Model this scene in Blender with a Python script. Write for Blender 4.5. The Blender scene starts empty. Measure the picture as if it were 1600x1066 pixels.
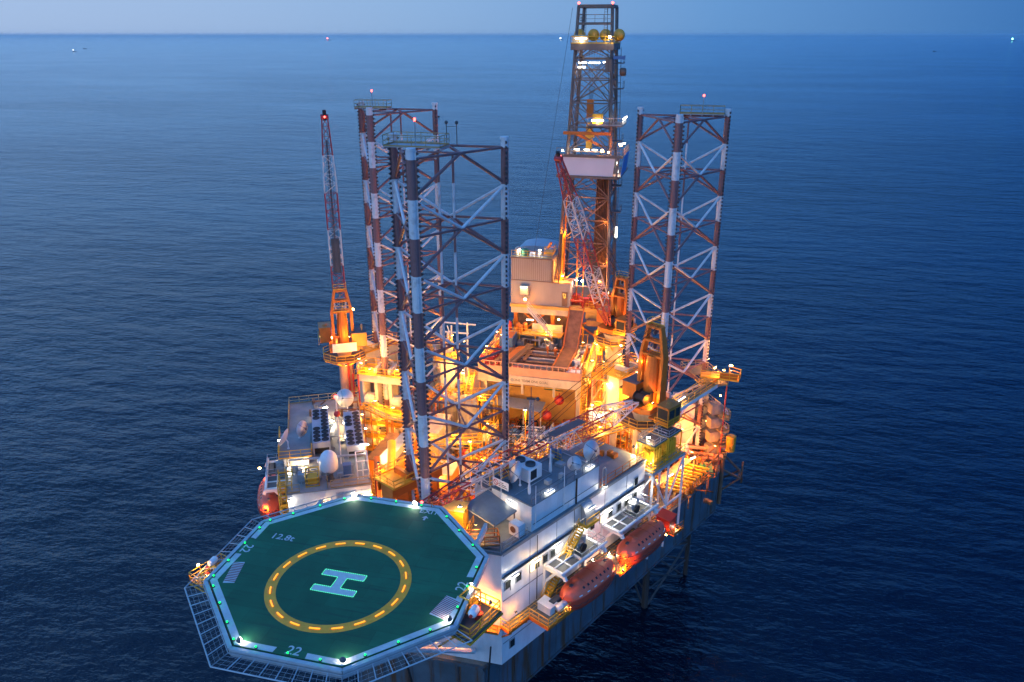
# Jack-up drilling rig at dusk, seen from the air. World frame: x to the right, y aft (away), z up, sea at z = 0.
import bpy, math, random
from mathutils import Vector, Matrix
R = math.radians
SC = bpy.context.scene
COL = SC.collection
rnd = random.Random(11)

# ------------------------------------------------------------------ mesh helper
class MB:
    def __init__(s): s.v = []; s.f = []
    def add(s, vs, fs):
        o = len(s.v); s.v += [tuple(p) for p in vs]; s.f += [tuple(i + o for i in f) for f in fs]; return s
    def box(s, x0, x1, y0, y1, z0, z1):
        return s.add([(x0,y0,z0),(x1,y0,z0),(x1,y1,z0),(x0,y1,z0),(x0,y0,z1),(x1,y0,z1),(x1,y1,z1),(x0,y1,z1)],
                     [(3,2,1,0),(4,5,6,7),(0,1,5,4),(1,2,6,5),(2,3,7,6),(3,0,4,7)])
    def cbox(s, c, d, rz=0):                       # box by base centre, dims, rotation
        cx, cy, cz = c; a, b, h = d[0]/2, d[1]/2, d[2]; ca, sa = math.cos(rz), math.sin(rz)
        vs = []
        for z in (cz, cz+h):
            for x, y in ((-a,-b),(a,-b),(a,b),(-a,b)): vs.append((cx+x*ca-y*sa, cy+x*sa+y*ca, z))
        return s.add(vs, [(3,2,1,0),(4,5,6,7),(0,1,5,4),(1,2,6,5),(2,3,7,6),(3,0,4,7)])
    def prism(s, poly, z0, z1):
        n = len(poly); vs = [(x,y,z0) for x,y in poly] + [(x,y,z1) for x,y in poly]
        fs = [tuple(range(n-1,-1,-1)), tuple(range(n,2*n))] + [(i,(i+1)%n,n+(i+1)%n,n+i) for i in range(n)]
        return s.add(vs, fs)
    def extr(s, poly, d):                          # 3-D polygon extruded along vector d
        n = len(poly); d = Vector(d); vs = [Vector(p) for p in poly] + [Vector(p)+d for p in poly]
        return s.add(vs, [tuple(range(n-1,-1,-1)), tuple(range(n,2*n))] + [(i,(i+1)%n,n+(i+1)%n,n+i) for i in range(n)])
    def quad(s, *ps): return s.add(ps, [tuple(range(len(ps)))])
    @staticmethod
    def frame(p, q):
        d = (Vector(q)-Vector(p)); L = d.length; d.normalize()
        a = Vector((0,0,1)).cross(d)
        if a.length < 1e-4: a = Vector((1,0,0))
        a.normalize(); return d, a, d.cross(a), L
    def tube(s, p, q, r, n=6, r2=None):
        if r2 is None: r2 = r
        d, a, b, L = s.frame(p, q); p = Vector(p); q = Vector(q); vs = []
        for o, rr in ((p,r),(q,r2)):
            for i in range(n):
                t = 2*math.pi*(i+.5)/n; vs.append(o + a*math.cos(t)*rr + b*math.sin(t)*rr)
        return s.add(vs, [tuple(range(n-1,-1,-1)), tuple(range(n,2*n))] + [(i,(i+1)%n,n+(i+1)%n,n+i) for i in range(n)])
    def beam(s, p, q, w, h=None):                  # rectangular bar, w sideways, h upright
        h = h or w; d, a, b, L = s.frame(p, q); p = Vector(p); q = Vector(q); vs = []
        for o in (p,q):
            for x, y in ((-.5,-.5),(.5,-.5),(.5,.5),(-.5,.5)): vs.append(o + a*x*w + b*y*h)
        return s.add(vs, [(3,2,1,0),(4,5,6,7),(0,1,5,4),(1,2,6,5),(2,3,7,6),(3,0,4,7)])
    def path(s, pts, r, n=6, closed=False):
        m = len(pts)
        for i in range(m if closed else m-1): s.tube(pts[i], pts[(i+1)%m], r, n)
        return s
    def lathe(s, prof, c, n=16, ax=None):          # prof [(r,h)] about z, or about direction ax
        c = Vector(c); vs = []; fs = []
        if ax is None: e1, e2, e3 = Vector((1,0,0)), Vector((0,1,0)), Vector((0,0,1))
        else:
            e3 = Vector(ax).normalized(); e1 = Vector((0,0,1)).cross(e3)
            if e1.length < 1e-4: e1 = Vector((1,0,0))
            e1.normalize(); e2 = e3.cross(e1)
        for r, h in prof:
            for i in range(n):
                t = 2*math.pi*i/n; vs.append(c + e1*(r*math.cos(t)) + e2*(r*math.sin(t)) + e3*h)
        for k in range(len(prof)-1):
            for i in range(n):
                j = (i+1) % n; fs.append((k*n+i, k*n+j, (k+1)*n+j, (k+1)*n+i))
        if prof[0][0] > 1e-3: fs.append(tuple(range(n-1,-1,-1)))
        if prof[-1][0] > 1e-3: fs.append(tuple((len(prof)-1)*n+i for i in range(n)))
        return s.add(vs, fs)
    def ball(s, c, r, n=12, m=8, sc=(1,1,1)):
        o = len(s.v)
        prof = [(max(1e-4, r*math.sin(math.pi*k/m)), -r*math.cos(math.pi*k/m)) for k in range(m+1)]
        s.lathe(prof, (0,0,0), n)
        for i in range(o, len(s.v)):
            x,y,z = s.v[i]; s.v[i] = (c[0]+x*sc[0], c[1]+y*sc[1], c[2]+z*sc[2])
        return s
    def rail(s, pts, h=1.1, sp=1.5, r=.035, closed=False, kick=True):  # handrail along a 3-D polyline of deck points
        pts = [Vector(p) for p in pts]; m = len(pts)
        for i in range(m if closed else m-1):
            p, q = pts[i], pts[(i+1)%m]; L = (q-p).length
            if L < .05: continue
            k = max(1, round(L/sp)); up = Vector((0,0,1))
            s.tube(p+up*h, q+up*h, r*1.25, 5); s.tube(p+up*h*.52, q+up*h*.52, r, 4)
            if kick: s.beam(p+up*.08, q+up*.08, .03, .14)
            for j in range(k+1):
                o = p.lerp(q, j/k); s.tube(o, o+up*h, r, 4)
        return s
    def stairs(s, p, q, w, side, n=None, rails=True):   # p low, q high centre-line; side = unit sideways
        p = Vector(p); q = Vector(q); sd = Vector(side).normalized()*w/2
        n = n or max(3, int(abs(q.z-p.z)/.24))
        for e in (-1,1):
            s.beam(p+sd*e, q+sd*e, .06, .26)
            if rails:
                u = Vector((0,0,1.0)); s.tube(p+sd*e+u, q+sd*e+u, .04, 5); s.tube(p+sd*e+u*.5, q+sd*e+u*.5, .03, 4)
                for j in range(4):
                    o = p.lerp(q, j/3)+sd*e; s.tube(o, o+u, .035, 4)
        for j in range(n):
            o = p.lerp(q, (j+.5)/n); s.beam(o-sd, o+sd, .24, .05)
        return s
    def build(s, name, mat, parent=None, world=False, smooth=False):
        vs = s.v
        if world and parent is not None:
            M = rootmat(parent).inverted(); vs = [tuple(M @ Vector(p)) for p in vs]
        me = bpy.data.meshes.new(name); me.from_pydata(vs, [], s.f); me.update()
        if smooth: me.shade_smooth()
        if mat: me.materials.append(mat)
        o = bpy.data.objects.new(name, me); COL.objects.link(o)
        if parent is not None: o.parent = parent
        return o

def rootmat(o):
    while o.parent is not None: o = o.parent
    return Matrix.Translation(o.location) @ o.rotation_euler.to_matrix().to_4x4()
def tag(o, label=None, cat=None, group=None, kind=None):
    if label: o['label'] = label
    if cat: o['category'] = cat
    if group: o['group'] = group
    if kind: o['kind'] = kind
    return o
def thing(name, label, cat, loc=(0,0,0), rz=0, group=None):
    o = bpy.data.objects.new(name, None); COL.objects.link(o); o.empty_display_size = .5
    o.location = loc; o.rotation_euler = (0,0,rz); return tag(o, label, cat, group)
def single(name, mb, mat, label, cat, loc=(0,0,0), rz=0, group=None, smooth=False, world=False):
    if world: mb.v = [(x-loc[0], y-loc[1], z-loc[2]) for x,y,z in mb.v]
    o = mb.build(name, mat, smooth=smooth); o.location = loc; o.rotation_euler = (0,0,rz); return tag(o, label, cat, group)
def dup(root, loc, rz=0, label=None):
    r = root.copy(); COL.objects.link(r); r.location = loc; r.rotation_euler = (0,0,rz)
    if label: r['label'] = label
    for ch in list(root.children):
        c = ch.copy(); COL.objects.link(c); c.parent = r
        for g in list(ch.children):
            d = g.copy(); COL.objects.link(d); d.parent = c
    return r

# ------------------------------------------------------------------ materials
MATS = {}
def paint(name, col, rough=.5, var=.25, scale=.6, rust=0., rustcol=(.12,.045,.018), metal=0., streak=1., bump=0.):
    m = bpy.data.materials.new(name); m.use_nodes = True; nt = m.node_tree; N = nt.nodes; L = nt.links
    b = N['Principled BSDF']; b.inputs['Roughness'].default_value = rough; b.inputs['Metallic'].default_value = metal
    tc = N.new('ShaderNodeTexCoord'); mp = N.new('ShaderNodeMapping'); mp.inputs['Scale'].default_value = (1,1,1/streak)
    L.new(tc.outputs['Object'], mp.inputs['Vector'])
    n1 = N.new('ShaderNodeTexNoise'); n1.inputs['Scale'].default_value = scale; n1.inputs['Detail'].default_value = 6; n1.inputs['Roughness'].default_value = .65
    L.new(mp.outputs[0], n1.inputs['Vector'])
    rp = N.new('ShaderNodeValToRGB'); rp.color_ramp.elements[0].position = .3; rp.color_ramp.elements[1].position = .7
    rp.color_ramp.elements[0].color = tuple(c*(1-var) for c in col)+(1,); rp.color_ramp.elements[1].color = tuple(min(1,c*(1+var*.5)) for c in col)+(1,)
    L.new(n1.outputs['Fac'], rp.inputs['Fac']); out = rp.outputs['Color']
    if rust > 0:
        n2 = N.new('ShaderNodeTexNoise'); n2.inputs['Scale'].default_value = scale*2.3; n2.inputs['Detail'].default_value = 8; n2.inputs['Roughness'].default_value = .7
        L.new(mp.outputs[0], n2.inputs['Vector'])
        r2 = N.new('ShaderNodeValToRGB'); r2.color_ramp.elements[0].position = .72-.3*rust; r2.color_ramp.elements[1].position = .86-.3*rust
        L.new(n2.outputs['Fac'], r2.inputs['Fac'])
        mx = N.new('ShaderNodeMix'); mx.data_type = 'RGBA'; L.new(r2.outputs['Color'], mx.inputs[0]); L.new(out, mx.inputs[6]); mx.inputs[7].default_value = rustcol+(1,)
        out = mx.outputs[2]
    L.new(out, b.inputs['Base Color'])
    if bump:
        bp = N.new('ShaderNodeBump'); bp.inputs['Strength'].default_value = bump; bp.inputs['Distance'].default_value = .05
        L.new(n1.outputs['Fac'], bp.inputs['Height']); L.new(bp.outputs[0], b.inputs['Normal'])
    MATS[name] = m; return m
def glow(name, col, strength):
    m = bpy.data.materials.new(name); m.use_nodes = True; nt = m.node_tree; b = nt.nodes['Principled BSDF']
    b.inputs['Base Color'].default_value = (*col,1); b.inputs['Emission Color'].default_value = (*col,1); b.inputs['Emission Strength'].default_value = strength
    MATS[name] = m; return m

M_white = paint('white_paint', (.68,.68,.69), .45, .2, .5, .22, (.34,.24,.17), streak=3)
M_cream = paint('cream_paint', (.46,.40,.32), .5, .3, .5, .28, (.22,.11,.05), streak=3)
M_pinkgrey = paint('cladding_paint', (.29,.26,.255), .55, .15, .3, .1, (.25,.15,.1), streak=3)
M_grey = paint('grey_paint', (.22,.23,.25), .55, .25, .6, .2)
M_dgrey = paint('dark_grey_paint', (.07,.075,.085), .55, .3, .6, .15)
M_roof = paint('roof_deck_paint', (.15,.18,.20), .5, .35, .35, .2, (.05,.04,.04))
M_black = paint('black_paint', (.012,.012,.014), .6, .3)
M_yellow = paint('yellow_paint', (.72,.36,.02), .5, .2, .7, .18)
M_orange = paint('orange_paint', (.50,.135,.012), .5, .25, .6, .18)
M_red = paint('red_paint', (.42,.03,.02), .5, .25, .7, .15)
M_rust = paint('rusty_steel', (.20,.095,.05), .7, .45, .9, .3, (.08,.03,.015))
M_brown = paint('brown_steel', (.17,.10,.07), .6, .35, .8, .25)
M_deck = paint('deck_plating', (.24,.20,.16), .6, .45, .35, .35, (.10,.055,.03))
M_blue = paint('blue_paint', (.05,.13,.30), .5, .25, .7, .1)
M_green = paint('green_paint', (.03,.16,.09), .55, .3, .7, .1)
M_steel = paint('galvanised_steel', (.34,.36,.38), .45, .2, .8, .12, metal=.3)
M_dsteel = paint('dark_derrick_steel', (.16,.11,.09), .55, .3, .5, .35)
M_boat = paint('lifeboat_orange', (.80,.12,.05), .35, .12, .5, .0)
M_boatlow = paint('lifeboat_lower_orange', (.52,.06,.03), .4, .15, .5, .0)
M_glass = paint('window_glass', (.03,.035,.035), .1, .2)
M_cloth = paint('orange_coverall', (.65,.16,.02), .8, .2, 3)
M_skin = paint('skin', (.35,.2,.13), .6, .1, 5)
M_hat = paint('white_hard_hat', (.75,.75,.72), .35, .05)
M_flood = glow('floodlight_lens_white', (1,.93,.78), 60)
M_sod = glow('sodium_lamp_lens', (1,.58,.16), 40)
M_tubel = glow('fluorescent_tube', (1,.93,.78), 14)
M_redl = glow('red_obstruction_lamp', (1,.08,.06), 9)
M_greenl = glow('green_deck_lamp', (.0,1,.10), 3.5)

# ------------------------------------------------------------------ lamps (a fixture with a real lamp in it)
WARM = (1,.40,.05); AMBER = (1,.26,.015); COOL = (1,.90,.70); PALE = (1,.60,.20)
def light(loc, col, power, parent=None, r=.25, world=True, spot=None, aim=None):
    d = bpy.data.lights.new('lamp_light', 'SPOT' if spot else 'POINT'); d.color = col; d.energy = power*(1.05 if col in (WARM,AMBER,PALE) else .55); d.shadow_soft_size = r
    o = bpy.data.objects.new('lamp_light', d); COL.objects.link(o)
    if spot: d.spot_size = R(spot); d.spot_blend = .6
    if parent is not None:
        o.parent = parent
        if world: loc = rootmat(parent).inverted() @ Vector(loc)
    o.location = loc
    if aim is not None:
        o.rotation_euler = Vector(aim).to_track_quat('-Z','Y').to_euler()
    return o
def floodlight(parent, loc, col=WARM, power=900, size=.3, world=True, aim=(0,0,-1), name='floodlight', spot=None, off=.45):
    """housing + glowing lens + lamp, a part of its parent"""
    a = Vector(aim).normalized(); p = Vector(loc)
    h = MB().lathe([(size*.35,-size*.9),(size*.9,-size*.3),(size*1.05,0),(size*.98,.01)], p, 10, a).build(name, M_dgrey, parent, world)
    MB().lathe([(size*.95,.0),(size*.85,size*.22),(size*.4,size*.38),(.001,size*.42)], p+a*.015, 10, a).build('lens', M_sod if col in (WARM,AMBER) else M_flood, h, world, True)
    light(p+a*off, col, power, parent, size*.6, world, spot, aim if spot else None)
    return h
def striplight(parent, p, q, col=COOL, power=400, world=True, r=.09, off=(0,0,-.35), name='strip_light'):
    p = Vector(p); q = Vector(q)
    o = MB().beam(p+Vector((0,0,.12)), q+Vector((0,0,.12)), .22, .1).build(name, M_white, parent, world)
    MB().tube(p, q, r, 8).build('tube', M_tubel, o, world)
    light((p+q)/2+Vector(off), col, power, parent, .3, world)
    return o

def text_mesh(s, size, mat, M, parent, name, depth=.0, font=None):
    """lettering as a flat mesh; M places the text plane (x right, y up) in world"""
    cu = bpy.data.curves.new('lettering', 'FONT'); cu.body = s; cu.size = size; cu.align_x = 'CENTER'; cu.align_y = 'CENTER'; cu.extrude = depth; cu.offset = size*.010; cu.resolution_u = 3
    t = bpy.data.objects.new('lettering', cu); COL.objects.link(t)
    dg = bpy.context.evaluated_depsgraph_get(); me = bpy.data.meshes.new_from_object(t.evaluated_get(dg))
    bpy.data.objects.remove(t)
    P = rootmat(parent).inverted() @ M
    me.transform(P); me.materials.clear(); me.materials.append(mat)
    o = bpy.data.objects.new(name, me); COL.objects.link(o); o.parent = parent
    return o
def basis(o, x, y):
    x = Vector(x).normalized(); y = Vector(y).normalized(); z = x.cross(y)
    return Matrix(((x.x,y.x,z.x,o[0]),(x.y,y.y,z.y,o[1]),(x.z,y.z,z.z,o[2]),(0,0,0,1)))
EXPO = 0.0; SUN_EL = 3; SUN_ROT = -150; SKY_STR = 1.0; SUN_STR = .16
AZ = [(.0,(.16,.50,1.0)),(.15,(.10,.34,.75)),(.33,(.006,.050,.19)),(.55,(.030,.155,.44)),(.72,(.13,.31,.62)),(.86,(.27,.44,.71)),(1,(.40,.53,.77))]
UP = [(.0,(1,1,1)),(.045,(.98,1.02,1.05)),(.12,(.98,1.62,1.98)),(.28,(.46,1.22,2.1)),(.45,(.16,.43,.86)),(.62,(.26,.60,1.02)),(.85,(.76,1.35,1.95)),(1,(.80,1.4,2.05))]
BACK = [(.0,(0,0,0)),(.5,(0,0,0)),(.8,(.20,.40,.62)),(1,(.40,.70,1.0))]
# ------------------------------------------------------------------ camera, sky, sun
cam = bpy.data.cameras.new('camera'); co = bpy.data.objects.new('camera', cam); COL.objects.link(co)
cam.sensor_width = 36; cam.lens = 1250*36/1600; cam.clip_start = .5; cam.clip_end = 200000
co.location = (27.415,-77.066,88); co.rotation_euler = (R(90-20.97), 0, R(14.3)); SC.camera = co
SC.view_settings.view_transform = 'Standard'; SC.view_settings.look = 'None'; SC.view_settings.exposure = EXPO; SC.view_settings.gamma = 1
SC.cycles.use_denoising = True; SC.cycles.sample_clamp_indirect = 6; SC.cycles.max_bounces = 4; SC.cycles.volume_bounces = 0; SC.cycles.adaptive_threshold = .025; SC.cycles.caustics_reflective = False; SC.cycles.caustics_refractive = False
W = bpy.data.worlds.new('World'); SC.world = W; W.use_nodes = True; nt = W.node_tree; bg = nt.nodes['Background']
sky = nt.nodes.new('ShaderNodeTexSky'); sky.sky_type = 'NISHITA'; sky.sun_disc = False
sky.sun_elevation = R(SUN_EL); sky.sun_rotation = R(SUN_ROT); sky.altitude = 0; sky.air_density = 1.; sky.dust_density = .6; sky.ozone_density = 2.5
# dusk: the sky keeps a pale glow on the left, where the sun went down, and falls to deep blue on the right and overhead
tcw = nt.nodes.new('ShaderNodeTexCoord')
def wdot(v):
    dp = nt.nodes.new('ShaderNodeVectorMath'); dp.operation = 'DOT_PRODUCT'
    nt.links.new(tcw.outputs['Generated'], dp.inputs[0]); dp.inputs[1].default_value = v; return dp.outputs['Value']
def wramp(src, lo, hi, stops):
    mr = nt.nodes.new('ShaderNodeMapRange'); nt.links.new(src, mr.inputs['Value']); mr.inputs['From Min'].default_value = lo; mr.inputs['From Max'].default_value = hi
    rw = nt.nodes.new('ShaderNodeValToRGB'); nt.links.new(mr.outputs[0], rw.inputs['Fac']); el = rw.color_ramp.elements
    el[0].position = stops[0][0]; el[0].color = (*stops[0][1],1); el[1].position = stops[-1][0]; el[1].color = (*stops[-1][1],1)
    for p, c in stops[1:-1]: q = el.new(p); q.color = (*c,1)
    return rw.outputs[0]
az = wramp(wdot((-.90,.43,0)), -1, 1, AZ)
up = wramp(wdot((0,0,1)), 0, 1, UP)
def wmix(a, c, typ, f=1):
    mw = nt.nodes.new('ShaderNodeMix'); mw.data_type = 'RGBA'; mw.blend_type = typ; mw.inputs[0].default_value = f
    nt.links.new(a, mw.inputs[6]); nt.links.new(c, mw.inputs[7]); return mw.outputs[2]
back = wramp(wdot((-.42,-.88,.2)), -1, 1, BACK)   # blue glow added to the unseen sky behind the camera
out = wmix(wmix(wmix(az, up, 'MULTIPLY'), back, 'ADD'), sky.outputs[0], 'ADD', .004)
nt.links.new(out, bg.inputs[0]); bg.inputs['Strength'].default_value = SKY_STR
sun = bpy.data.lights.new('sun', 'SUN'); sun.energy = SUN_STR; sun.angle = R(40); sun.color = (1,.72,.66)
so = bpy.data.objects.new('sun', sun); COL.objects.link(so); so.location = (0,0,150)
sd = Vector((math.sin(R(SUN_ROT)), math.cos(R(SUN_ROT)), math.tan(R(16))))
so.rotation_euler = sd.to_track_quat('Z','Y').to_euler()

# ------------------------------------------------------------------ sea
def sea_mat():
    m = bpy.data.materials.new('sea_water'); m.use_nodes = True; nt = m.node_tree; N = nt.nodes; L = nt.links; b = N['Principled BSDF']
    b.inputs['Base Color'].default_value = (.0012,.007,.019,1); b.inputs['Roughness'].default_value = .16; b.inputs['IOR'].default_value = 1.333
    tc = N.new('ShaderNodeTexCoord')
    def noise(sc, rot, st, det, rough=.55):
        mp = N.new('ShaderNodeMapping'); mp.inputs['Rotation'].default_value = (0,0,R(rot)); mp.inputs['Scale'].default_value = (sc*st, sc, sc)
        L.new(tc.outputs['Object'], mp.inputs['Vector'])
        n = N.new('ShaderNodeTexNoise'); n.inputs['Scale'].default_value = 1; n.inputs['Detail'].default_value = det; n.inputs['Roughness'].default_value = rough
        L.new(mp.outputs[0], n.inputs['Vector']); return n.outputs['Fac']
    def mul(a, k):
        q = N.new('ShaderNodeMath'); q.operation = 'MULTIPLY'; L.new(a, q.inputs[0]); q.inputs[1].default_value = k; return q.outputs[0]
    def add(a, c):
        q = N.new('ShaderNodeMath'); q.operation = 'ADD'; L.new(a, q.inputs[0]); L.new(c, q.inputs[1]); return q.outputs[0]
    h = add(mul(noise(.045, 8, .45, 3), 2.2), mul(noise(.17, -14, .5, 5, .6), 1.45))
    h = add(h, mul(noise(.7, 20, .6, 4, .6), .40))
    bp = N.new('ShaderNodeBump'); bp.inputs['Strength'].default_value = 1; bp.inputs['Distance'].default_value = 1.
    L.new(h, bp.inputs['Height']); L.new(bp.outputs[0], b.inputs['Normal'])
    # broad patches of calmer and rougher water
    pn = noise(.006, 30, .4, 3)
    mr = N.new('ShaderNodeMapRange'); L.new(pn, mr.inputs['Value']); mr.inputs['From Min'].default_value = .35; mr.inputs['From Max'].default_value = .65; mr.inputs['To Min'].default_value = .55; mr.inputs['To Max'].default_value = 1.15
    L.new(mr.outputs[0], bp.inputs['Strength'])
    return m
g = MB(); K = 90000
g.quad((-K,-K,0),(K,-K,0),(K,K,0),(-K,K,0))
tag(g.build('sea', sea_mat()), kind='structure')
# ------------------------------------------------------------------ hull
Z0, ZB = 23.6, 16.0
def hull_mat():
    m = paint('hull_plating', (.08,.11,.135), .5, .4, .25, .0); nt = m.node_tree; N = nt.nodes; L = nt.links; b = N['Principled BSDF']
    src = b.inputs['Base Color'].links[0].from_socket
    tc = N.new('ShaderNodeTexCoord'); mp = N.new('ShaderNodeMapping'); mp.inputs['Scale'].default_value = (.55,.55,.035); L.new(tc.outputs['Object'], mp.inputs['Vector'])
    n = N.new('ShaderNodeTexNoise'); n.inputs['Scale'].default_value = 1.6; n.inputs['Detail'].default_value = 7; n.inputs['Roughness'].default_value = .7; L.new(mp.outputs[0], n.inputs['Vector'])
    r = N.new('ShaderNodeValToRGB'); r.color_ramp.elements[0].position = .50; r.color_ramp.elements[1].position = .62; L.new(n.outputs['Fac'], r.inputs['Fac'])
    mx = N.new('ShaderNodeMix'); mx.data_type = 'RGBA'; L.new(r.outputs[0], mx.inputs[0]); L.new(src, mx.inputs[6]); mx.inputs[7].default_value = (.10,.045,.02,1)
    L.new(mx.outputs[2], b.inputs['Base Color']); return m
M_hull = hull_mat()
HP = [(-7.4,-11.2),(7.4,-11.2),(31.7,38.5),(31.7,54.5),(-31.7,54.5),(-31.7,38.5)]
hull = thing('rig_hull', 'blue grey triangular steel rig hull with rust streaked sides standing above the sea', 'hull', (0,15,ZB))
MB().prism(HP, ZB, Z0-.03).build('hull_side', M_hull, hull, True)
ins = [(x*.995, 15+(y-15)*.995) for x,y in HP]
MB().prism(ins, Z0-.03, Z0).build('main_deck', M_deck, hull, True)
mb = MB(); mr = MB()
for i in range(6):                                  # rubbing strakes and vertical plating seams
    p = Vector((*HP[i],0)); q = Vector((*HP[(i+1)%6],0)); d = (q-p).normalized(); nrm = Vector((d.y,-d.x,0)); L_ = (q-p).length
    k = max(1, int(L_/2.6))
    for j in range(k+1):
        o = p.lerp(q, j/k) + nrm*.04
        mb.tube(o+d*rnd.uniform(-.5,.5)+Vector((0,0,ZB+.1)), o+d*rnd.uniform(-.5,.5)+Vector((0,0,Z0-.5)), .05 if j%3 else .16, 6) if 0 else mb.tube(o+Vector((0,0,ZB+.1)), o+Vector((0,0,Z0-.5)), .05 if j%4 else .15, 6)
    a = p+nrm*.1; c = q+nrm*.1
    mb.beam(a+Vector((0,0,Z0-.25)), c+Vector((0,0,Z0-.25)), .25, .35); mb.beam(a+Vector((0,0,ZB+.25)), c+Vector((0,0,ZB+.25)), .2, .3)
mb.build('side_stiffener', M_hull, hull, True)
# raw-water pipes and fenders hung on the right after corner
mp = MB()
for k in range(5):
    y = 40.5+k*2.4; mp.tube((32.3,y,15.6 if k%2 else 16.4), (32.3,y,Z0+1), .35, 8)
mp.build('seawater_pipe', M_rust, hull, True)
# mooring lines and draft-side hoses hanging from the bow and side
mh = MB(); mh.path([(8.3,-11.3,Z0+3),(7.9,-12.2,18),(7.6,-12.6,10),(7.4,-12.6,0.2)], .09); mh.build('hanging_hose', M_black, hull, True); MB().path([(-1.6,-11.6,Z0),(-.4,-11.9,18),(.8,-12,10)], .13).build('hanging_hose', M_black, hull, True)
ma = MB()                                           # anchor rack frame at the right after corner
ma.path([(31.9,41,22.6),(35.3,42.4,20.4),(35.3,45,20.4),(31.9,47,22.6)], .2); ma.path([(35.3,42.4,20.4),(31.9,42,17.4)], .16); ma.path([(35.3,45,20.4),(31.9,46,17.4)], .16)
ma.build('anchor_rack', M_rust, hull, True)
an = MB(); an.tube((35.6,43.7,22.8),(35.6,43.7,19.8),.16); an.extr([(35.5,42.2,20.6),(35.5,43.7,19.5),(35.5,45.2,20.6),(35.5,44.6,19.4),(35.5,43.7,18.8),(35.5,42.8,19.4)],(.25,0,0)); an.beam((35.6,42.9,22.4),(35.6,44.5,22.4),.14)
single('anchor', an, M_rust, 'dark rusty anchor hanging on the rack below the yellow float at the hull corner', 'anchor', (35.6,43.7,18.8), world=True)

# ------------------------------------------------------------------ legs
BAY = 7.42; HB = BAY/2; TOP = 77.25; NBAY = 10; S3 = 12.19/math.sqrt(3)
def band_mat(name, red, white):
    m = bpy.data.materials.new(name); m.use_nodes = True; nt = m.node_tree; N = nt.nodes; L = nt.links; b = N['Principled BSDF']; b.inputs['Roughness'].default_value = .5
    tc = N.new('ShaderNodeTexCoord'); sp = N.new('ShaderNodeSeparateXYZ'); L.new(tc.outputs['Object'], sp.inputs[0])
    a = N.new('ShaderNodeMath'); a.operation = 'SUBTRACT'; a.inputs[0].default_value = TOP; L.new(sp.outputs['Z'], a.inputs[1])
    d = N.new('ShaderNodeMath'); d.operation = 'DIVIDE'; L.new(a.outputs[0], d.inputs[0]); d.inputs[1].default_value = BAY
    f = N.new('ShaderNodeMath'); f.operation = 'FLOORED_MODULO'; L.new(d.outputs[0], f.inputs[0]); f.inputs[1].default_value = 1
    g = N.new('ShaderNodeMath'); g.operation = 'LESS_THAN'; L.new(f.outputs[0], g.inputs[0]); g.inputs[1].default_value = .5
    n = N.new('ShaderNodeTexNoise'); n.inputs['Scale'].default_value = .8; n.inputs['Detail'].default_value = 8; n.inputs['Roughness'].default_value = .7; L.new(tc.outputs['Object'], n.inputs['Vector'])
    r = N.new('ShaderNodeValToRGB'); r.color_ramp.elements[0].position = .50; r.color_ramp.elements[1].position = .72; r.color_ramp.elements[1].color = (.6,.6,.6,1); L.new(n.outputs['Fac'], r.inputs['Fac'])
    m1 = N.new('ShaderNodeMix'); m1.data_type = 'RGBA'; L.new(g.outputs[0], m1.inputs[0]); m1.inputs[6].default_value = white+(1,); m1.inputs[7].default_value = red+(1,)
    m2 = N.new('ShaderNodeMix'); m2.data_type = 'RGBA'; L.new(r.outputs[0], m2.inputs[0]); L.new(m1.outputs[2], m2.inputs[6]); m2.inputs[7].default_value = (.13,.055,.03,1)
    lt = N.new('ShaderNodeMath'); lt.operation = 'LESS_THAN'; L.new(sp.outputs['Z'], lt.inputs[0]); lt.inputs[1].default_value = 19
    m3 = N.new('ShaderNodeMix'); m3.data_type = 'RGBA'; L.new(lt.outputs[0], m3.inputs[0]); L.new(m2.outputs[2], m3.inputs[6]); m3.inputs[7].default_value = (.06,.042,.036,1)
    L.new(m3.outputs[2], b.inputs['Base Color']); return m
REDC, WHC = (.215,.10,.10), (.58,.585,.61)
M_band = band_mat('leg_chord_paint', REDC, WHC)
M_lred = paint('leg_red_paint', REDC, .5, .3, .9, .38); M_lwhite = paint('leg_white_paint', WHC, .5, .2, .9, .34, (.22,.12,.08)); M_lowleg = paint('submerged_zone_steel', (.07,.06,.06), .6, .4, 1, .3); M_rack = paint('rack_steel', (.05,.035,.035), .5, .3, 2)
def leg_chord(k):
    a = R(30+120*k+60-0)                            # chord directions 90+... in rig axes: 30, 150, 270 degrees
    a = R([30,150,270][k]); return Vector((S3*math.cos(a), S3*math.sin(a), 0)), a
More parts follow.
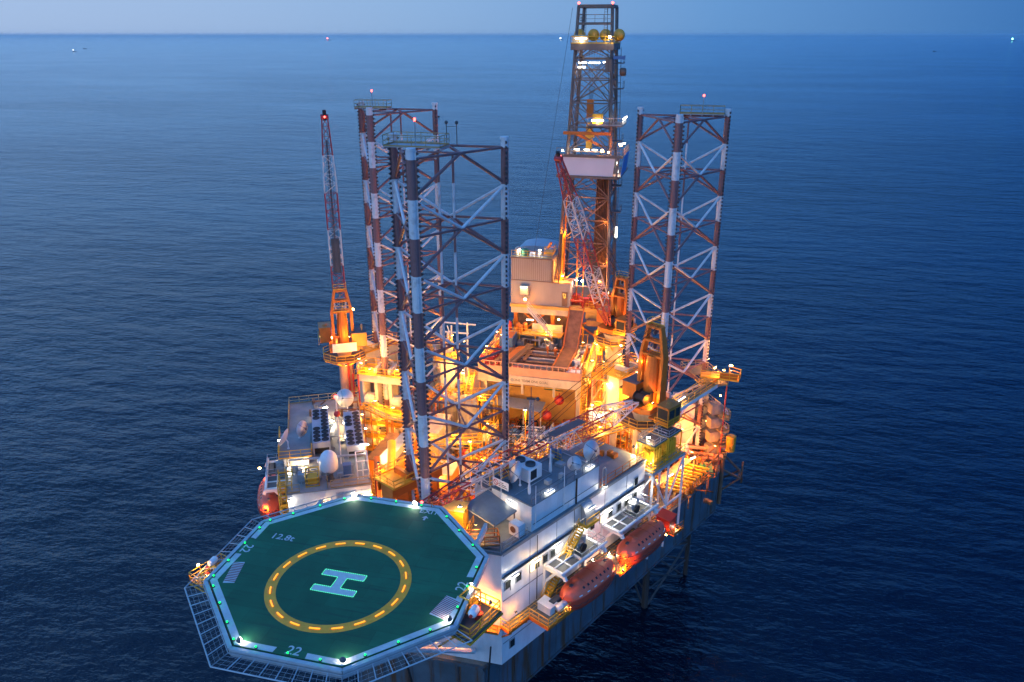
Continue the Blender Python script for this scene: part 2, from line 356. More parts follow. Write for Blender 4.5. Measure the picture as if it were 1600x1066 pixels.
def make_leg(loc, label):
    t = thing('leg_tower', label, 'rig leg', loc, 0, 'lattice legs of the rig')
    cs = [leg_chord(k) for k in range(3)]
    for c, a in cs:
        zt = TOP+.8
        ch = MB().tube(c+Vector((0,0,-3)), c+Vector((0,0,zt)), .40, 12).build('chord', M_band, t, smooth=False)
        MB().tube(c+Vector((0,0,zt)), c+Vector((0,0,zt+.25)), .46, 12).build('chord_cap', M_lwhite, ch)
        tg = Vector((-math.sin(a), math.cos(a), 0)); rd = Vector((math.cos(a), math.sin(a), 0))
        mb = MB(); th = .17
        MB().extr([c-tg*.52-rd*th*.48+Vector((0,0,-3)), c+tg*.52-rd*th*.48+Vector((0,0,-3)), c+tg*.52-rd*th*.48+Vector((0,0,zt)), c-tg*.52-rd*th*.48+Vector((0,0,zt))], rd*th*.96).build('rack_plate', M_band, ch)
        if 0: mb.extr([c-tg*.52-rd*th/2+Vector((0,0,-3)), c+tg*.52-rd*th/2+Vector((0,0,-3)), c+tg*.52-rd*th/2+Vector((0,0,zt)), c-tg*.52-rd*th/2+Vector((0,0,zt))], rd*th)
        z = 22.
        while z < zt-.3:                            # teeth on both edges
            for e in (-1,1):
                p = c+tg*e*.52-rd*th/2
                mb.extr([p+Vector((0,0,z)), p+tg*e*.24+Vector((0,0,z+.1)), p+tg*e*.24+Vector((0,0,z+.2)), p+Vector((0,0,z+.3))], rd*th)
            z += .52
        tag(mb.build('rack', M_rack, ch), kind='stuff')
    low = MB(); mids = {}
    for b in range(NBAY+1):
        zt = TOP-BAY*b; zm = zt-HB
        for k in range(3):
            p, q = cs[k][0], cs[(k+1)%3][0]; m = (p+q)/2
            A = lambda v, z: Vector((v.x, v.y, z))
            seg = [(A(p,zt), A(m,zt), .135, M_lred, 'horizontal_brace'), (A(m,zt), A(q,zt), .135, M_lred, 'horizontal_brace'),
                   (A(m,zt), A(p,zm+.1), .165, M_lred, 'diagonal_brace'), (A(m,zt), A(q,zm+.1), .165, M_lred, 'diagonal_brace'),
                   (A(p,zm-.1), A(m,zt-BAY), .165, M_lwhite, 'diagonal_brace'), (A(q,zm-.1), A(m,zt-BAY), .165, M_lwhite, 'diagonal_brace')]
            for i, (u, v, r, ma, nm) in enumerate(seg):
                if max(u.z, v.z) < 21: low.tube(u, v, r, 6)
                elif nm == 'horizontal_brace':
                    if i == 0: MB().tube(u, A(q,zt), r, 8).build(nm, ma, t)
                else: MB().tube(u, v, r, 8).build(nm, ma, t)
            if zt > 21: MB().tube(A(m,zt), A((cs[(k+1)%3][0]+cs[(k+2)%3][0])/2,zt), .1, 6).build('inner_brace', M_lred, t)
    tag(low.build('lower_bracing', M_lowleg, t), kind='stuff')
    for e in (-.8,.8):                              # slim riser pipes inside the far face
        MB().tube((e,2.6,20),(e,2.6,TOP-.6),.13,8).build('riser_pipe', M_band, t)
    # access platform, railing and lamp mast on top of the leg
    return t
def leg_top(t, pf, mast, h=2.6):
    x0,x1,y0,y1 = pf
    p = MB().box(x0,x1,y0,y1,TOP+.25,TOP+.33)
    for i in range(5): p.box(x0+(x1-x0)*i/4-.06, x0+(x1-x0)*i/4+.06, y0, y1, TOP+.05, TOP+.25)
    p = p.build('top_platform', M_steel, t)
    MB().rail([(x0,y0,TOP+.33),(x1,y0,TOP+.33),(x1,y1,TOP+.33),(x0,y1,TOP+.33)], closed=True, r=.03).build('railing', M_yellowdull, p)
    m = MB().tube((*mast,TOP+.2),(*mast,TOP+h),.07,6).build('lamp_mast', M_steel, t)
    MB().lathe([(.08,0),(.13,.06),(.13,.26),(.06,.32),(.001,.34)], (*mast,TOP+h), 8).build('obstruction_lamp', M_redl, m, smooth=True)
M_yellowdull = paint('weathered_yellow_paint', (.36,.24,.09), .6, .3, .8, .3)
legF = make_leg((0,0,0), 'lattice leg beside the green helideck, its red and white bands in blue dusk light')
LEGS = [legF, dup(legF, (22,39.3,0), 0, 'lattice leg standing between the lowered boom crane and the derrick, red and white banded'),
        dup(legF, (-21.4,39.3,0), 0, 'lattice leg beside the crane with the raised boom, partly behind the helideck leg')]
leg_top(LEGS[0], (-5.2,.8,-1.2,1.6), (-2.6,1.0)); leg_top(LEGS[1], (-.5,5.6,2.4,3.9), (2.6,3.6)); leg_top(LEGS[2], (-5.8,-.5,.5,2.4), (-3.2,1.4))
mb = MB()
for x in (.2, 1.3): mb.tube((x,2.6,TOP),(x,2.6,TOP+2.3),.05,5); mb.ball((x,2.6,TOP+2.4),.2,8,6)
mb.tube((.2,2.6,TOP+2),(1.3,2.6,TOP+2),.03,4); mb.build('antenna', M_dgrey, LEGS[0])
# ------------------------------------------------------------------ helideck
HC = Vector((-1.0,-23.65,44.0)); AP = 11.0; CR = AP/math.cos(R(22.5))
def octo(ap, z=0, c=HC):
    r = ap/math.cos(R(22.5)); return [(c.x+r*math.cos(R(22.5+45*i)), c.y+r*math.sin(R(22.5+45*i)), c.z+z) for i in range(8)]
def deckgreen():
    m = paint('helideck_green_paint', (.008,.125,.058), .8, .30, .22, 0); nt = m.node_tree; N = nt.nodes; L = nt.links; b = N['Principled BSDF']
    src = b.inputs['Base Color'].links[0].from_socket
    tc = N.new('ShaderNodeTexCoord'); n = N.new('ShaderNodeTexNoise'); n.inputs['Scale'].default_value = 1.1; n.inputs['Detail'].default_value = 9; n.inputs['Roughness'].default_value = .75; L.new(tc.outputs['Object'], n.inputs['Vector'])
    r = N.new('ShaderNodeValToRGB'); r.color_ramp.elements[0].position = .58; r.color_ramp.elements[1].position = .72; r.color_ramp.elements[1].color = (.5,.5,.5,1); L.new(n.outputs['Fac'], r.inputs['Fac'])
    mx = N.new('ShaderNodeMix'); mx.data_type = 'RGBA'; L.new(r.outputs[0], mx.inputs[0]); L.new(src, mx.inputs[6]); mx.inputs[7].default_value = (.006,.04,.034,1)
    # welded deck plates: thin darker seams, slightly different plate tones, and dark rubber scuffs
    br = N.new('ShaderNodeTexBrick'); br.inputs['Scale'].default_value = 1; br.inputs['Mortar Size'].default_value = .018; br.inputs['Brick Width'].default_value = 5.5; br.inputs['Row Height'].default_value = 1.7; br.inputs['Bias'].default_value = 0
    br.inputs['Color1'].default_value = (1,1,1,1); br.inputs['Color2'].default_value = (.66,.74,.70,1); br.inputs['Mortar'].default_value = (.40,.46,.46,1); L.new(tc.outputs['Object'], br.inputs['Vector'])
    mb_ = N.new('ShaderNodeMix'); mb_.data_type = 'RGBA'; mb_.blend_type = 'MULTIPLY'; mb_.inputs[0].default_value = .8; L.new(mx.outputs[2], mb_.inputs[6]); L.new(br.outputs['Color'], mb_.inputs[7])
    mp = N.new('ShaderNodeMapping'); mp.inputs['Scale'].default_value = (.12,1.6,1); mp.inputs['Rotation'].default_value = (0,0,.7); L.new(tc.outputs['Object'], mp.inputs['Vector'])
    ns = N.new('ShaderNodeTexNoise'); ns.inputs['Scale'].default_value = 1.5; ns.inputs['Detail'].default_value = 5; L.new(mp.outputs[0], ns.inputs['Vector'])
    rs = N.new('ShaderNodeValToRGB'); rs.color_ramp.elements[0].position = .57; rs.color_ramp.elements[1].position = .68; rs.color_ramp.elements[1].color = (.55,.55,.55,1); L.new(ns.outputs['Fac'], rs.inputs['Fac'])
    ms = N.new('ShaderNodeMix'); ms.data_type = 'RGBA'; L.new(rs.outputs[0], ms.inputs[0]); L.new(mb_.outputs[2], ms.inputs[6]); ms.inputs[7].default_value = (.008,.045,.03,1)
    L.new(ms.outputs[2], b.inputs['Base Color']); return m
M_hgreen = deckgreen(); M_hwhite = paint('helideck_white_paint', (.46,.52,.55), .5, .25, .9, .12, (.2,.25,.22)); M_hyel = paint('helideck_yellow_paint', (.88,.36,.02), .55, .22, 1.2, .1)
M_hal = paint('aluminium_frame', (.36,.42,.46), .45, .2, .8, 0); M_net = None
heli = thing('helideck', 'octagonal green helideck with a yellow circle, a lit white H and green edge lights', 'helideck', HC)
o8 = [(p[0],p[1]) for p in octo(AP)]
MB().prism(o8, 43.5, 44.0).build('deck_plate', M_hgreen, heli, True)
def ringquads(i8, o8_, z): 
    mb = MB(); n = len(i8)
    for i in range(n): mb.quad((*i8[i][:2],z),(*o8_[i][:2],z),(*o8_[(i+1)%n][:2],z),(*i8[(i+1)%n][:2],z))
    return mb
# white edge line with gaps where the numbers stand
mb = MB(); ii = octo(AP-.62); oo = octo(AP-.05); GAPS = {1:None}
def edgepiece(i, f0, f1):
    a, b_ = Vector(ii[i]).lerp(Vector(ii[(i+1)%8]), f0), Vector(ii[i]).lerp(Vector(ii[(i+1)%8]), f1)
    c, d = Vector(oo[i]).lerp(Vector(oo[(i+1)%8]), f1), Vector(oo[i]).lerp(Vector(oo[(i+1)%8]), f0)
    MB().quad(*[(p.x,p.y,44.004) for p in (d, c, b_, a)]).build('edge_line', M_hwhite, heli, True)
for i in range(8):                                  # side i runs from vertex i to i+1 (vertex 0 at 22.5 degrees)
    if i == 3: edgepiece(i,0,.28); edgepiece(i,.56,1)      # left flat side
    elif i == 5: edgepiece(i,0,.36); edgepiece(i,.66,1)    # front flat side
    elif i == 7: edgepiece(i,0,.36); edgepiece(i,.66,1)    # right flat side
    else: edgepiece(i,0,1)
cx, cy = -1.0, -25.75; N_ = 72
def arc(r): return [(cx+r*math.cos(2*math.pi*i/N_), cy+r*math.sin(2*math.pi*i/N_)) for i in range(N_)]
ringquads(arc(5.25), arc(6.2), 44.005).build('aiming_circle', M_hyel, heli, True)
def hpoly(g):
    w, h, t, u = 1.95+g, 1.42+g, .74+2*g, .40+g     # bars along x
    mb = MB(); z = 44.006 if g else 44.010
    for s in (-1,1): mb.quad((cx-w,cy+s*(h)-(t if s>0 else 0),z),(cx+w,cy+s*h-(t if s>0 else 0),z),(cx+w,cy+s*h+(t if s<0 else 0),z),(cx-w,cy+s*h+(t if s<0 else 0),z))
    mb.quad((cx-u,cy-h+t,z),(cx+u,cy-h+t,z),(cx+u,cy+h-t,z),(cx-u,cy+h-t,z)); return mb
hpoly(0).build('landing_letter', paint('letter_h_panel', (.55,.62,.58), .5, .2, 3), heli, True)
M_hled = glow('green_led_strip', (.12,1,.42), .85)
mb = MB(); w, h, t, u = 1.98, 1.45, .78, .43
pts = [(-w,-h),(w,-h),(w,-h+t),(u,-h+t),(u,h-t),(w,h-t),(w,h),(-w,h),(-w,h-t),(-u,h-t),(-u,-h+t),(-w,-h+t)]
for i in range(12):
    a = Vector((cx+pts[i][0], cy+pts[i][1], 44.03)); b_ = Vector((cx+pts[(i+1)%12][0], cy+pts[(i+1)%12][1], 44.03)); k = max(1,int((b_-a).length/.17))
    for j in range(k): mb.beam(a.lerp(b_,(j+.15)/k), a.lerp(b_,(j+.7)/k), .045, .04)
tag(mb.build('letter_led_strip', M_hled, heli, True), kind='stuff')
M_yled = glow('amber_led_strip', (1,.38,.02), 1.35)
for i in range(20):
    a0 = 2*math.pi*(i+.35)/20; mb = MB()
    for j in range(8):
        a = a0+(j-3.5)*.020; p = Vector((cx+5.72*math.cos(a), cy+5.72*math.sin(a), 44.04)); tg = Vector((-math.sin(a), math.cos(a), 0)); mb.beam(p-tg*.048, p+tg*.048, .11, .06)
    mb.build('circle_light', M_yled, heli, True)
Z4 = 44.012
text_mesh('12.8t', 1.15, M_hwhite, basis((-9.05,-20.95,Z4),(1,0,0),(0,1,0)), heli, 'weight_lettering')
text_mesh('22', 1.25, M_hwhite, basis((-.75,-34.1,Z4),(1,0,0),(0,1,0)), heli, 'size_lettering')
text_mesh('22', 1.25, M_hwhite, basis((-11.42,-23.3,Z4),(0,-1,0),(1,0,0)), heli, 'size_lettering')
text_mesh('22', 1.25, M_hwhite, basis((9.40,-23.6,Z4),(0,1,0),(-1,0,0)), heli, 'size_lettering')
text_mesh('EXIT', .95, M_hwhite, basis((2.8,-13.55,Z4),(1,0,0),(0,1,0)), heli, 'exit_lettering')
mb = MB(); mb.quad((2.65,-15.0,Z4),(2.85,-15.0,Z4),(2.85,-14.6,Z4),(2.65,-14.6,Z4)); mb.add([(2.4,-14.62,Z4),(3.1,-14.62,Z4),(2.75,-14.25,Z4)],[(0,1,2)]); mb.build('exit_arrow', M_hwhite, heli, True)
# red and white hatched warning panels near the side corners
M_hred = paint('warning_red_paint', (.25,.045,.05), .5, .2, 2)
def hatch(c, x, y, w, h, n, lines):
    B_ = basis((c[0],c[1],44.012), x, y); P = lambda u, v, dz=0: tuple(B_ @ Vector((u,v,dz)))
    p = MB().quad(P(-w/2,-h/2),P(w/2,-h/2),P(w/2,h/2),P(-w/2,h/2)).build('warning_panel', M_hwhite, heli, True)
    mb = MB()
    for i in range(n):
        u = -w/2+w*(i+.15)/n; mb.quad(P(u,-h/2,.004),P(u+w/n*.5,-h/2,.004),P(u+w/n*.5+.18,h/2,.004),P(u+.18,h/2,.004)) if i < n-1 else None
    mb.build('red_stripe', M_hred, p, True)
hatch((-10.55,-26.7), (.25,-1,0), (1,.25,0), 2.9, 1.0, 13, 0)
hatch((8.9,-26.5), (.25,1,0), (-1,.25,0), 2.6, 1.5, 14, 2)
# edge gutter, perimeter frame, safety net
mb = MB(); e1 = octo(AP+.02); e2 = octo(AP+.30)
for i in range(8):
    j = (i+1)%8; a, b_ = Vector(e2[i]), Vector(e2[j]); mb.beam(a+Vector((0,0,-.12)), b_+Vector((0,0,-.12)), .34, .22)
    mb.beam(a+Vector((0,0,-.55)), b_+Vector((0,0,-.55)), .12, .5)
mb.build('edge_gutter', M_hal, heli, True)
n1 = octo(AP+.45,-.35); n2 = octo(AP+1.95,-.55)
for i in (2,3,4,5,6):
    j = (i+1)%8; a, b_, c, d = Vector(n1[i]), Vector(n1[j]), Vector(n2[j]), Vector(n2[i]); mb = MB(); k = 8
    for f in range(k+1): mb.tube(a.lerp(b_,f/k), d.lerp(c,f/k), .045, 5)
    mb.tube(d, c, .06, 5); mb.tube(a.lerp(d,.05), b_.lerp(c,.05), .04, 4)
    fr = mb.build('safety_net_frame', M_hal, heli, True); ne = MB(); k = 20; r_ = 4
    for f in range(1,k): ne.tube(a.lerp(b_,f/k), d.lerp(c,f/k), .008, 3)
    for f in range(1,r_): ne.tube(a.lerp(d,f/r_), b_.lerp(c,f/r_), .008, 3)
    ne.build('netting', M_hal, fr, True)
# green perimeter lights and four deck floodlights
for i in range(8):
    a, b_ = Vector(octo(AP-.12)[i]), Vector(octo(AP-.12)[(i+1)%8])
    for f in ((.12,.4,.7,.95) if i in (2,3,4) else (.2,.5,.8)):
        p = a.lerp(b_, f); q = MB().lathe([(.13,0),(.13,.08),(.05,.12)], p, 8).build('perimeter_light', M_dgrey, heli, True)
        MB().ball(p+Vector((0,0,.17)), .075, 8, 6).build('lamp_globe', M_greenl, q, True, True)
        light(p+Vector((0,0,.42)), (.0,1,.12), 3, heli, .08)
for p, aim, pw in (((-11.0+1.8+4.0,-34.35,44.3),(.5,1,-.25),60), ((3.45,-34.3,44.3),(-.3,1,-.25),60), ((-5.5,-12.85,44.35),(.2,-1,-.2),60), ((1.1,-12.85,44.35),(-.3,-1,-.2),35), ((9.75,-28.1,44.35),(-1,.3,-.2),40)):
    floodlight(heli, p, COOL, pw, .26, True, aim, spot=130, off=.3)
# support trusses under the deck
mb = MB()
for x in (-9,-4.5,0,4.5,8.5):
    mb.beam((x,-33.5 if abs(x+1)<6 else -29,43.1),(x,-13.2,43.1),.3,.7)
for y in (-32,-27,-22,-17,-13.5): mb.beam((-10.5 if -30<y<-16 else -6,y,42.5),(8.6 if -30<y<-16 else 4,y,42.5),.25,.5)
mb.build('deck_girder', M_hal, heli, True)
for x in (-7.5,-2.5,2.5,6.6):
    MB().tube((x,-30,42.3),(x*.95,-10.9,25.2),.28,10).build('support_strut', M_white, heli, True)
    MB().tube((x,-20,42.3),(x*.95,-10.9,30.5),.22,10).build('support_strut', M_white, heli, True)
    MB().tube((x,-10.9,34),(x,-14,42.3),.2,10).build('support_strut', M_white, heli, True)
# fire monitor platforms on the two side corners, yellow rails, red gear
def monitor(c, rz, label, sgn):
    t = thing('fire_monitor_platform', label, 'platform', (c[0],c[1],42.6), rz, 'fire monitor platforms beside the helideck')
    MB().box(-1.6,1.6,-2.2,2.2,-.3,-.06).build('platform_floor', M_dgrey, t)
    MB().box(-1.7,1.7,-2.3,2.3,-.42,-.28).build('floor_frame', M_yellow, t)
    MB().rail([(-1.5,-2.1,-.06),(1.5,-2.1,-.06),(1.5,2.1,-.06),(-1.5,2.1,-.06)], r=.045).build('railing', M_yellow, t)
    g = MB().lathe([(.4,0),(.4,.5),(.2,.6),(.2,1.1)], (.5,.4,0), 10).build('monitor_base', M_red, t)
    MB().lathe([(.15,0),(.38,.25),(.38,1.1),(.25,1.3),(.12,1.4)], (.5,.2,1.25), 12, (.3,-1,.1)).build('monitor_barrel', M_white, g)
    MB().lathe([(.16,1.38),(.14,1.5),(.001,1.52)], (.5,.2,1.25), 10, (.3,-1,.1)).build('nozzle', M_red, g)
    MB().cbox((-.9,-1.2,0),(.7,.6,.9)).build('hose_cabinet', M_red, t)
    b = MB(); b.rail([(-1.3,.2,0),(-.3,.2,0),(-.3,1.8,0),(-1.3,1.8,0)], h=1.5, closed=True, r=.06); b.box(-1.2,-.4,.4,1.6,0,.8); b.build('foam_skid', M_yellow, t)
    floodlight(t, (1.3,1.0,1.5), WARM, 160, .2, False, (-1,.2,-.4)); floodlight(t, (-1.3,1.9,1.7), COOL, 50, .11, False, (.3,-1,-.5))
    MB().beam((0,-1.8,-.5),(-2.6*1,-1.2,-3.4),.16).build('bracket', M_yellow, t); MB().beam((0,1.8,-.5),(-2.6,1.2,-3.4),.16).build('bracket', M_yellow, t)
    return t
monitor((10.75,-25.6), R(-20), 'yellow railed fire monitor platform lit by lamps between the helideck and the white quarters', 1)
mon2 = monitor((-13.2,-25.9), R(160), 'yellow railed fire monitor platform hanging over open sea off the helideck edge', -1)
mon2.scale = (.8,.8,.8)
M_grating = paint('deck_grating', (.12,.12,.11), .7, .4, 3)
# ------------------------------------------------------------------ living quarters, right-hand block (local x outward, y along the wall)
QR = R(-28.2)
def WQ(n, t, z): return Vector((9.3+n*.881+t*.473, -10.5-n*.473+t*.881, z))
def LQ(p): return tuple(p)                          # local coordinates of the right block
qr = thing('living_quarters', 'long white living quarters behind the two lifeboats, with windows, wall lamps and grey roof', 'quarters', (9.3,-10.5,Z0), QR)
HT = 14.4                                           # roof height above main deck (z = 38)
# walls: long outer wall, front wall (parallel to the bow), body
fx = lambda x: -x*math.tan(R(28.2))                 # local line of the bow face
def PL(x, y): v = Vector((x-9.3, y+10.5, 0)); return (v.x*.881-v.y*.473, v.x*.473+v.y*.881)
body = [(0,0),(0,26.5),(-8.5,26.5),(-8.5,8.5),PL(1.2,-8.0),PL(-9.6,-8.0),PL(-9.6,-10.5)]
MB().prism(body, .05, HT).build('wall', M_white, qr)
mb = MB()
for z in (2.8, 5.35, 8.4, HT-.2):            # thin plating seams and mouldings
    mb.beam((.03,0.2,z),(.03,26.4,z),.05,.07 if z < HT-1 else .3)
mb.beam((-.1,-.03+.05,8.4),(-8,4.2,8.4),.05,.07)
for t in (4.5,9,13.5,18,22.5): mb.beam((.02,t,5.5),(.02,t,HT-.3),.03,.05)
mb.build('wall_seam', M_grey, qr)
MB().prism([(.12,-.2),(.12,26.6),(-8.6,26.6),(-8.6,8.4),PL(1.0,-8.2),PL(-9.8,-8.2),PL(-9.8,-10.7),PL(9.4,-10.7)], HT, HT+.12).build('roof', M_roof, qr)
# windows with frames along the cabin level, two portholes low down
def window(t, z, w=.75, h=.95, lit=False):
    f = MB(); f.box(.0,.10,t-w/2-.1,t+w/2+.1,z-.1,z+h+.1); f = f.build('window', M_steel, qr)
    MB().box(.10,.115,t-w/2,t+w/2,z,z+h).build('pane', M_glass if not lit else M_winlit, f)
M_winlit = glow('lit_window', (1,.86,.58), 1.1)
for i, t in enumerate((.9,2.6,4.9,5.6,7.0,8.3,15.6,17.6,19.2,21.0,22.6,24.4)): window(t, 9.75, lit=i in (2,7))
window(1.6, 1.6, .7, .9); window(24.5, 11.8, .7, 1.0)
# cable tray and pipe along the wall, wall lamps, cables
mb = MB(); mb.beam((.16,0,11.45),(.16,26.4,11.45),.22,.1); mb.tube((.15,.3,11.65),(.15,26.4,11.65),.05,5); mb.build('cable_tray', M_dgrey, qr)
for t in (1.7,5.3,9.0,13.6,18.4,22.4,25.2):
    striplight(qr, (.35,t-.55,11.0), (.35,t+.55,11.0), COOL if t not in (5.3,) else PALE, 300, False, .10, (.55,0,-.25))
mb = MB(); mb.path([(.12,5.6,14),(.12,5.6,5.6)], .05).path([(.12,12,14.2),(.2,12,9)], .04); mb.path([(.1,1.5,11),(.14,1.2,10.2),(.12,1.3,9.3)], .05); mb.build('wall_cable', M_dgrey, qr)
for t, z in ((17.5,13.2),): 
    g = MB().path([(-.1,t,14.4),(-.1,t,17.0),(.15,t,17.3),(.4,t,17.0),(.4,t,15.0)], .07).build('gooseneck_lamp', M_steel, qr); floodlight(qr, (.4,t,14.9), COOL, 110, .2, False, (.2,0,-1))
# arched air intake hood and its platform, half way along the wall
mb = MB(); n = 10
pts = [(.1,0),(2.3,0)] 
prof = [Vector((.2+1.0*math.sin(math.pi*.5*i/n)*1.0, 0, 2.2*math.cos(math.pi*.5*i/n))) for i in range(n+1)]
for i in range(n):
    a, b_ = prof[i], prof[i+1]; mb.quad((a.x-.2+.1,13.0,13.3+a.z-1.1),(b_.x-.2+.1,13.0,13.3+b_.z-1.1),(b_.x-.2+.1,14.7,13.3+b_.z-1.1),(a.x-.2+.1,14.7,13.3+a.z-1.1))
mb.prism([(.1,13),(1.1,13),(1.1,14.7),(.1,14.7)], 11.9, 12.02); mb.build('intake_hood', M_steel, qr)
striplight(qr, (1.2,13.2,14.0),(1.2,14.4,14.0), COOL, 90, False, .07, (.4,0,-.2))
# walkway at cabin level: grating, brackets, yellow railing with wider life-raft platform
WZ = 5.4
wk = [(.03,-.2),(1.3,-.2),(1.3,3.0),(4.0,3.0),(4.0,7.4),(1.5,7.4),(1.5,15.6),(4.3,15.6),(4.3,18.1),(1.5,18.1),(1.5,28.5),(.03,28.5)]
MB().prism(wk, WZ-.14, WZ).build('walkway', M_grating, qr)
mb = MB()
for a, b_ in (((1.3,-.2),(1.3,3.0)),((1.3,3.0),(4.0,3.0)),((4.0,3.0),(4.0,7.4)),((1.5,7.4),(1.5,15.6)),((4.3,15.6),(4.3,18.1)),((1.5,18.1),(1.5,28.5)),((1.3,-.2),(.0,-.2))): mb.beam((*a,WZ-.12),(*b_,WZ-.12),.12,.34)
for t in (0,2.5,5.5,9,12,15,18.5,21.5,25,28): mb.beam((0.05,t,WZ-1.5),(1.4 if not 3<t<7 else 3.8,t,WZ-.25),.12,.16)
mb.build('walkway_edge', M_orange, qr)
mb = MB(); mb.rail([(0,-.15,WZ),(1.25,-.15,WZ),(1.25,3.05,WZ),(3.95,3.05,WZ),(3.95,7.35,WZ)], r=.04); mb.rail([(1.5,7.4,WZ),(1.5,8.4,WZ)], r=.04); mb.rail([(4.25,15.65,WZ),(4.25,18.0,WZ)], r=.04); mb.rail([(1.5,26.5,WZ),(1.5,28.5,WZ)], r=.04); mb.build('railing', M_yellow, qr)
mb = MB()
for t in range(0,29): mb.beam((.05,t,WZ+.012),(1.25,t,WZ+.012),.03,.02)
for n_ in (.3,.7,1.1): mb.beam((n_,0,WZ+.012),(n_,28,WZ+.012),.03,.02)
for t in (3.4,4.1,4.8,5.5,6.2,6.9): mb.beam((1.3,t,WZ+.012),(3.9,t,WZ+.012),.03,.02)
mb.build('deck_bar', M_yellow, qr)
floodlight(qr, (3.9,6.9,WZ+.5), WARM, 260, .16, False, (-.6,-.4,-.5)); floodlight(qr, (1.0,1.2,WZ+1.6), WARM, 120, .15, False, (0,.5,-.8))
floodlight(qr, PL(8.0,-11.6)+(8.4,), AMBER, 1500, .2, False, (-.2,-.3,-.9)); floodlight(qr, PL(5.5,-11.6)+(7.4,), WARM, 700, .16, False, (-.2,-.3,-.9))
striplight(qr, PL(5.4,-10.9)+(8.6,), PL(7.0,-10.9)+(8.6,), PALE, 420, False, .1, (0,-.5,-.3))
mb = MB(); mb.rail([(*PL(9.2,-11.9),WZ),(*PL(5.2,-11.9),WZ)], r=.045); mb.prism([PL(9.3,-10.6),PL(9.3,-11.9),PL(5.0,-11.9),PL(5.0,-10.6)], WZ-.16, WZ); mb.build('bow_walkway', M_orange, qr)
mb = MB()                                           # low yellow equipment and rails on the bow ledge under the helideck edge
for i in range(4): mb.rail([(*PL(3.0+i*.9,-12.2),WZ+.2),(*PL(3.8+i*.9,-12.2),WZ+.2)], h=1.3, r=.06)
mb.build('bow_railing', M_yellow, qr)
floodlight(qr, (1.2,14.3,WZ+1.4), COOL, 160, .15, False, (.5,.2,-.6)); floodlight(qr, (1.2,17.6,WZ+.4), PALE, 160, .18, False, (.5,.2,-.6)); floodlight(qr, (4.4,28.0,WZ+.3), COOL, 160, .18, False, (-.5,.2,-.6))
# roof edge railing at the front
mb = MB(); mb.rail([(-.1,.3,HT+.12),(-.1,4.2,HT+.12)], r=.03); mb.rail([(*PL(9.2,-10.4),HT+.12),(*PL(4.0,-10.4),HT+.12)], r=.03); mb.build('roof_railing', M_steel, qr)
# upper block with the radio room; its roof carries dishes and cooler
U0, U1, UA, UB = -6.1, -.25, 5.0, 16.9               # across, along
ub = MB().prism([(U1,UA),(U1,UB),(U0,UB),(U0,UA)], HT+.1, HT+3.25).build('upper_block', M_white, qr)
MB().prism([(U1+.06,UA-.06),(U1+.06,UB+.06),(U0-.06,UB+.06),(U0-.06,UA-.06)], HT+3.25, HT+3.4).build('upper_roof', M_roof, ub)
mb = MB(); mb.tube((U1+.1,12.6,HT+.1),(U1+.1,12.6,HT+3.4),.1,6); mb.path([(U1+.05,5.2,HT+1.0),(U1+.05,16.8,HT+1.0)], .03); mb.build('drain_pipe', M_black, ub)
mb = MB(); mb.rail([(U1-.1,UA+.1,HT+3.4),(U1-.1,UB-.1,HT+3.4),(U0+.1,UB-.1,HT+3.4),(U0+.1,UA+.1,HT+3.4)], r=.022, kick=False); mb.build('roof_railing', M_dgrey, ub)
for t in (8.2,15.4):
    striplight(ub, (U1-.05,t-.6,HT+3.6),(U1-.05,t+.6,HT+3.6), COOL, 14, False, .06, (-.3,0,.3)); striplight(ub, (U1-.35,t-.6,HT+3.6),(U1-.35,t+.6,HT+3.6), COOL, 14, False, .06, (-.3,0,.3))
striplight(ub, (-2.6,UA-.25,HT+2.7),(-3.6,UA-.25,HT+2.7), COOL, 260, False, .08, (0,-.4,-.3))
striplight(ub, (-6.6,14.2,HT+2.4),(-6.6,15.4,HT+2.4), WARM, 200, False, .1, (-.3,0,-.1))
sg = MB().box(-5.9,-3.6,UA-.02,UA+.05,HT+3.75,HT+4.7).build('notice_board', M_white, ub)
mb = MB()
for z, a, b_ in ((4.42,-4.9,-4.3),(4.2,-5.05,-3.95),(3.98,-5.05,-3.8)): mb.box(a,b_,UA-.03,UA-.022,HT+z-.05,HT+z+.05)
mb.build('notice_text', M_dgrey, sg)
mb = MB(); 
for i in range(16):
    a, c = 2*math.pi*i/16, 2*math.pi*(i+1)/16
    mb.beam((-5.45+.32*math.cos(a),UA-.03,HT+4.22+.32*math.sin(a)),(-5.45+.32*math.cos(c),UA-.03,HT+4.22+.32*math.sin(c)),.02,.08)
mb.beam((-5.67,UA-.03,HT+4.44),(-5.23,UA-.03,HT+4.0),.02,.08); mb.build('red_ring', M_red, sg)
# lower white deckhouse and grey canopy in front of the upper block
lh = MB().prism([(-9.4,5.6),(-6.3,5.6),(-6.3,9.2),(-9.4,9.2)], HT+.1, HT+2.4).build('stair_house', M_white, qr)
MB().prism([(-9.5,5.45),(-6.15,5.45),(-6.15,9.3),(-9.5,9.3)], HT+2.4, HT+2.5).build('stair_house_roof', M_roof, lh)
MB().box(-7.6,-7.0,5.52,5.6,HT+1.2,HT+1.8).build('fire_cabinet', M_red, lh)
cn = MB().extr([(-6.6,.9,HT+2.5),(-1.8,.9,HT+2.1),(-1.8,4.4,HT+2.3),(-6.6,4.9,HT+2.7)], (0,0,.1)).build('canopy', M_roof, qr)
mb = MB()
for x, y in ((-6.4,1.1),(-2.0,1.1),(-2.0,4.2),(-6.4,4.6)): mb.tube((x,y,HT+.1),(x,y,HT+2.3),.07,6)
mb.build('canopy_post', M_brown, cn)
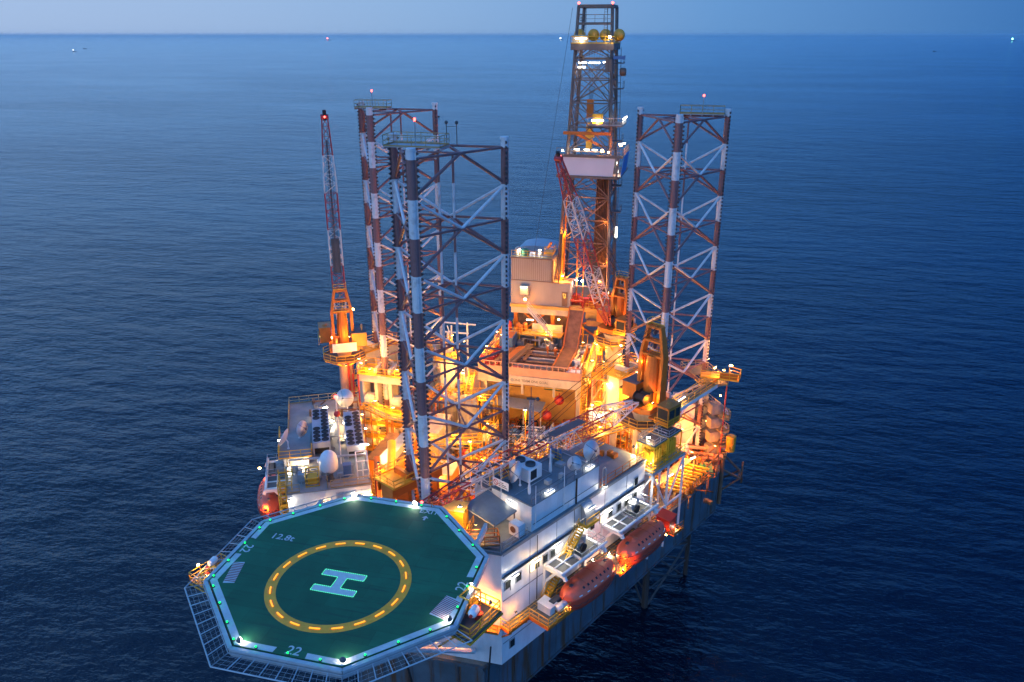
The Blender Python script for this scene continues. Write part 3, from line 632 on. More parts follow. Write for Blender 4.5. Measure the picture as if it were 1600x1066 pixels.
# yellow inclined stair from walkway up to the hood platform
st = MB().stairs((.9,5.9,WZ),(.9,12.4,12.0),.8,(1,0,0)).build('outside_stair', M_yellow, qr)
MB().prism([(.1,12.6),(1.5,12.6),(1.5,15.0),(.1,15.0)], 11.86, 12.0).build('stair_landing', M_yellow, qr)
MB().rail([(1.45,12.6,12.0),(1.45,15.0,12.0)], r=.04).build('landing_railing', M_yellow, qr)

# things on the roofs
def dish(loc, aim, r, label, h=1.6, name='satellite_dish', grp='satellite dishes on the quarters roofs', col=None):
    t = thing(name, label, 'satellite dish', loc, 0, grp); a = Vector(aim).normalized(); c = Vector((0,0,h))+a*.25
    prof = [(max(.001, r*i/8), .22*r*(i/8)**2*1.6) for i in range(9)]
    MB().lathe(prof, c, 24, a).lathe([(max(.001,r*i/8), .22*r*(i/8)**2*1.6-.03) for i in range(9)][::-1], c, 24, a).build('reflector', col or M_dish, t, smooth=True)
    MB().lathe([(.16,0),(.16,.1),(.08,.2),(.08,h-.2)], (0,0,0), 10).tube((0,0,h-.3), c, .08).build('pedestal', M_white, t)
    f = c+a*r*.95; mb = MB(); b1 = Vector((0,0,1)).cross(a).normalized(); b2 = a.cross(b1)
    for e in (0,2.1,4.2): mb.tube(c+(b1*math.cos(e)+b2*math.sin(e))*r*.95+a*.3*r, f, .025, 4)
    mb.tube(f-a*.15, f+a*.12, .09, 8); mb.build('feed_horn', M_dgrey, t); return t
M_dish = paint('dish_white', (.58,.60,.64), .4, .08, 1)
def RQ(n, t, dz): v = WQ(n, t, 0); return (v.x, v.y, Z0+dz)
UR = HT+3.4
dish(RQ(-3.9,7.2,UR), (-.75,-.45,.5), 1.25, 'tilted white satellite dish near the front of the upper roof beside the air cooler', 1.5)
dish(RQ(-.9,13.3,UR), (-.2,-.8,.55), .85, 'smaller satellite dish on a post at the edge of the upper roof', 1.3)
dish(RQ(-1.5,16.2,UR), (.75,-.55,.35), 1.25, 'round blue white satellite dish at the far corner of the upper roof', 1.6)
for n, t, hh, lb in ((-4.8,9.1,0,'big white roof air cooler with two round fans beside the tilted dish'),):
    c = thing('air_cooler', lb, 'air cooler', RQ(n,t,UR), QR)
    MB().box(-1.5,1.5,-1.1,1.1,.15,1.75).build('casing', M_white, c); MB().box(-1.4,1.4,-1.0,1.0,0,.15).build('base_frame', M_dgrey, c)
    MB().box(1.5,1.53,-.8,.2,.4,1.5).build('louvre', M_black, c)
    for x in (-.75,.75): f = MB().lathe([(.58,1.75),(.58,2.0),(.5,2.0),(.5,1.8),(.001,1.79)], (x,0,0), 18).build('fan', M_dgrey, c)
c = thing('air_conditioner', 'small white air conditioner with a red grille beside the grey canopy', 'air conditioner', RQ(-1.1,3.6,HT+.12), QR)
MB().box(-.7,.7,-.5,.5,.1,1.5).build('casing', M_white, c); MB().lathe([(.38,0),(.38,.05),(.001,.06)], (-.1,-.5,.85), 16, (0,-1,0)).build('fan', M_rust, c); MB().box(-.6,.6,-.4,.4,0,.1).build('base_frame', M_dgrey, c)
mb = MB()
for k in range(3): mb.cbox((-5.3+.7*k,11.6,0),(.5,.4,.6),0)
single('battery_box', MB().box(-1.2,1.2,-.3,.3,0,.5).box(-1.0,-.5,-.25,.25,.5,.8).box(.3,.9,-.25,.25,.5,.9), M_dgrey, 'low dark grey battery box behind the tilted dish on the upper roof', 'box', RQ(-5.3,5.9,UR), QR)
def whip(loc, h, label, r=.05, mat=None):
    t = MB().lathe([(.15,0),(.15,.12),(r*1.6,.2),(r*1.3,h*.4),(r,h*.41),(r*.6,h)], (0,0,0), 6); return single('whip_antenna', t, mat or M_white, label, 'antenna', loc, group='whip antennas on the quarters roofs')
whip(RQ(-2.0,6.6,UR), 2.6, 'short white post aerial in front of the cooler on the upper roof', .12)
whip(RQ(-3.3,11.7,UR), 3.0, 'white post aerial in the middle of the upper roof', .12)
whip(RQ(-.2,5.6,UR-3), 5.2, 'thin whip antenna at the front corner of the upper block'); whip(RQ(-.2,10.4,UR-3), 5.5, 'thin whip antenna half way along the upper block wall'); whip(RQ(-4.6,4.9,UR-2.4), 5.6, 'tall thin whip antenna beside the notice board'); whip(RQ(-6.0,5.2,UR-2.4), 4.6, 'thick grey post aerial standing between the notice board and the boom', .16, M_steel)
gb = thing('gas_bottle_rack', 'small rack of grey gas bottles near the far corner of the upper roof', 'bottle rack', RQ(-4.9,14.6,UR), QR)
for k in range(5): MB().lathe([(.14,0),(.14,1.1),(.06,1.3),(.06,1.4)], (-.7+.35*k,0,.05), 10).build('gas_bottle', M_grey if k%2 else M_blue, gb)
MB().box(-.95,.95,-.25,.25,0,.05).rail([(-.95,-.2,.0),(.95,-.2,.0)],h=.9,r=.03,kick=False).build('rack_frame', M_yellow, gb)
mb = MB(); mb.path([(U0+.6,UA+.6,HT+3.5),(U0+.6,UB-.8,HT+3.5),(U1-1,UB-.8,HT+3.5)], .06); mb.path([(-2.9,UA+.4,HT+3.47),(-2.9,11.5,HT+3.47),(-4.4,11.5,HT+3.47)], .05); mb.box(-3.9,-3.0,13.2,14.1,HT+3.4,HT+3.75); mb.box(-2.2,-1.6,9.3,10.0,HT+3.4,HT+3.9); mb.cbox((-1.4,11.4,HT+3.4),(.5,.5,.7)); mb.lathe([(.22,0),(.22,.7),(.4,.75),(.4,1.0),(.1,1.1)],(-4.6,13.4,HT+3.4),10)
tag(mb.build('roof_fitting', M_steel, ub), kind='stuff')
# tall lattice radio mast behind the upper block
t = thing('radio_mast', 'slim grey lattice radio mast rising behind the white air cooler', 'mast', RQ(-7.6,13.2,HT+.1)); H = 10.5
mb = MB()
for k in range(3):
    a = 2*math.pi*k/3; mb.tube((.55*math.cos(a),.55*math.sin(a),0),(.22*math.cos(a),.22*math.sin(a),H),.07,6)
mb.build('mast_leg', M_steel, t); mb = MB()
for j in range(14):
    z0, z1 = H*j/14, H*(j+1)/14; r0, r1 = .55-.33*j/14, .55-.33*(j+1)/14
    for k in range(3):
        a, b_ = 2*math.pi*k/3, 2*math.pi*(k+1)/3; mb.tube((r0*math.cos(a),r0*math.sin(a),z0),(r1*math.cos(b_),r1*math.sin(b_),z1),.03,4); mb.tube((r1*math.cos(a),r1*math.sin(a),z1),(r1*math.cos(b_),r1*math.sin(b_),z1),.03,4)
mb.build('mast_lattice', M_steel, t); MB().tube((0,0,H),(0,0,H+1.6),.05,5).tube((-.5,0,H+.1),(.8,0,H+.1),.12,6).ball((.75,0,H+.15),.25,8,6).build('mast_head', M_dgrey, t)
# life-raft canisters and locker on the wide platform
WZW = Z0+WZ
single('locker', MB().prism([(-.9,-.6),(.9,-.6),(.9,.6),(-.9,.6)],0,.9).extr([(-.95,-.65,.9),(.95,-.65,.9),(.95,.65,1.05),(-.95,.65,1.05)],(0,0,.08)), M_white, 'low white storage locker on the railed platform beside the first lifeboat', 'locker', (*WQ(2.0,5.2,0)[:2],WZW), QR)
lr = thing('life_raft_rack', 'orange life raft canister rack lit by a lamp at the end of the platform', 'life raft', (*WQ(3.3,6.0,0)[:2],WZW), QR)
MB().lathe([(.001,-.9),(.4,-.8),(.45,-.3),(.48,-.28),(.48,-.2),(.45,-.18),(.45,.7),(.4,.8),(.001,.9)], (0,.2,.75), 14, (0,1,0)).build('canister', M_white, lr, smooth=True)
MB().beam((-.4,-.5,.15),(.4,-.5,.15),.1,.3).beam((-.4,.9,.15),(.4,.9,.15),.1,.3).build('cradle', M_orange, lr); MB().cbox((-.9,.1,0),(.7,1.5,1.2)).build('hose_box', M_dgrey, lr)

# ------------------------------------------------------------------ lifeboats in their davits
def lifeboat(loc, rz, label):
    t = thing('lifeboat', label, 'lifeboat', loc, rz, 'enclosed lifeboats in davits'); L_, B_, H_ = 8.8, 3.3, 3.4; nu, nv = 28, 20
    def hullpt(u, v):                                # u along 0..1, v around 0..1 (0 keel, 0.5 top)
        e = 1-abs(2*u-1)**3.2; e = max(e,0)**.5; a = 2*math.pi*v; s, c = math.sin(a), -math.cos(a)
        w = B_/2*e**.9*(abs(s)**.75)*(1 if s >= 0 else -1); zz = c*(.50 if c < 0 else .50); sh = .22*(2*u-1)**2*(1.0 if c < .2 else .2)
        z = H_*(.5+ (zz*(.55+.45*e)) ) + sh*(1 if c < 0 else 0)
        return (w, (u-.5)*L_, z)
    low, up = MB(), MB()
    for mb_, rng in ((low, [(k/nv) for k in range(-6,7)]), (up, [(k/nv) for k in range(6,15)])):
        vs = [hullpt((i+.001)/(nu+.002), v) for i in range(nu+1) for v in rng]; m = len(rng)
        mb_.add(vs, [(i*m+j,(i+1)*m+j,(i+1)*m+j+1,i*m+j+1) for i in range(nu) for j in range(m-1)])
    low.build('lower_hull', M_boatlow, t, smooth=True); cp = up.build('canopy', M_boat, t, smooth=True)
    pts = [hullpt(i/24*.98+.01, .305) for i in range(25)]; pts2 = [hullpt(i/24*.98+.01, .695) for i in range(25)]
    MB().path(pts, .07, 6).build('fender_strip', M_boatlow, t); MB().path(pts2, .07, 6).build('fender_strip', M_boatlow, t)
    cn = MB().lathe([(.75,-.4),(.75,.25),(.62,.5),(.001,.58)], (0,-1.9,2.85), 14).build('conning_dome', M_boat, t, smooth=True)
    MB().box(-.5,.5,-2.68,-2.6,2.95,3.2).build('dome_window', M_black, cn)
    for y in (-3.4,-.3,2.6): MB().lathe([(.3,0),(.3,.1),(.001,.12)], (0.55 if y<2 else .3,y,2.86 if abs(y)<3 else 2.45), 12, (.25,-.15 if y<0 else .1,1)).build('hatch', M_black if y != -.3 else M_boat, t)
    MB().rail([(-.5,-.8,3.02),(-.5,2.2,2.95)], h=.28, r=.03, kick=False).rail([(.5,-.8,3.02),(.5,2.2,2.95)], h=.28, r=.03, kick=False).build('grab_rail', M_boatlow, t)
    for sg, v in ((1,.39),(-1,.61)):                 # side windows, reflective tape and a grab line along each side
        mb = MB(); tp = MB(); gl = []
        for i in range(7):
            u = .24+i*.085; p = Vector(hullpt(u,v)); p2 = Vector(hullpt(u+.03,v)); up_ = Vector(hullpt(u,v+.035*sg)); dn = Vector(hullpt(u,v-.035*sg)); o_ = Vector((sg*.02,0,.01))
            mb.quad(p+o_, p2+o_, Vector(hullpt(u+.03,v+.03*sg))+o_, Vector(hullpt(u,v+.03*sg))+o_)
        for i in range(6):
            u = .14+i*.135; o_ = Vector((sg*.02,0,.012)); w_ = .012*sg
            tp.quad(Vector(hullpt(u,v-.06*sg))+o_, Vector(hullpt(u+.05,v-.06*sg))+o_, Vector(hullpt(u+.05,v-.06*sg+w_))+o_, Vector(hullpt(u,v-.06*sg+w_))+o_)
        for i in range(33): u = .05+.9*i/32; q_ = Vector(hullpt(u,.5-sg*.245)); q_ += Vector((sg*.09,0,-.22*abs(math.sin(math.pi*i/4)))); gl.append(q_)
        tag(mb.build('side_window', M_glass, t), kind='stuff'); tag(tp.build('reflective_tape', M_white, t), kind='stuff'); MB().path(gl, .03, 4).build('grab_line', M_dgrey, t)
    for u in (.32,.55,.72): MB().path([hullpt(u,.5+k*.19/6) for k in range(-6,7)], .022, 4).build('canopy_seam', M_boatlow, t)
    for y in (-3.1,3.1): MB().tube((0,y,2.5),(0,y,3.3),.09,6).box(-.15,.15,y-.2,y+.2,3.2,3.4).build('lifting_hook', M_dgrey, t)
    MB().lathe([(.28,0),(.28,.2),(.1,.25)], (0,-3.85,1.7), 10, (0,-1,0)).build('bow_ring', M_dgrey, t)
    return t
def davit(loc, rz, label):
    t = thing('lifeboat_davit', label, 'davit', loc, rz, 'white lifeboat davits')
    for y in (-3.6,3.6):
        mb = MB(); mb.beam((-2.4,y,0),(-2.4,y,4.2),.35,.4).beam((-2.4,y,4.2),(.3,y,4.2),.4,.45).beam((-2.4,y,2.2),(-.9,y,4.0),.25,.3).beam((.3,y,4.2),(.5,y,3.7),.3,.4); mb.build('davit_frame', M_white, t)
    MB().tube((.2,-4.1,4.55),(.2,4.3,4.55),.17,8).build('torsion_tube', M_white, t); MB().tube((-2.3,-4,4.5),(-2.3,3.9,4.5),.14,8).tube((-1.2,-3.6,4.45),(-1.2,-.2,4.45),.09,6).build('rear_tube', M_white, t)
    pf = MB().box(-2.2,.05,-3.4,-.4,4.28,4.36).build('top_plate', M_dgrey, t); MB().beam((-2.2,-1.9,4.42),(.05,-1.9,4.42),.16,.1).build('plate_rib', M_white, pf)
    w = MB().lathe([(.42,-.6),(.42,.6)], (-1.5,1.2,4.95), 12, (0,1,0)).box(-2.0,-1.0,.9,1.6,4.3,5.5).cbox((-1.6,2.0,4.3),(.6,.5,1.5)).build('winch', M_steel, t); MB().lathe([(.5,0),(.5,.25)], (-.95,1.2,4.95), 14, (1,0,0)).build('winch_drum', M_black, w)
    g = MB().box(-2.2,.2,.3,3.8,4.2,4.28); g.build('winch_platform', M_grating, t); MB().rail([(.2,-.4,4.28),(.2,3.9,4.28),(-2.2,3.9,4.28)], r=.035).rail([(-2.2,-.2,4.28),(.2,-.4,4.28)], r=.035).build('railing', M_steel, t)
    for y in (-3.1,3.1): MB().tube((0,y,4.1),(0,y,3.35),.035,5).build('fall_wire', M_dgrey, t)
    return t
BZ = WZW-.95
for k, (t_, lb, ld) in enumerate(((10.9,'orange enclosed lifeboat hung beside the railed life raft platform','white davit with a winch over the lifeboat beside the life raft platform'),(21.6,'orange enclosed lifeboat with a bright orange glow on its bow, beside the red locker','white davit with a winch over the lifeboat that glows orange at its bow'))):
    p = WQ(3.2, t_, BZ)
    if k == 0: LB0 = lifeboat(p, QR, lb); DV0 = davit(WQ(2.6,t_-.4,WZW-.3), QR, ld)
    else: dup(LB0, p, QR, lb); dup(DV0, WQ(2.6,t_-.4,WZW-.3), QR, ld)
floodlight(qr, (4.5,15.9,WZ+.5), AMBER, 1100, .2, False, (-.15,1,.1)); floodlight(qr, (3.0,6.3,WZ-.6), AMBER, 70, .12, False, (-.1,1,.2)); floodlight(qr, (3.8,26.4,WZ-.2), AMBER, 130, .15, False, (-.1,-1,0))
mb = MB(); mb.prism([(1.5,26.6),(4.8,26.6),(4.8,29.0),(1.5,29.0)], WZ-.15, WZ); mb.rail([(4.7,26.7,WZ),(4.7,28.9,WZ)], r=.04); mb.build('boat_landing', M_orange, qr)
single('equipment_locker', MB().extr([(-1.0,-.7,0),(1.0,-.7,0),(1.0,.7,0),(-1.0,.7,0)],(0,0,1.5)).extr([(-1.1,-.8,1.5),(1.1,-.8,1.5),(1.1,.8,1.9),(-1.1,.8,1.9)],(0,0,.08)), M_red, 'red equipment locker with a sloping top past the far lifeboat', 'locker', (*WQ(2.9,27.6,0)[:2],WZW), QR)
# ------------------------------------------------------------------ pedestal cranes (local y = boom heading, slewing ring at local z 0)
M_bred = paint('boom_red_paint', (.33,.035,.045), .5, .2, 1.5, .1); M_bwhite = paint('boom_white_paint', (.58,.56,.56), .5, .15, 1.5, .1)
def crane(loc, tip, zped, label, bands=6, bw=1.7, pedr=1.35, pmat=None, gs=1., cabx=0., cabz=0., ocab=False):
    loc = Vector(loc); tip = Vector(tip); hd = tip-loc; rz = math.atan2(-hd.x, hd.y)
    t = thing('pedestal_crane', label, 'crane', loc, rz, 'pedestal cranes of the rig')
    pm = pmat or M_cream; hz = zped-loc.z
    MB().lathe([(pedr,hz),(pedr,-1.4),(pedr*1.25,-.5),(pedr*1.3,-.15)], (0,0,0), 20).build('pedestal', pm, t, smooth=False)
    oc = [(3.6*math.cos(R(22.5+45*i)), 3.6*math.sin(R(22.5+45*i))) for i in range(8)]
    w = MB().prism(oc, -1.5, -1.36).build('service_platform', M_brown, t)
    MB().rail([(x,y,-1.36) for x,y in oc], closed=True, r=.05, sp=1.3).build('railing', M_yellow, w)
    mb = MB()
    for i in range(8): mb.beam((pedr*oc[i][0]/3.6,pedr*oc[i][1]/3.6,-2.9),(oc[i][0]*.95,oc[i][1]*.95,-1.6),.14,.2)
    mb.build('platform_bracket', M_yellow, w)
    MB().lathe([(1.7,-.15),(1.9,0),(1.9,.35),(1.7,.45)], (0,0,0), 20).build('slewing_ring', M_dgrey, t)
    MB().prism([(-2.3,-3.2),(2.3,-3.2),(2.3,1.9),(1.2,2.6),(-1.2,2.6),(-2.3,1.9)], .45, 1.15).build('upper_frame', M_orange, t)
    MB().box(-1.9,1.9,-3.45,-3.2,.5,1.9).build('counterweight', M_bwhite, t)
    e = MB().box(1.3,3.6,-3.0,.4,1.15,3.3).build('engine_house', M_orange, t); MB().box(1.25,3.65,-3.05,.45,3.3,3.38).build('engine_house_roof', M_dgrey, e); MB().box(3.6,3.62,-2.5,-.4,1.6,2.9).build('louvre', M_black, e)
    MB().tube((2.9,-2.4,3.3),(2.9,-2.4,4.6),.16,8).build('exhaust_pipe', M_dgrey, e)
    cx_, cz_ = cabx, cabz
    c = MB().extr([(-3.7+cx_,.2,1.0+cz_),(-1.9+cx_,.2,1.0+cz_),(-1.9+cx_,2.9,1.0+cz_),(-3.7+cx_,2.9,1.0+cz_)], (0,0,2.5)).build('cab', M_orange if ocab else M_cabcol, t)
    MB().box(-3.55+cx_,-2.05+cx_,2.9,2.93,1.5+cz_,3.2+cz_).box(-3.73+cx_,-3.7+cx_,1.6,2.7,1.9+cz_,3.1+cz_).box(-3.73+cx_,-3.7+cx_,.4,1.3,1.9+cz_,3.1+cz_).build('cab_window', M_glass, c); MB().box(-3.8+cx_,-1.8+cx_,.1,3.1,3.5+cz_,3.6+cz_).ball((-2.8+cx_,1.4,3.6+cz_),.45,10,6,(1,1.3,.6)).build('cab_roof', M_cabcol, c)
    MB().rail([(-3.9+cx_,-.6,1.0+cz_),(-3.9+cx_,3.2,1.0+cz_),(-1.8+cx_,3.2,1.0+cz_)], h=.9, r=.04).build('cab_railing', M_yellow, c)
    if cx_: MB().box(-2.2+cx_,-2.3,.4,2.2,.7+cz_,.95+cz_).build('cab_bracket', M_orange, c)
    # gantry: two tall tapering side plates, cross beams and an inner mast
    gx = 1.55*gs; H1, H2 = 6.0*gs, 9.3*gs
    for s in (-1,1):
        pts = [(s*gx,-1.9,1.1),(s*gx,-.9,1.1),(s*gx,-.8,H1),(s*gx*.62,-1.0,H2),(s*gx*.62,-1.9,H2),(s*gx,-2.0,H1)]
        mb = MB(); mb.extr([(s*gx,-2.0,1.1),(s*gx,-1.45,1.1),(s*gx,-1.45,H1),(s*gx,-2.0,H1)], (-s*.45,0,0)); mb.extr([(s*gx,-1.0,1.1),(s*gx,-.5,1.1),(s*gx,-.8,H1),(s*gx,-1.2,H1)], (-s*.45,0,0))
        if gs > 1.2: mb.extr([(s*gx*.99,-1.5,1.1),(s*gx*.99,-.9,1.1),(s*gx*.99,-1.1,H1),(s*gx*.99,-1.5,H1)], (-s*.3,0,0))
        mb.extr([(s*gx,-2.0,H1),(s*gx,-.8,H1),(s*gx*.6,-1.0,H2),(s*gx*.6,-1.8,H2)], (-s*.4,0,0)); mb.build('gantry_side', M_orange, t)
    for z, k in ((H1,1),(H2-.2,.6),(7.6*gs,.8),(2.6,1)): MB().beam((-gx*k,-1.75,z),(gx*k,-1.75,z),.4,.35).beam((-gx*k,-1.0,z),(gx*k,-1.0,z),.3,.3).beam((0,-1.75,z),(0,-1,z),.2,.2).build('gantry_cross_beam', M_orange, t)
    MB().lathe([(.75*gs**2,1.1),(.7*gs**2,4.5),(.55*gs**2,H1)], (0,-1.4,0), 14).build('mast', M_orange, t)
    mb = MB(); mb.rail([(-1.2,-2.1,H1+.1),(1.2,-2.1,H1+.1)], h=1, r=.035); mb.rail([(-1.0,-1.9,H2),(1.0,-1.9,H2),(1.0,-.9,H2)], h=.9, r=.03)
    for i in range(18): mb.beam((.2,-2.05,1.4+i*.42),(.65,-2.05,1.4+i*.42),.04)
    mb.beam((.2,-2.05,1.2),(.2,-2.05,9),.05).beam((.65,-2.05,1.2),(.65,-2.05,9),.05); mb.build('gantry_ladder', M_yellow, t)
    for z in (7.0,8.6): MB().lathe([(.42,-.12),(.42,.12)], (0,-1.4,z*gs), 14, (1,0,0)).build('sheave', M_dgrey, t)
    for y in (-.3,.9): MB().lathe([(.6,-.9),(.8,-.9),(.8,-.8),(.55,-.8),(.55,.8),(.8,.8),(.8,.9),(.6,.9)], (0,y,1.9), 16, (1,0,0)).build('winch_drum', M_black, t)
    # lattice boom
    b0 = Vector((0,2.1,1.7)); tl = Matrix.Rotation(-rz,4,'Z') @ (tip-loc); b1 = Vector((0,tl.y,tl.z)); d = (b1-b0); Lb = d.length; d.normalize(); sx = Vector((1,0,0)); up = sx.cross(d)*1.0
    def wid(f): return bw*min(1, .45+f/.16*.55) if f < .16 else (bw if f < .72 else bw-(bw*.55)*((f-.72)/.28))
    def hei(f): return bw*min(1,.12+f/.16*.88) if f < .16 else (bw if f < .72 else bw-(bw*.72)*((f-.72)/.28))
    def P(f, i, j): return b0+d*(Lb*f)+sx*(i*wid(f)/2)+up*(j*hei(f)/2)
    nb = 24; secs = bands
    for s in range(secs):
        mb = MB(); m0, m1 = s*nb//secs, (s+1)*nb//secs
        for k in range(m0, m1):
            f0, f1 = k/nb, (k+1)/nb
            for i,j in ((-1,-1),(1,-1),(1,1),(-1,1)): mb.tube(P(f0,i,j),P(f1,i,j),.10,6)
            q = [(-1,-1),(1,-1),(1,1),(-1,1)]
            for a in range(4):
                u, v = q[a], q[(a+1)%4]
                mb.tube(P(f0,*u) if k%2 else P(f0,*v), P(f1,*v) if k%2 else P(f1,*u), .05, 5); mb.tube(P(f1,*u),P(f1,*v),.045,4)
        mb.build('boom_section', M_bred if (secs-1-s)%2 == 0 else M_bwhite, t)
    f = .16
    mb = MB(); mb.extr([P(.03,-.8,.2),P(.3,-.5,1.06),P(.3,.5,1.06),P(.03,.8,.2)][::1], up*.03) if False else mb.beam(P(.30,0,1.05),P(.46,0,1.05),1.3,.05).beam(P(.46,0,1.05),P(.9,0,1.05),.3,.05); mb.build('boom_walkway', M_dgrey, t)
    hd_ = MB().tube(P(1,-1.4,0),P(1,1.4,0),.4,10).box(0,0,0,0,0,0).build('boom_head', M_bred, t)
    MB().tube(P(.985,0,.2),P(1.03,0,1.2),.3,8).build('boom_head_sheave', M_black, hd_)
    lp = P(1.0,0,1.0)+up*.3; MB().ball(lp, .16, 8, 6).build('obstruction_lamp', M_redl, hd_)
    g = Vector((0,-1.4,H2)); mb = MB()
    for s in (-.5,.5): mb.tube(g+sx*s, P(.97,s,1), .035, 4); mb.tube(g+sx*s*.6, P(.6,s*.5,1), .03, 4)
    mb.build('pendant_wire', M_black, t)
    k = P(.97,0,-1); return t, k
M_pinkorange = paint('panel_fence_paint', (.50,.27,.17), .55, .15, .6, .15)
M_cabcol = paint('cab_mustard_paint', (.42,.15,.02), .45, .15, 1, .1)
craneR, hkR = crane((20.5,23.6,40.0), (.4,-9.4,41.6), 24, 'orange crane with its red and white boom lying down towards the helideck', 6, 2.2, 1.35, None, 1.27, -2.2, -.6)
craneL, hkL = crane((-29.3,34.2,40.2), (-31.7,38.6,76.2), 22, 'orange crane over the sea edge with its lattice boom raised nearly upright', 6, 1.9, 1.05, M_pinkorange, 1.12, 0, 0, True)
craneA, hkA = crane((12.8,51.4,40.6), (5.4,36.0,71.6), 27, 'orange crane beside the derrick foot with its boom leaning up in front of the derrick', 5, 1.75, 1.5)
for cr in (craneR, craneL, craneA):
    floodlight(cr, (.9,-3.7,3.3), WARM, 380, .22, False, (-.3,.4,-1), off=.5); floodlight(cr, (1.9,-.2,6.5), AMBER, 420, .2, False, (-.6,-1,-.3), off=.8)
    floodlight(cr, (-1.8,.6,1.6), AMBER, 500, .2, False, (1,-.3,.5), off=.6); floodlight(cr, (0,-3.2,-1.8), WARM, 500, .2, False, (0,.4,-1), off=.5)
    floodlight(cr, (2.4,2.5,-1.8), WARM, 500, .2, False, (0,-.4,-1), off=.5)
# small mooring basket on the left pedestal
mb = MB(); mb.prism([(-31,31.6),(-28,31.6),(-28,33),(-31,33)], 31.0, 31.15); mb.rail([(-31,33,31.15),(-31,31.6,31.15),(-28,31.6,31.15),(-28,33,31.15)], r=.05, h=1.3); mb.build('access_basket', M_yellow, craneL, True)
mb = MB(); mb.tube((-28.3,33.2,22),(-28.3,33.2,38),.18,8).tube((-27.7,33.4,22),(-27.7,33.4,36),.14,8); mb.build('cable_riser', M_red, craneL, True)
# ------------------------------------------------------------------ cantilever, drill floor, derrick
CF = 42.0; CD = 35.0                                # cantilever front (y) and pipe-deck height
ct = thing('cantilever', 'orange lit cantilever carrying the pipe deck, with a white lettered beam across its front', 'cantilever', (0,CF,Z0))
for x in (-8.3,8.3): MB().box(x-.45,x+.45,CF+1,80,Z0+1.0,CD-.35).build('side_girder', M_cream, ct, True)
MB().box(-8.8,8.8,CF+.3,80,CD-.35,CD).build('pipe_deck', M_deck, ct, True)
fb = MB().box(-8.9,8.9,CF-.1,CF+.5,33.3,34.75).build('front_beam', M_cream, ct, True)
text_mesh('ONE TEAM ONE GOAL', .58, M_dgrey, basis((.3,CF-.106,34.0),(1,0,0),(0,0,1)), fb, 'slogan_lettering')
MB().lathe([(.34,0),(.34,.012)], (-2.9,CF-.1,34.0), 12, (0,-1,0)).build('badge', M_grey, fb, True)
mb = MB(); n = 18                                   # fence of solid lower panels, posts and open upper bays
for i in range(n+1): x = -8.8+17.6*i/n; mb.box(x-.06,x+.06,CF+.05,CF+.2,34.75,37.0)
mb.box(-8.8,8.8,CF+.06,CF+.18,36.9,37.05); mb.box(-8.8,8.8,CF+.08,CF+.15,34.8,36.1); mb.box(-8.8,8.8,CF+.07,CF+.17,36.1,36.2); mb.build('panel_fence', M_pinkorange, ct, True)
mb = MB()
for x in (-7.5,-1.2,4.2,8.0): mb.box(x-.18,x+.18,CF+.0,CF+.4,31.5,33.3)
mb.build('beam_hanger', M_cream, ct, True)
# bulkhead and stored reels below the front beam
M_yelwall = paint('yellow_bulkhead_paint', (.58,.33,.08), .55, .2, .5, .25)
MB().box(-8.0,8.0,46.6,47.0,Z0+.1,31.8).build('bulkhead', M_yelwall, ct, True)
MB().box(-8.0,8.0,44.5,47.0,31.8,32.0).build('ledge', M_yelwall, ct, True)
mb = MB(); mb.lathe([(1.1,-1.6),(1.1,1.6)], (3.6,45.6,32.3), 18, (1,0,0)); mb.build('hose_reel', M_green, ct, True); mb = MB(); mb.lathe([(1.0,-2),(1.0,2)], (-3.6,45.6,32.2), 16, (1,0,0)); mb.build('cable_reel', M_brown, ct, True)
mb = MB()
for x in (-8.7,8.7):
    for y in (48,54,60,66,72): mb.box(x-.12,x+.12,y-.1,y+.1,CD,CD+1.1)
mb.rail([(-8.7,CF+.5,CD),(-8.7,79,CD)], r=.04); mb.rail([(8.7,CF+.5,CD),(8.7,58,CD)], r=.04); mb.build('deck_railing', M_yellow, ct, True)
# pipe-deck skid beams
for k, y in enumerate((44.2,45.8,47.4,49,50.6,52.2,53.8)): MB().box(-4.6,3.2,y-.35,y+.35,CD,CD+.35).build('pipe_rack_beam', M_grey if k%2 else M_rust, ct, True)
# catwalk and V-door ramp
MB().box(3.5,6.3,42.8,53.2,CD,CD+1.2).build('catwalk', M_rust, ct, True)
rp = MB(); rp.extr([(3.6,53.2,CD+1.2),(6.2,53.2,CD+1.2),(6.3,58.2,42.0),(3.8,58.2,42.0)], (0,.25,-.35)); rp.build('v_door_ramp', M_rust, ct, True)
mb = MB()
for a in (3.6,6.2): mb.beam((a,53.2,CD+1.35),(a+.12,58.2,42.15),.2,.35); mb.beam((a,42.8,CD+1.3),(a,53.2,CD+1.3),.18,.3)
mb.build('ramp_edge', M_orange, ct, True)
# substructure columns under the drill floor
for x in (-6.5,.5,10.5):
    for y in (59,70): MB().box(x-.35,x+.35,y-.35,y+.35,CD,41.7).build('substructure_column', M_orange, ct, True)
for y in (59,70):
    for a, b_ in ((-6.5,.5),(.5,10.5)): MB().beam((a,y,CD+.3),(b_,y,41.5),.3).beam((b_,y,CD+.3),(a,y,41.5),.3).build('substructure_brace', M_orange, ct, True)
MB().box(-7.4,11.4,57.9,72,41.4,41.95).build('drill_floor', M_yelwall, ct, True)
mb = MB(); mb.rail([(6.5,57.95,41.95),(11.3,57.95,41.95),(11.3,72,41.95)], r=.05); mb.build('floor_railing', M_yellow, ct, True)
MB().box(-7.2,3.4,58.0,58.2,40.3,41.4).build('floor_skirt', M_cream, ct, True); MB().box(6.6,11.2,58.0,58.2,40.2,41.3).build('floor_skirt', M_yelwall, ct, True)
MB().box(-7.0,3.2,60.2,60.4,CD+.1,41.3).build('rear_bulkhead', M_brown, ct, True)
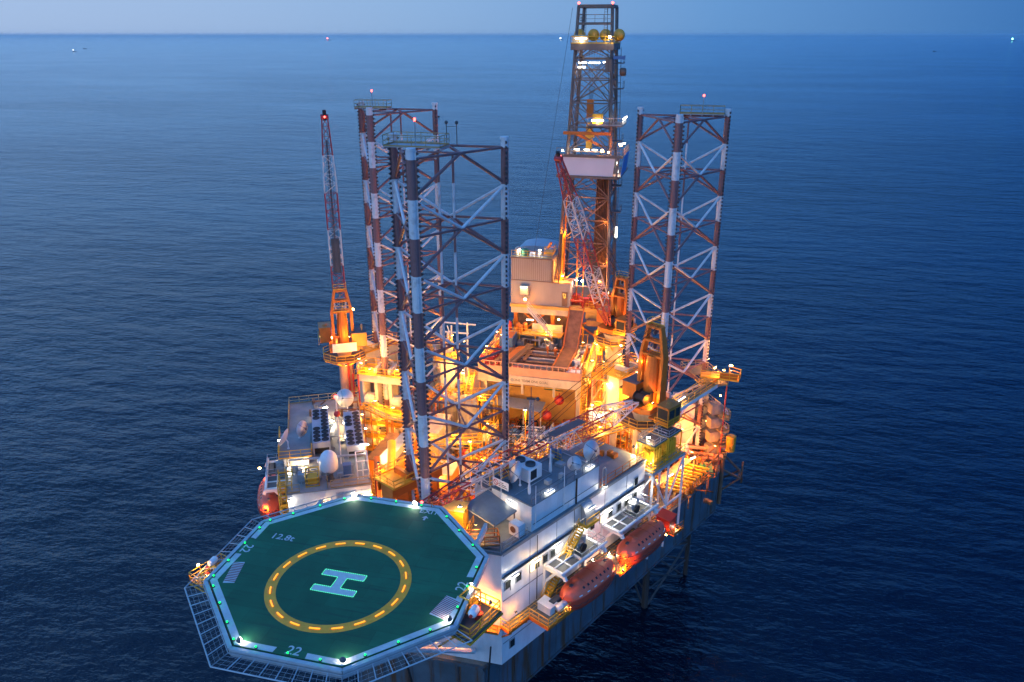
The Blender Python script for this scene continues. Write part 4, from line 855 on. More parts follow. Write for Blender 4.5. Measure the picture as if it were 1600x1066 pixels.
mb = MB(); mb.box(6.9,10.9,57.4,57.9,39.0,40.2); mb.box(7.2,10.4,56.4,57.6,40.2,40.5); mb.build('floor_gear', M_brown, ct, True)
# draw-works house: big blank wall, ribbed upper part, rounded vents on the roof
M_canopy = paint('pale_canopy_sheet', (.34,.37,.42), .45, .15, .7, .1)
dh = thing('drawworks_house', 'tall plain beige house with ribbed upper wall at the foot of the derrick', 'machinery house', (-2,64,41.95))
MB().prism([(-7.3,58.3),(3.7,58.3),(3.7,62),(.3,62),(.3,69),(-7.3,69)], 41.96, 46.4).build('lower_wall', M_pinkgrey, dh, True)
MB().prism([(-7.25,58.34),(.3,58.34),(.3,69),(-7.25,69)], 46.4, 50.6).build('upper_wall', M_pinkgrey, dh, True)
mb = MB()
for i in range(19): x = -7.0+i*.385; mb.box(x-.025,x+.025,58.3,58.34,46.6,50.4)
mb.build('wall_rib', M_brown, dh, True)
mb = MB(); mb.box(-7.35,3.7,58.24,58.3,46.36,46.5); mb.box(-7.35,.35,58.2,58.3,50.5,50.7); mb.build('trim_strip', M_brown, dh, True)
MB().prism([(-7.4,58.25),(.4,58.25),(.4,69.1),(-7.4,69.1)], 50.6, 50.75).build('roof', M_grey, dh, True)
mb = MB(); n = 10                                   # curved canopy at the back of the roof
for i in range(n):
    a, c = math.pi*i/n, math.pi*(i+1)/n
    mb.quad((-3.6-3.6*math.cos(a),62.6,50.9+.95*math.sin(a)),(-3.6-3.6*math.cos(c),62.6,50.9+.95*math.sin(c)),(-3.6-3.6*math.cos(c),68.5,50.9+.95*math.sin(c)),(-3.6-3.6*math.cos(a),68.5,50.9+.95*math.sin(a)))
    mb.quad((-3.6-3.6*math.cos(a),62.7,50.75),(-3.6-3.6*math.cos(c),62.7,50.75),(-3.6-3.6*math.cos(c),62.7,50.9+.95*math.sin(c)),(-3.6-3.6*math.cos(a),62.7,50.9+.95*math.sin(a)))
mb.build('curved_canopy', M_canopy, dh, True)
mb = MB(); mb.rail([(-7.2,58.5,50.75),(.2,58.5,50.75)], r=.04); mb.rail([(-1.3,59.2,51.5),(.3,59.2,51.5),(.3,61.5,51.5)], r=.05, h=1.2); mb.box(-1.4,.3,59,61.5,51.35,51.5); mb.build('roof_railing', M_yellow, dh, True)
for x, y, r_, h, m in ((-6.3,59.6,.55,1.5,M_cream),(-5.0,59.8,.7,1.2,M_green),(-3.6,59.4,.45,.8,M_white),(-2.4,60,.5,1.1,M_steel)): MB().lathe([(r_,0),(r_,h*.8),(r_*.5,h),(.001,h)], (x,y,50.75), 12).build('roof_vent', m, dh, True)
MB().beam((-.9,60.2,52.2),(-.2,59.6,53.4),.35,.3).build('loading_arm', M_orange, dh, True)
for p in ((-2.2,59.2,52.0),(-5.9,59.0,51.9)): floodlight(dh, p, COOL, 260, .22, True, (.2,-.6,-.8))
d = MB().box(2.2,3.2,58.22,58.3,42.1,44.8).build('door', M_brown, dh, True); MB().box(2.45,2.95,58.18,58.22,43.6,44.5).build('door_window', M_glass, d, True)
MB().tube((.45,58.0,46.4),(.45,58.0,50.2),.22,8).tube((.45,58.0,50.2),(.45,58.0,50.2+.4),.22,8).tube((1.6,58.05,46.4),(1.6,58.05,50.6),.14,8).build('air_duct', M_brown, dh, True)
pt = MB().box(-5.4,-3.9,57.5,58.3,44.0,45.6).build('lamp_recess', M_cream, dh, True); striplight(dh, (-5.2,57.2,45.5),(-4.1,57.2,45.5), PALE, 160, True, .14, (0,-.4,-.2)); floodlight(dh, (-4.3,57.0,43.3), AMBER, 330, .3, True, (.2,-1,-.4))
# lower service platform with stairs in front of the house
sp = thing('service_platform', 'yellow railed platform below the beige house with red drums and an inclined white stair', 'platform', (-3,56.5,37))
MB().box(-8.7,2.8,55.2,58.0,37.0,37.2).build('platform_floor', M_yelwall, sp, True); MB().rail([(-8.7,55.2,37.2),(2.8,55.2,37.2)], r=.05).rail([(-8.7,55.0,35.4),(-8.7,58,37.2)], r=.05).build('railing', M_yellow, sp, True)
MB().stairs((1.2,55.0,37.3),(-3.6,56.0,42.0),.9,(0,1,0)).build('stair', M_bwhite, sp, True)
for x in (-8,-5,-2,1): MB().box(x-.12,x+.12,55.4,55.6,CD,37.0).build('platform_post', M_yellow, sp, True)
for x, y, h in ((-7.2,56.8,1.7),(-5.6,57.0,1.5),(-5.0,56.3,1.4),(-4.3,57.0,1.6)): MB().lathe([(.42,0),(.45,.1),(.45,h-.2),(.3,h)], (x,y,37.2), 12).build('drum', M_red if x < -6 else M_orange, sp, True)
striplight(sp, (-3.9,56.6,39.6),(-2.7,56.6,39.6), PALE, 220, True, .12, (0,-.3,-.3)); floodlight(sp, (-7.8,55.6,38.6), WARM, 300, .2, True, (.3,-.8,-.6)); floodlight(sp, (1.9,57.2,39.9), WARM, 350, .22, True, (.1,-.8,-.6))
MB().box(-3.0,2.6,57.4,57.8,37.2,38.6).box(-2,-.9,56.9,57.4,37.2,38.9).build('control_cabinet', M_cream, sp, True)

# the derrick
M_windw = paint('wind_wall_white', (.62,.56,.58), .5, .06, .4); M_bluew = paint('wind_wall_blue', (.05,.22,.55), .5, .1, .4)
dk = thing('drilling_derrick', 'tall dark lattice drilling derrick with a white wind wall half way up', 'derrick', (5.4,64.8,41.95))
M_dpipe = paint('dark_drill_pipe', (.10,.05,.033), .6, .5, 1.2, .2)
DB, DT, ZT = 4.75, 2.75, 92.3
def dcorner(i, z):
    f = (z-41.95)/(ZT-41.95); h = DB+(DT-DB)*f; sx, sy = ((-1,-1),(1,-1),(1,1),(-1,1))[i]; return Vector((5.45+.45*f+sx*h, 64.8+sy*h, z))
for i in range(4): MB().beam(dcorner(i,41.95), dcorner(i,ZT), .40, .40).build('corner_post', M_dsteel, dk, True)
lv = [41.95,45.5,49.5,53.5,57.5,61.5,65.3,69.3,73.3,77.2,80.9,84.2,86.5]
for k, z in enumerate(lv[1:],1):
    for i in range(4):
        j = (i+1)%4
        if k < 12: MB().tube(dcorner(i,z), dcorner(j,lv[k+1]), .065, 5).tube(dcorner(j,z), dcorner(i,lv[k+1]), .065, 5).build('cross_brace', M_dsteel, dk, True)
        MB().beam(dcorner(i,z), dcorner(j,z), .2, .2).build('girt', M_dsteel, dk, True)
        if k == 12: continue
        a, b_ = dcorner(i,z), dcorner(j,z); m = (dcorner(i,lv[k+1])+dcorner(j,lv[k+1]))/2
        if k%2: MB().beam(a,m,.17).beam(b_,m,.17).build('diagonal_brace', M_dsteel, dk, True)
        else:
            m = (a+b_)/2; MB().beam(m,dcorner(i,lv[k+1]),.17).beam(m,dcorner(j,lv[k+1]),.17).build('diagonal_brace', M_dsteel, dk, True)
# crown: platform with four yellow tanks, water table, gin-pole frame, red lamps
cp = MB().prism([(2.2,60.8),(9.3,60.8),(9.3,69.2),(2.2,69.2)], 85.6, 86.6).build('crown_platform', M_dsteel, dk, True)
MB().rail([(2.2,60.8,86.6),(9.3,60.8,86.6),(9.3,69.2,86.6),(2.2,69.2,86.6)], closed=True, r=.05).build('railing', M_yellow, cp, True)
M_tank = paint('air_tank_yellow', (.88,.36,.03), .4, .1, 1)
for x, y in ((3.0,64.4),(5.2,65.4),(7.2,65.4),(9.7,63.6)): MB().ball((x,y,87.9),.98,16,12,(1,1.1,1)).build('air_tank', M_tank, dk, True, True)
MB().box(2.4,5.0,60.9,61.3,86.7,87.9).build('crown_fence', M_cream, cp, True)
mb = MB()
for i in range(4): a = dcorner(i,86.6); mb.beam(a+Vector((0,0,0)), dcorner(i,ZT), .35)
for i in range(4): mb.beam(dcorner(i,ZT), dcorner((i+1)%4,ZT), .4, .45)
mb.beam(dcorner(0,89.6), dcorner(1,89.6), .3); mb.build('crown_frame', M_dsteel, dk, True)
MB().rail([dcorner(0,89.7),dcorner(1,89.7)], r=.04, h=1.3).rail([dcorner(0,90.0)+Vector((.4,0,0)),dcorner(3,90.0)+Vector((.4,0,0))], r=.04).build('crown_railing', M_dsteel, dk, True)
for s in (-1,1):
    mb = MB()
    for k in range(14): mb.beam((5.9+s*1.75-.25,62.2,86.6+k*.4),(5.9+s*1.75+.25,62.2,86.6+k*.4),.05)
    mb.beam((5.9+s*1.75-.25,62.2,86.6),(5.9+s*1.75-.25,62.2,92.2),.06).beam((5.9+s*1.75+.25,62.2,86.6),(5.9+s*1.75+.25,62.2,92.2),.06); mb.build('crown_ladder', M_dsteel, dk, True)
for i in (0,1): MB().ball(dcorner(i,ZT)+Vector((0,0,.45)), .2, 10, 8).build('obstruction_lamp', M_redl, dk, True, True)
floodlight(dk, (8.6,60.6,87.6), COOL, 220, .2, True, (-.2,-1,-.5)); striplight(dk, (3.0,60.6,87.4),(4.8,60.6,87.4), COOL, 150, True, .09)
for z, x0, x1 in ((83.6,3.2,4.6),(83.6,5.0,6.8),(83.7,7.4,8.2),(82.9,3.2,4.4)): striplight(dk, (x0,62.8,z),(x1,62.8,z), COOL, 260, True, .12)
MB().box(2.9,9,62.2,62.6,82.4,82.6).box(8.0,9.1,61.0,64,82.2,84.2).build('water_table_beam', M_dsteel, dk, True)
# side ladder cage and hoist on the right-hand face
mb = MB()
for k in range(30): 
    z = 54+k*1.06; o = dcorner(1,z)+Vector((1.1,1.2,0)); 
    for e in range(6): mb.tube(o+Vector((.4*math.cos(e),.4*math.sin(e),0)), o+Vector((.4*math.cos(e+1),.4*math.sin(e+1),0)), .03, 4)
mb.tube(dcorner(1,54)+Vector((.8,1.2,0)), dcorner(1,86)+Vector((.8,1.2,0)), .06, 5).tube(dcorner(1,54)+Vector((1.4,1.2,0)), dcorner(1,86)+Vector((1.4,1.2,0)), .05, 5); mb.build('caged_ladder', M_dgrey, dk, True)
mb = MB()
for z in (59,63.5,71,79.5,83.5): o = dcorner(1,z); mb.box(o.x+.3,o.x+1.9,o.y+.5,o.y+2.2,z,z+.12); mb.rail([(o.x+1.9,o.y+.5,z+.12),(o.x+1.9,o.y+2.2,z+.12)], r=.04)
mb.build('rest_platform', M_dgrey, dk, True)
MB().lathe([(.5,-.5),(.65,-.3),(.65,.3),(.5,.5)], dcorner(1,82.2)+Vector((1.8,1,0)), 12, (1,0,0)).build('hoist', M_brown, dk, True); MB().box(9.3,11.2,60.9,61.3,84.2,84.7).build('hoist_beam', M_blue, dk, True)
for z in (55.6,66.8): striplight(dk, dcorner(1,z)+Vector((1.3,.4,-.9)), dcorner(1,z)+Vector((1.3,.4,.9)), COOL, 240, True, .16, (.3,-.4,0))
# monkey board with white wind wall in front and blue wall at the right side
mkb = MB().box(.6,11.6,58.8,70,65.3,65.6).build('monkey_board', M_dsteel, dk, True)
MB().extr([(2.7,58.6,65.6),(10.3,58.6,65.6),(10.6,58.6,68.6),(1.55,58.6,68.6)], (0,.1,0)).build('wind_wall', M_windw, mkb, True)
MB().beam((.4,58.55,68.85),(11.9,58.55,68.85),.3,.4).beam((11.2,58.55,68.7),(10.95,58.55,65.4),.5,.3).beam((.7,58.55,65.3),(11.2,58.55,65.3),.3,.3).build('wall_frame', M_dsteel, mkb, True)
MB().extr([(11.6,58.9,65.7),(11.6,66,65.7),(12.0,66,69.0),(12.0,58.9,69.0)], (.1,0,0)).build('blue_wind_wall', M_bluew, mkb, True)
MB().rail([(.6,58.6,69.0),(11.8,58.6,69.0)], r=.04).rail([(11.9,58.9,69.0),(12.0,66,69.1)], r=.05).build('railing', M_dsteel, mkb, True)
for x in (3.3,5.0,6.4): striplight(dk, (x,60.6,69.7),(x+.9,60.6,69.7), COOL, 200, True, .1)
floodlight(dk, (8.3,59.4,69.7), AMBER, 500, .3, True, (-.2,-1,-.1)); floodlight(dk, (11.3,60.0,70.7), AMBER, 500, .25, True, (.2,-1,-.5)); striplight(dk, (10.8,62,70.6),(11.6,63.5,70.6), PALE, 300, True, .12)
for x in (1.6,9.4): floodlight(dk, (x,59.0,69.6), COOL, 120, .16, True, (0,-1,-.3))
# upper stabbing board with lamps
sb = MB().box(5.6,11.3,59.8,66,73.6,73.8).build('stabbing_board', M_dsteel, dk, True); MB().rail([(5.6,59.8,73.8),(11.3,59.8,73.8),(11.3,66,73.8)], r=.05, h=1.2).build('railing', M_steel, sb, True)
MB().box(6.3,8.0,60.3,60.8,74.0,75.6).build('yellow_panel', M_yellow, sb, True); striplight(dk, (6.2,60.0,74.6),(8.2,60.0,74.6), PALE, 420, True, .13); 
for y in (60.4,62.2,64): striplight(dk, (11.5,y,74.9),(11.5,y+.8,74.9), COOL, 160, True, .11)
MB().beam((1.4,60.4,72.4),(9.4,60.4,72.4),.5,.5).beam((3.6,60.5,72.2),(7.6,63,70.0),.4).build('racking_arm', M_orange, dk, True)
# travelling block, top drive, drilling lines, drill-pipe stands racked at the right
MB().beam((5.2,64.6,74.5),(5.2,64.6,77.6),1.1,.9).build('travelling_block', M_orange, dk, True); MB().beam((5.2,64.6,69.4),(5.2,64.6,73.8),1.0,1.0).box(4.5,6,64.2,65,71.2,72).build('top_drive', M_yellow, dk, True)
mb = MB()
for e in range(6): mb.tube((4.95+e*.1,64.6,77.6),(4.7+e*.5,64.6,86),.03,4)
mb.build('drilling_line', M_black, dk, True)
mb = MB()
for i in range(9):
    for j in range(6): x, y = 7.0+i*.28, 61.6+j*.3; mb.tube((x,y,42),(x+.35,y+.2,68.5),.11,5)
tag(mb.build('drill_pipe_stand', M_dpipe, dk, True), kind='stuff')
mb = MB(); mb.tube((4.4,60.6,42),(4.4,60.6,54),.14,8).tube((5.6,60.5,42),(5.6,60.5,53),.11,8).tube((1.9,60.2,42),(2.3,60.2,62),.16,8); mb.build('standpipe', M_orange, dk, True)
MB().tube((1.4,60.1,42),(1.9,60.1,55),.2,8).build('kelly_hose_post', M_yellow, dk, True)
mb = MB(); mb.rail([(2.4,60,42),(6.3,60,42)], r=.05); mb.box(3.6,5.0,60.8,62,42,43.6); mb.cbox((6.4,59.6,42),(.9,.9,1.6)); mb.lathe([(.5,0),(.5,1.4),(.2,1.8)],(7.3,60.6,42),10); mb.build('floor_machinery', M_red, dk, True)
for p, c, w in (((2.0,59.3,47.5),AMBER,1300),((5.5,60.2,46.6),COOL,600),((4.4,60.4,46.6),COOL,300),((8.6,59.8,46.8),AMBER,800),((1.0,61,49.6),WARM,600),((3.0,59.8,43.0),AMBER,600)): floodlight(dk, p, c, w, .22, True, (.1,-.6,-.8))
for p, w in (((9.4,59.6,50),300),((9.2,59.6,57),200),((2.4,59.4,55),500),((5.0,58.8,48),900),((5.6,59.0,60),350)): floodlight(dk, p, AMBER, w, .16, True, (-.3,.8,.3))
mb = MB()
for x in (-1.2,12.8): mb.tube((x*.4+3,60,92),(x-2,58,50),.03,4)
mb.build('guy_wire', M_black, dk, True)
# ------------------------------------------------------------------ left quarters block (local x inboard, y along the wall)
LR = R(28.2)
def WL(m, t, z): return Vector((-9.3+m*.881-t*.473, -10.5+m*.473+t*.881, z))
def LQ2(m, t, dz): v = WL(m, t, 0); return (v.x, v.y, Z0+dz)
lq = thing('machinery_quarters', 'pale grey quarters block whose roof carries two fan radiators and a white radome', 'quarters', (-9.3,-10.5,Z0), LR)
LH = 11.4
MB().prism([(-5.5,13.4),(4.7,13.4),(4.7,40),(-5.5,40)], .05, LH).build('wall', M_white, lq)
M_roofl = paint('pale_roof_deck_paint', (.20,.215,.225), .5, .3, .4, .25, (.14,.09,.06))
MB().prism([(-5.6,13.3),(4.8,13.3),(4.8,40.1),(-5.6,40.1)], LH, LH+.12).build('roof', M_roofl, lq)
mb = MB()
for i in range(24): mb.box(.4+i*.17,.46+i*.17,13.33,13.4,8.6,10.9)
mb.build('wall_louvre', M_steel, lq)
MB().box(-4.3,4.6,9.6,13.4,.05,LH-3.0).build('forward_house', M_white, lq); MB().box(-4.4,4.7,9.5,13.4,LH-3.0,LH-2.9).build('forward_roof', M_roofl, lq)
mb = MB(); mb.rail([(-.2,13.5,LH+.12),(4.7,13.5,LH+.12),(4.7,39.9,LH+.12),(-5.5,39.9,LH+.12),(-5.5,13.5,LH+.12),(-4,13.5,LH+.12)], r=.045); mb.rail([(-.6,13.6,LH+.12),(-.6,15.6,LH+.12)], r=.04); mb.build('roof_railing', M_yellowdull, lq)
mb = MB(); mb.tube((-5.2,19.6,LH+1.4),(4.5,18.9,LH+1.4),.16,8).tube((-5.2,19.6,LH+.1),(-5.2,19.6,LH+1.4),.12,6).tube((4.5,18.9,LH+.1),(4.5,18.9,LH+1.4),.12,6).tube((1.6,19.1,LH+.1),(1.6,19.1,LH+1.4),.12,6); mb.build('roof_pipe', M_steel, lq)
mb = MB(); mb.path([(3.2,15,LH+.1),(3.2,15,LH+2.6),(4.6,15,LH+2.6),(4.6,15,LH+.1)], .08); mb.path([(3.2,17.6,LH+.1),(3.2,17.6,LH+2.6),(4.6,17.6,LH+2.6),(4.6,17.6,LH+.1)], .08); mb.tube((3.2,15,LH+2.6),(3.2,17.6,LH+2.6),.08).tube((4.6,15,LH+2.6),(4.6,17.6,LH+2.6),.08).tube((3.9,15,LH+.2),(3.9,15,LH+2.6),.07).tube((3.2,15,LH+1.3),(4.6,15,LH+1.3),.07); mb.build('pipe_frame', M_white, lq)
# outboard walkway, stair tower and lamps
MB().prism([(-5.5,10),(-9.4,10),(-9.4,15.8),(-6.9,15.8),(-6.9,27),(-5.5,27)], 5.26, 5.4).build('walkway', M_grating, lq)
mb = MB(); mb.rail([(-5.6,10,5.4),(-9.3,10,5.4),(-9.3,15.7,5.4)], r=.05); mb.rail([(-6.8,16.5,5.4),(-6.8,17,5.4)], r=.05); mb.build('railing', M_yellow, lq)
mb = MB()
for x, y in ((-6.6,14.2),(-5.7,14.2),(-6.6,17.8),(-5.7,17.8),(-4.9,14.2),(-4.9,17.8)): mb.beam((x,y,5.4),(x,y,LH+1.2),.12)
for z in (6.6,8,9.4,10.8,12.2):
    for a, b_ in (((-6.6,14.2),(-4.9,14.2)),((-4.9,14.2),(-4.9,17.8)),((-4.9,17.8),(-6.6,17.8)),((-6.6,17.8),(-6.6,14.2))): mb.beam((*a,z),(*b_,z),.1)
    for k in range(5): mb.beam((-6.6,14.4+k*.8,z),(-4.9,14.4+k*.8,z),.06)
mb.stairs((-6.1,14.4,8),(-6.1,17.6,10.8),.7,(1,0,0)); mb.build('stair_tower', M_yellow, lq)
mb = MB(); mb.rail([(-3.2,14.4,LH+.12),(-1.6,14.4,LH+.12),(-1.6,17.2,LH+.12),(-3.2,17.2,LH+.12)], closed=True, r=.07, h=1.2); mb.box(-3.0,-1.8,15,16.6,LH+.12,LH+.9); mb.build('hatch_guard', M_yellow, lq)
# dish platform on the outboard corner
MB().box(-6.6,-2.5,20.2,27.5,LH+1.3,LH+1.45).build('dish_platform', M_roofl, lq); MB().box(-5.9,-2.8,20.4,21.1,LH+.1,LH+1.3).build('platform_house', M_white, lq)
MB().rail([(-6.5,27.4,LH+1.45),(-6.5,20.1,LH+1.45),(-2.3,19.9,LH+1.45),(-2.3,21.5,LH+1.45)], r=.05).build('platform_railing', M_yellow, lq)
for p, c, w, s in (((-6.4,23.4,LH+2.6),COOL,300,.3),((-3.6,19.7,LH+.9),PALE,420,.26),((-5.4,19.0,LH+.6),COOL,220,.25),((-5.3,13.0,LH-.6),COOL,110,.2),((-1.2,12.9,LH-1.4),PALE,80,.16),((4.6,12.8,LH-1.0),WARM,260,.2),((-7.4,12.2,7.2),COOL,200,.3),((-.2,33.8,LH+1.8),PALE,700,.34),((.6,31.2,LH+.8),COOL,240,.3),((4.9,30,LH+1.9),WARM,420,.2),((5.0,22,LH+1.2),PALE,360,.22),((5.0,24.4,LH+2.4),PALE,240,.18),((-8.9,10.2,6.9),AMBER,260,.2),((-6.3,27.6,LH+.4),WARM,260,.2)):
    floodlight(lq, p, c, w, s, False, (.15 if p[0]<0 else -.2,-.5,-.8), off=.5)
striplight(lq, (3.9,20.0,LH+2.3),(4.8,20.0,LH+2.3), COOL, 260, False, .13); striplight(lq, (2.0,12.9,LH-1.0),(4.4,12.9,LH-1.0), WARM, 140, False, .14, (0,-.4,-.2))
striplight(lq, (2.2,29.8,LH+.9),(2.2,30.6,LH+.9), PALE, 160, False, .12, (-.4,0,0)); striplight(lq, (2.2,25.4,LH+.9),(2.2,26.4,LH+.9), PALE, 160, False, .12, (-.4,0,0))
# radiators with two rows of fans
def radiator(loc, label, miss):
    t = thing('radiator', label, 'radiator', loc, LR, 'fan radiators on one roof'); L_ = 10.6; W_ = 2.3
    MB().box(0,W_,0,L_,1.15,2.0).build('casing', M_steelp, t); mb = MB()
    for x in (.1,W_-.1):
        for y in (.15,L_/3,2*L_/3,L_-.15): mb.box(x-.09,x+.09,y-.09,y+.09,0,1.15)
    mb.build('support_leg', M_steelp, t); MB().box(.12,W_-.12,.35,L_-.2,.15,1.15).build('shade_block', M_black, t)  # black box stands in for the shade in the opening under the casing
    for c in range(2):
        for r_ in range(9):
            if (c,r_) in miss: continue
            y = .75+r_*1.13; x = .6+c*1.1
            MB().lathe([(.50,2.0),(.50,2.07),(.45,2.07),(.44,2.015),(.001,2.012)], (x,y,0), 18).build('fan', M_black, t)
    return t
M_steelp = paint('pale_steel_paint', (.34,.36,.40), .45, .15, .7, .1)
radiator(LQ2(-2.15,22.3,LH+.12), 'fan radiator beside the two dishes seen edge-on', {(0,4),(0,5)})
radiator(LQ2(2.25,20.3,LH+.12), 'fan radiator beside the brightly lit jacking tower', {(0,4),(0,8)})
t = thing('radome', 'white dome shaped radome on a grey pedestal in front of the radiators', 'radome', LQ2(-.2,15.6,LH+.12))
MB().lathe([(.95,1.5),(1.1,1.7),(1.15,2.6),(1.08,3.2),(.9,3.65),(.6,3.98),(.3,4.12),(.001,4.16)], (0,0,0), 28).build('dome', M_dish, t, smooth=True)
MB().lathe([(.55,0),(.55,.12),(.42,.2),(.42,1.3),(.8,1.45),(.8,1.5)], (0,0,0), 14).build('pedestal', M_dgrey, t); MB().rail([(1.2*math.cos(a),1.2*math.sin(a),1.2) for a in (0,1.26,2.5,3.8,5.0)], closed=True, r=.03, h=.5, kick=False).build('guard_rail', M_steel, t)
dish(LQ2(3.0,33.6,LH+.12), (.05,-.95,.35), 1.35, 'large satellite dish standing tall behind the two fan radiators', 3.0)
dish(LQ2(-5.3,22.8,LH+1.45), (-.93,-.1,.45), 1.35, 'large dish seen edge-on, leaning out over the roof edge above the sea', 1.3)
dish(LQ2(-3.9,25.6,LH+1.45), (.98,-.2,.1), 1.1, 'smaller upright dish seen edge-on behind the leaning one', 1.5)
t = thing('signal_mast', 'thin white signal pole with red lamps between the two radiators', 'mast', LQ2(1.35,19.4,LH+.12))
MB().tube((0,0,0),(0,0,9.6),.09,8).build('pole', M_bwhite, t)
for z, r_ in ((9.7,.25),(7.3,.42)): MB().ball((0,0,z), r_, 10, 8).build('signal_ball', M_red if r_ > .3 else M_redl, t, smooth=True)
single('welfare_cabinet', MB().box(-.5,.5,-.4,.4,0,1.6).box(-.55,.55,-.45,.45,1.6,1.68), M_blue, 'small blue cabinet beside the white pipe frame and the radome', 'cabinet', LQ2(2.0,16.2,LH+.12), LR)
single('deck_vent', MB().lathe([(.3,0),(.3,1.1),(.5,1.2),(.5,1.5),(.1,1.7)],(0,0,0),12), M_white, 'white mushroom vent between the radome and the yellow hatch guard', 'vent', LQ2(-1.2,18.4,LH+.12))
dup(LB0, WL(-8.2,21.6,WZW-.6), LR, 'orange lifeboat seen from above below the radome, with a lamp at its bow')
dvl = dup(DV0, WL(-8.15,21.6,WZW+.1), LR, 'white lifeboat davit beside the yellow stair tower and the radome roof')
for ch in dvl.children: ch.scale = (-1,1,1)
floodlight(lq, (-8.6,16.8,7.6), AMBER, 420, .22, False, (-.1,1,0)); floodlight(lq, (-9.6,25.8,8.8), AMBER, 200, .2, False, (.1,-1,-.2))
# ------------------------------------------------------------------ jacking towers round the leg chords
def jack(center, k, label, lamps=1.0, col=None, col2=None, zt=38.4, open_=False):
    a = R([30,150,270][k]); c = Vector(center)+Vector((S3*math.cos(a), S3*math.sin(a), 0))
    t = thing('jacking_tower', label, 'jacking tower', (c.x,c.y,Z0), a-math.pi/2, 'jacking towers round the leg chords')   # local y outward
    H = zt-Z0; cm = col or M_jackw; ym = col2 or M_yellow
    for s in (() if open_ else (-1,1)):
        mb = MB(); mb.box(min(s*.95,s*1.45),max(s*.95,s*1.45),-1.3,1.3,0,H); mb.box(min(s*3.3,s*3.6),max(s*3.3,s*3.6),-1.2,1.2,0,H-1.0); mb.build('side_frame', cm, t)
    for z in (() if open_ else (H*.35,H*.7,H-.3)): MB().box(-1.45,1.45,-1.5,-1.3,z,z+.4).build('cross_beam', cm, t)
    if not open_: MB().box(-3.9,3.9,1.35,1.5,H-2.3,H-1.1).box(-3.9,3.9,-1.5,-1.35,H-2.3,H-1.1).build('shroud', cm, t)
    MB().box(-4.0,-.9,-2.0,2.0,H-.9,H-.75).box(.9,4.0,-2.0,2.0,H-.9,H-.75).build('top_platform', ym, t)
    MB().rail([(-4,-2,H-.75),(-4,2,H-.75),(4,2,H-.75),(4,-2,H-.75)], closed=True, r=.05).build('top_railing', ym, t)
    nt_ = 4
    for j in range(nt_):
        z = 1.0+j*(H-5.2)/nt_
        for s in (-1,1):
            for y in (1.5,):
                m = MB().lathe([(.3,-.9),(.75,-.8),(.95,-.3),(.95,.5),(.75,.75),(.4,.85)], (s*2.35,y,z+1.2), 14, (s,0,0))
                m.box(s*2.35-.7,s*2.35+.7,y-1.2,y+.4,z+.35,z+2.0); m.build('jacking_motor', M_jackw if not col else col, t)
        MB().box(-4.1,4.1,1.6,3.0,z-.12,z).build('tier_walkway', ym, t); MB().rail([(-4.1,1.6,z),(-4.1,2.95,z),(4.1,2.95,z),(4.1,1.6,z)], r=.05, sp=1.2).build('tier_railing', ym, t)
    mb = MB()
    for i in range(int(H/.5)): mb.beam((-4.0,1.9,i*.5),(-4.0,2.4,i*.5),.05)
    mb.beam((-4,1.9,0),(-4,1.9,H),.07).beam((-4,2.4,0),(-4,2.4,H),.07); mb.build('ladder', ym, t)
    for s in (-1,1): MB().tube((s*3.9,1.9,0),(s*3.9,1.9,H-1),.12,6).build('hydraulic_pipe', M_red, t)
    if lamps:
        for j in range(0,nt_):
            z = 1.0+j*(H-5.2)/nt_+2.0
            floodlight(t, (.0,3.4,z), WARM, 620*lamps, .18, False, (0,-1,-.3), off=.2)
        floodlight(t, (2.6,3.2,H+1.6), WARM, 2600*lamps, .2, False, (-.2,-.4,1), off=.8); floodlight(t, (1.5,2.6,H+.6), WARM, 900*lamps, .26, False, (0,-.2,-1), off=.5); floodlight(t, (-3.0,2.3,H+.8), WARM, 500*lamps, .2, False, (.2,.3,-1), off=.5)  # first lamp is added, aimed up to warm the leg
    return t
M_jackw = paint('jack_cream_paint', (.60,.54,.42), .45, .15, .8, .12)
M_shade = paint('dull_cream_paint', (.26,.23,.19), .6, .3, .9, .3)  # cream darkened so the dim light on these units is in the colour
FC, RC, BC = (0,0,0), (22,39.3,0), (-21.4,39.3,0)
jack(BC, 2, 'brightly lit jacking tower with white motors and yellow walkways beside the fan radiators', .85)
jack(BC, 0, 'jacking tower between the helideck leg and the long cream mud house', .9)
jack(BC, 1, 'jacking tower just behind the crane with the raised boom', .6)
jack(FC, 1, 'orange painted jacking tower at the helideck leg beside the yellow ducts', 1.0, M_orange)
jack(FC, 0, 'cream jacking tower at the helideck leg behind the white stair house', .8)
jack(RC, 0, 'shaded jacking tower of stacked cream units above the yellow float', .34, M_shade, M_yellowdull, 38.4, True)
jack(RC, 1, 'jacking tower beside the crane whose boom leans in front of the derrick', .6)
# railed lamp platform sticking out at the top right
t = thing('lamp_platform', 'small railed platform glowing orange above the stacked dull cream jacking units', 'platform', (30.6,38.4,39.6))
MB().prism([(-3.0,-1.0),(2.6,-1.4),(2.9,.6),(1.2,1.5),(-3.0,1)],0,.12).build('platform_floor', M_yellow, t); MB().rail([(-3,-1,.12),(2.6,-1.4,.12),(2.9,.6,.12),(1.2,1.5,.12)], r=.06).build('railing', M_yellow, t)
MB().box(-.2,2.4,-1.1,-.95,.1,1.1).build('side_panel', M_orange, t); MB().beam((0,0,-.1),(-2.4,2.4,-3.2),.2).build('bracket', M_orange, t)
floodlight(t, (-1.0,-.6,1.7), AMBER, 700, .28, False, (.6,-.3,-.5), off=.6); floodlight(t, (1.4,-.2,1.3), AMBER, 260, .1, False, (.2,-.3,-1), off=.3)
t = thing('access_bridge', 'white trussed access bridge with yellow rails rising to the glowing orange platform', 'bridge', (26,33,36))
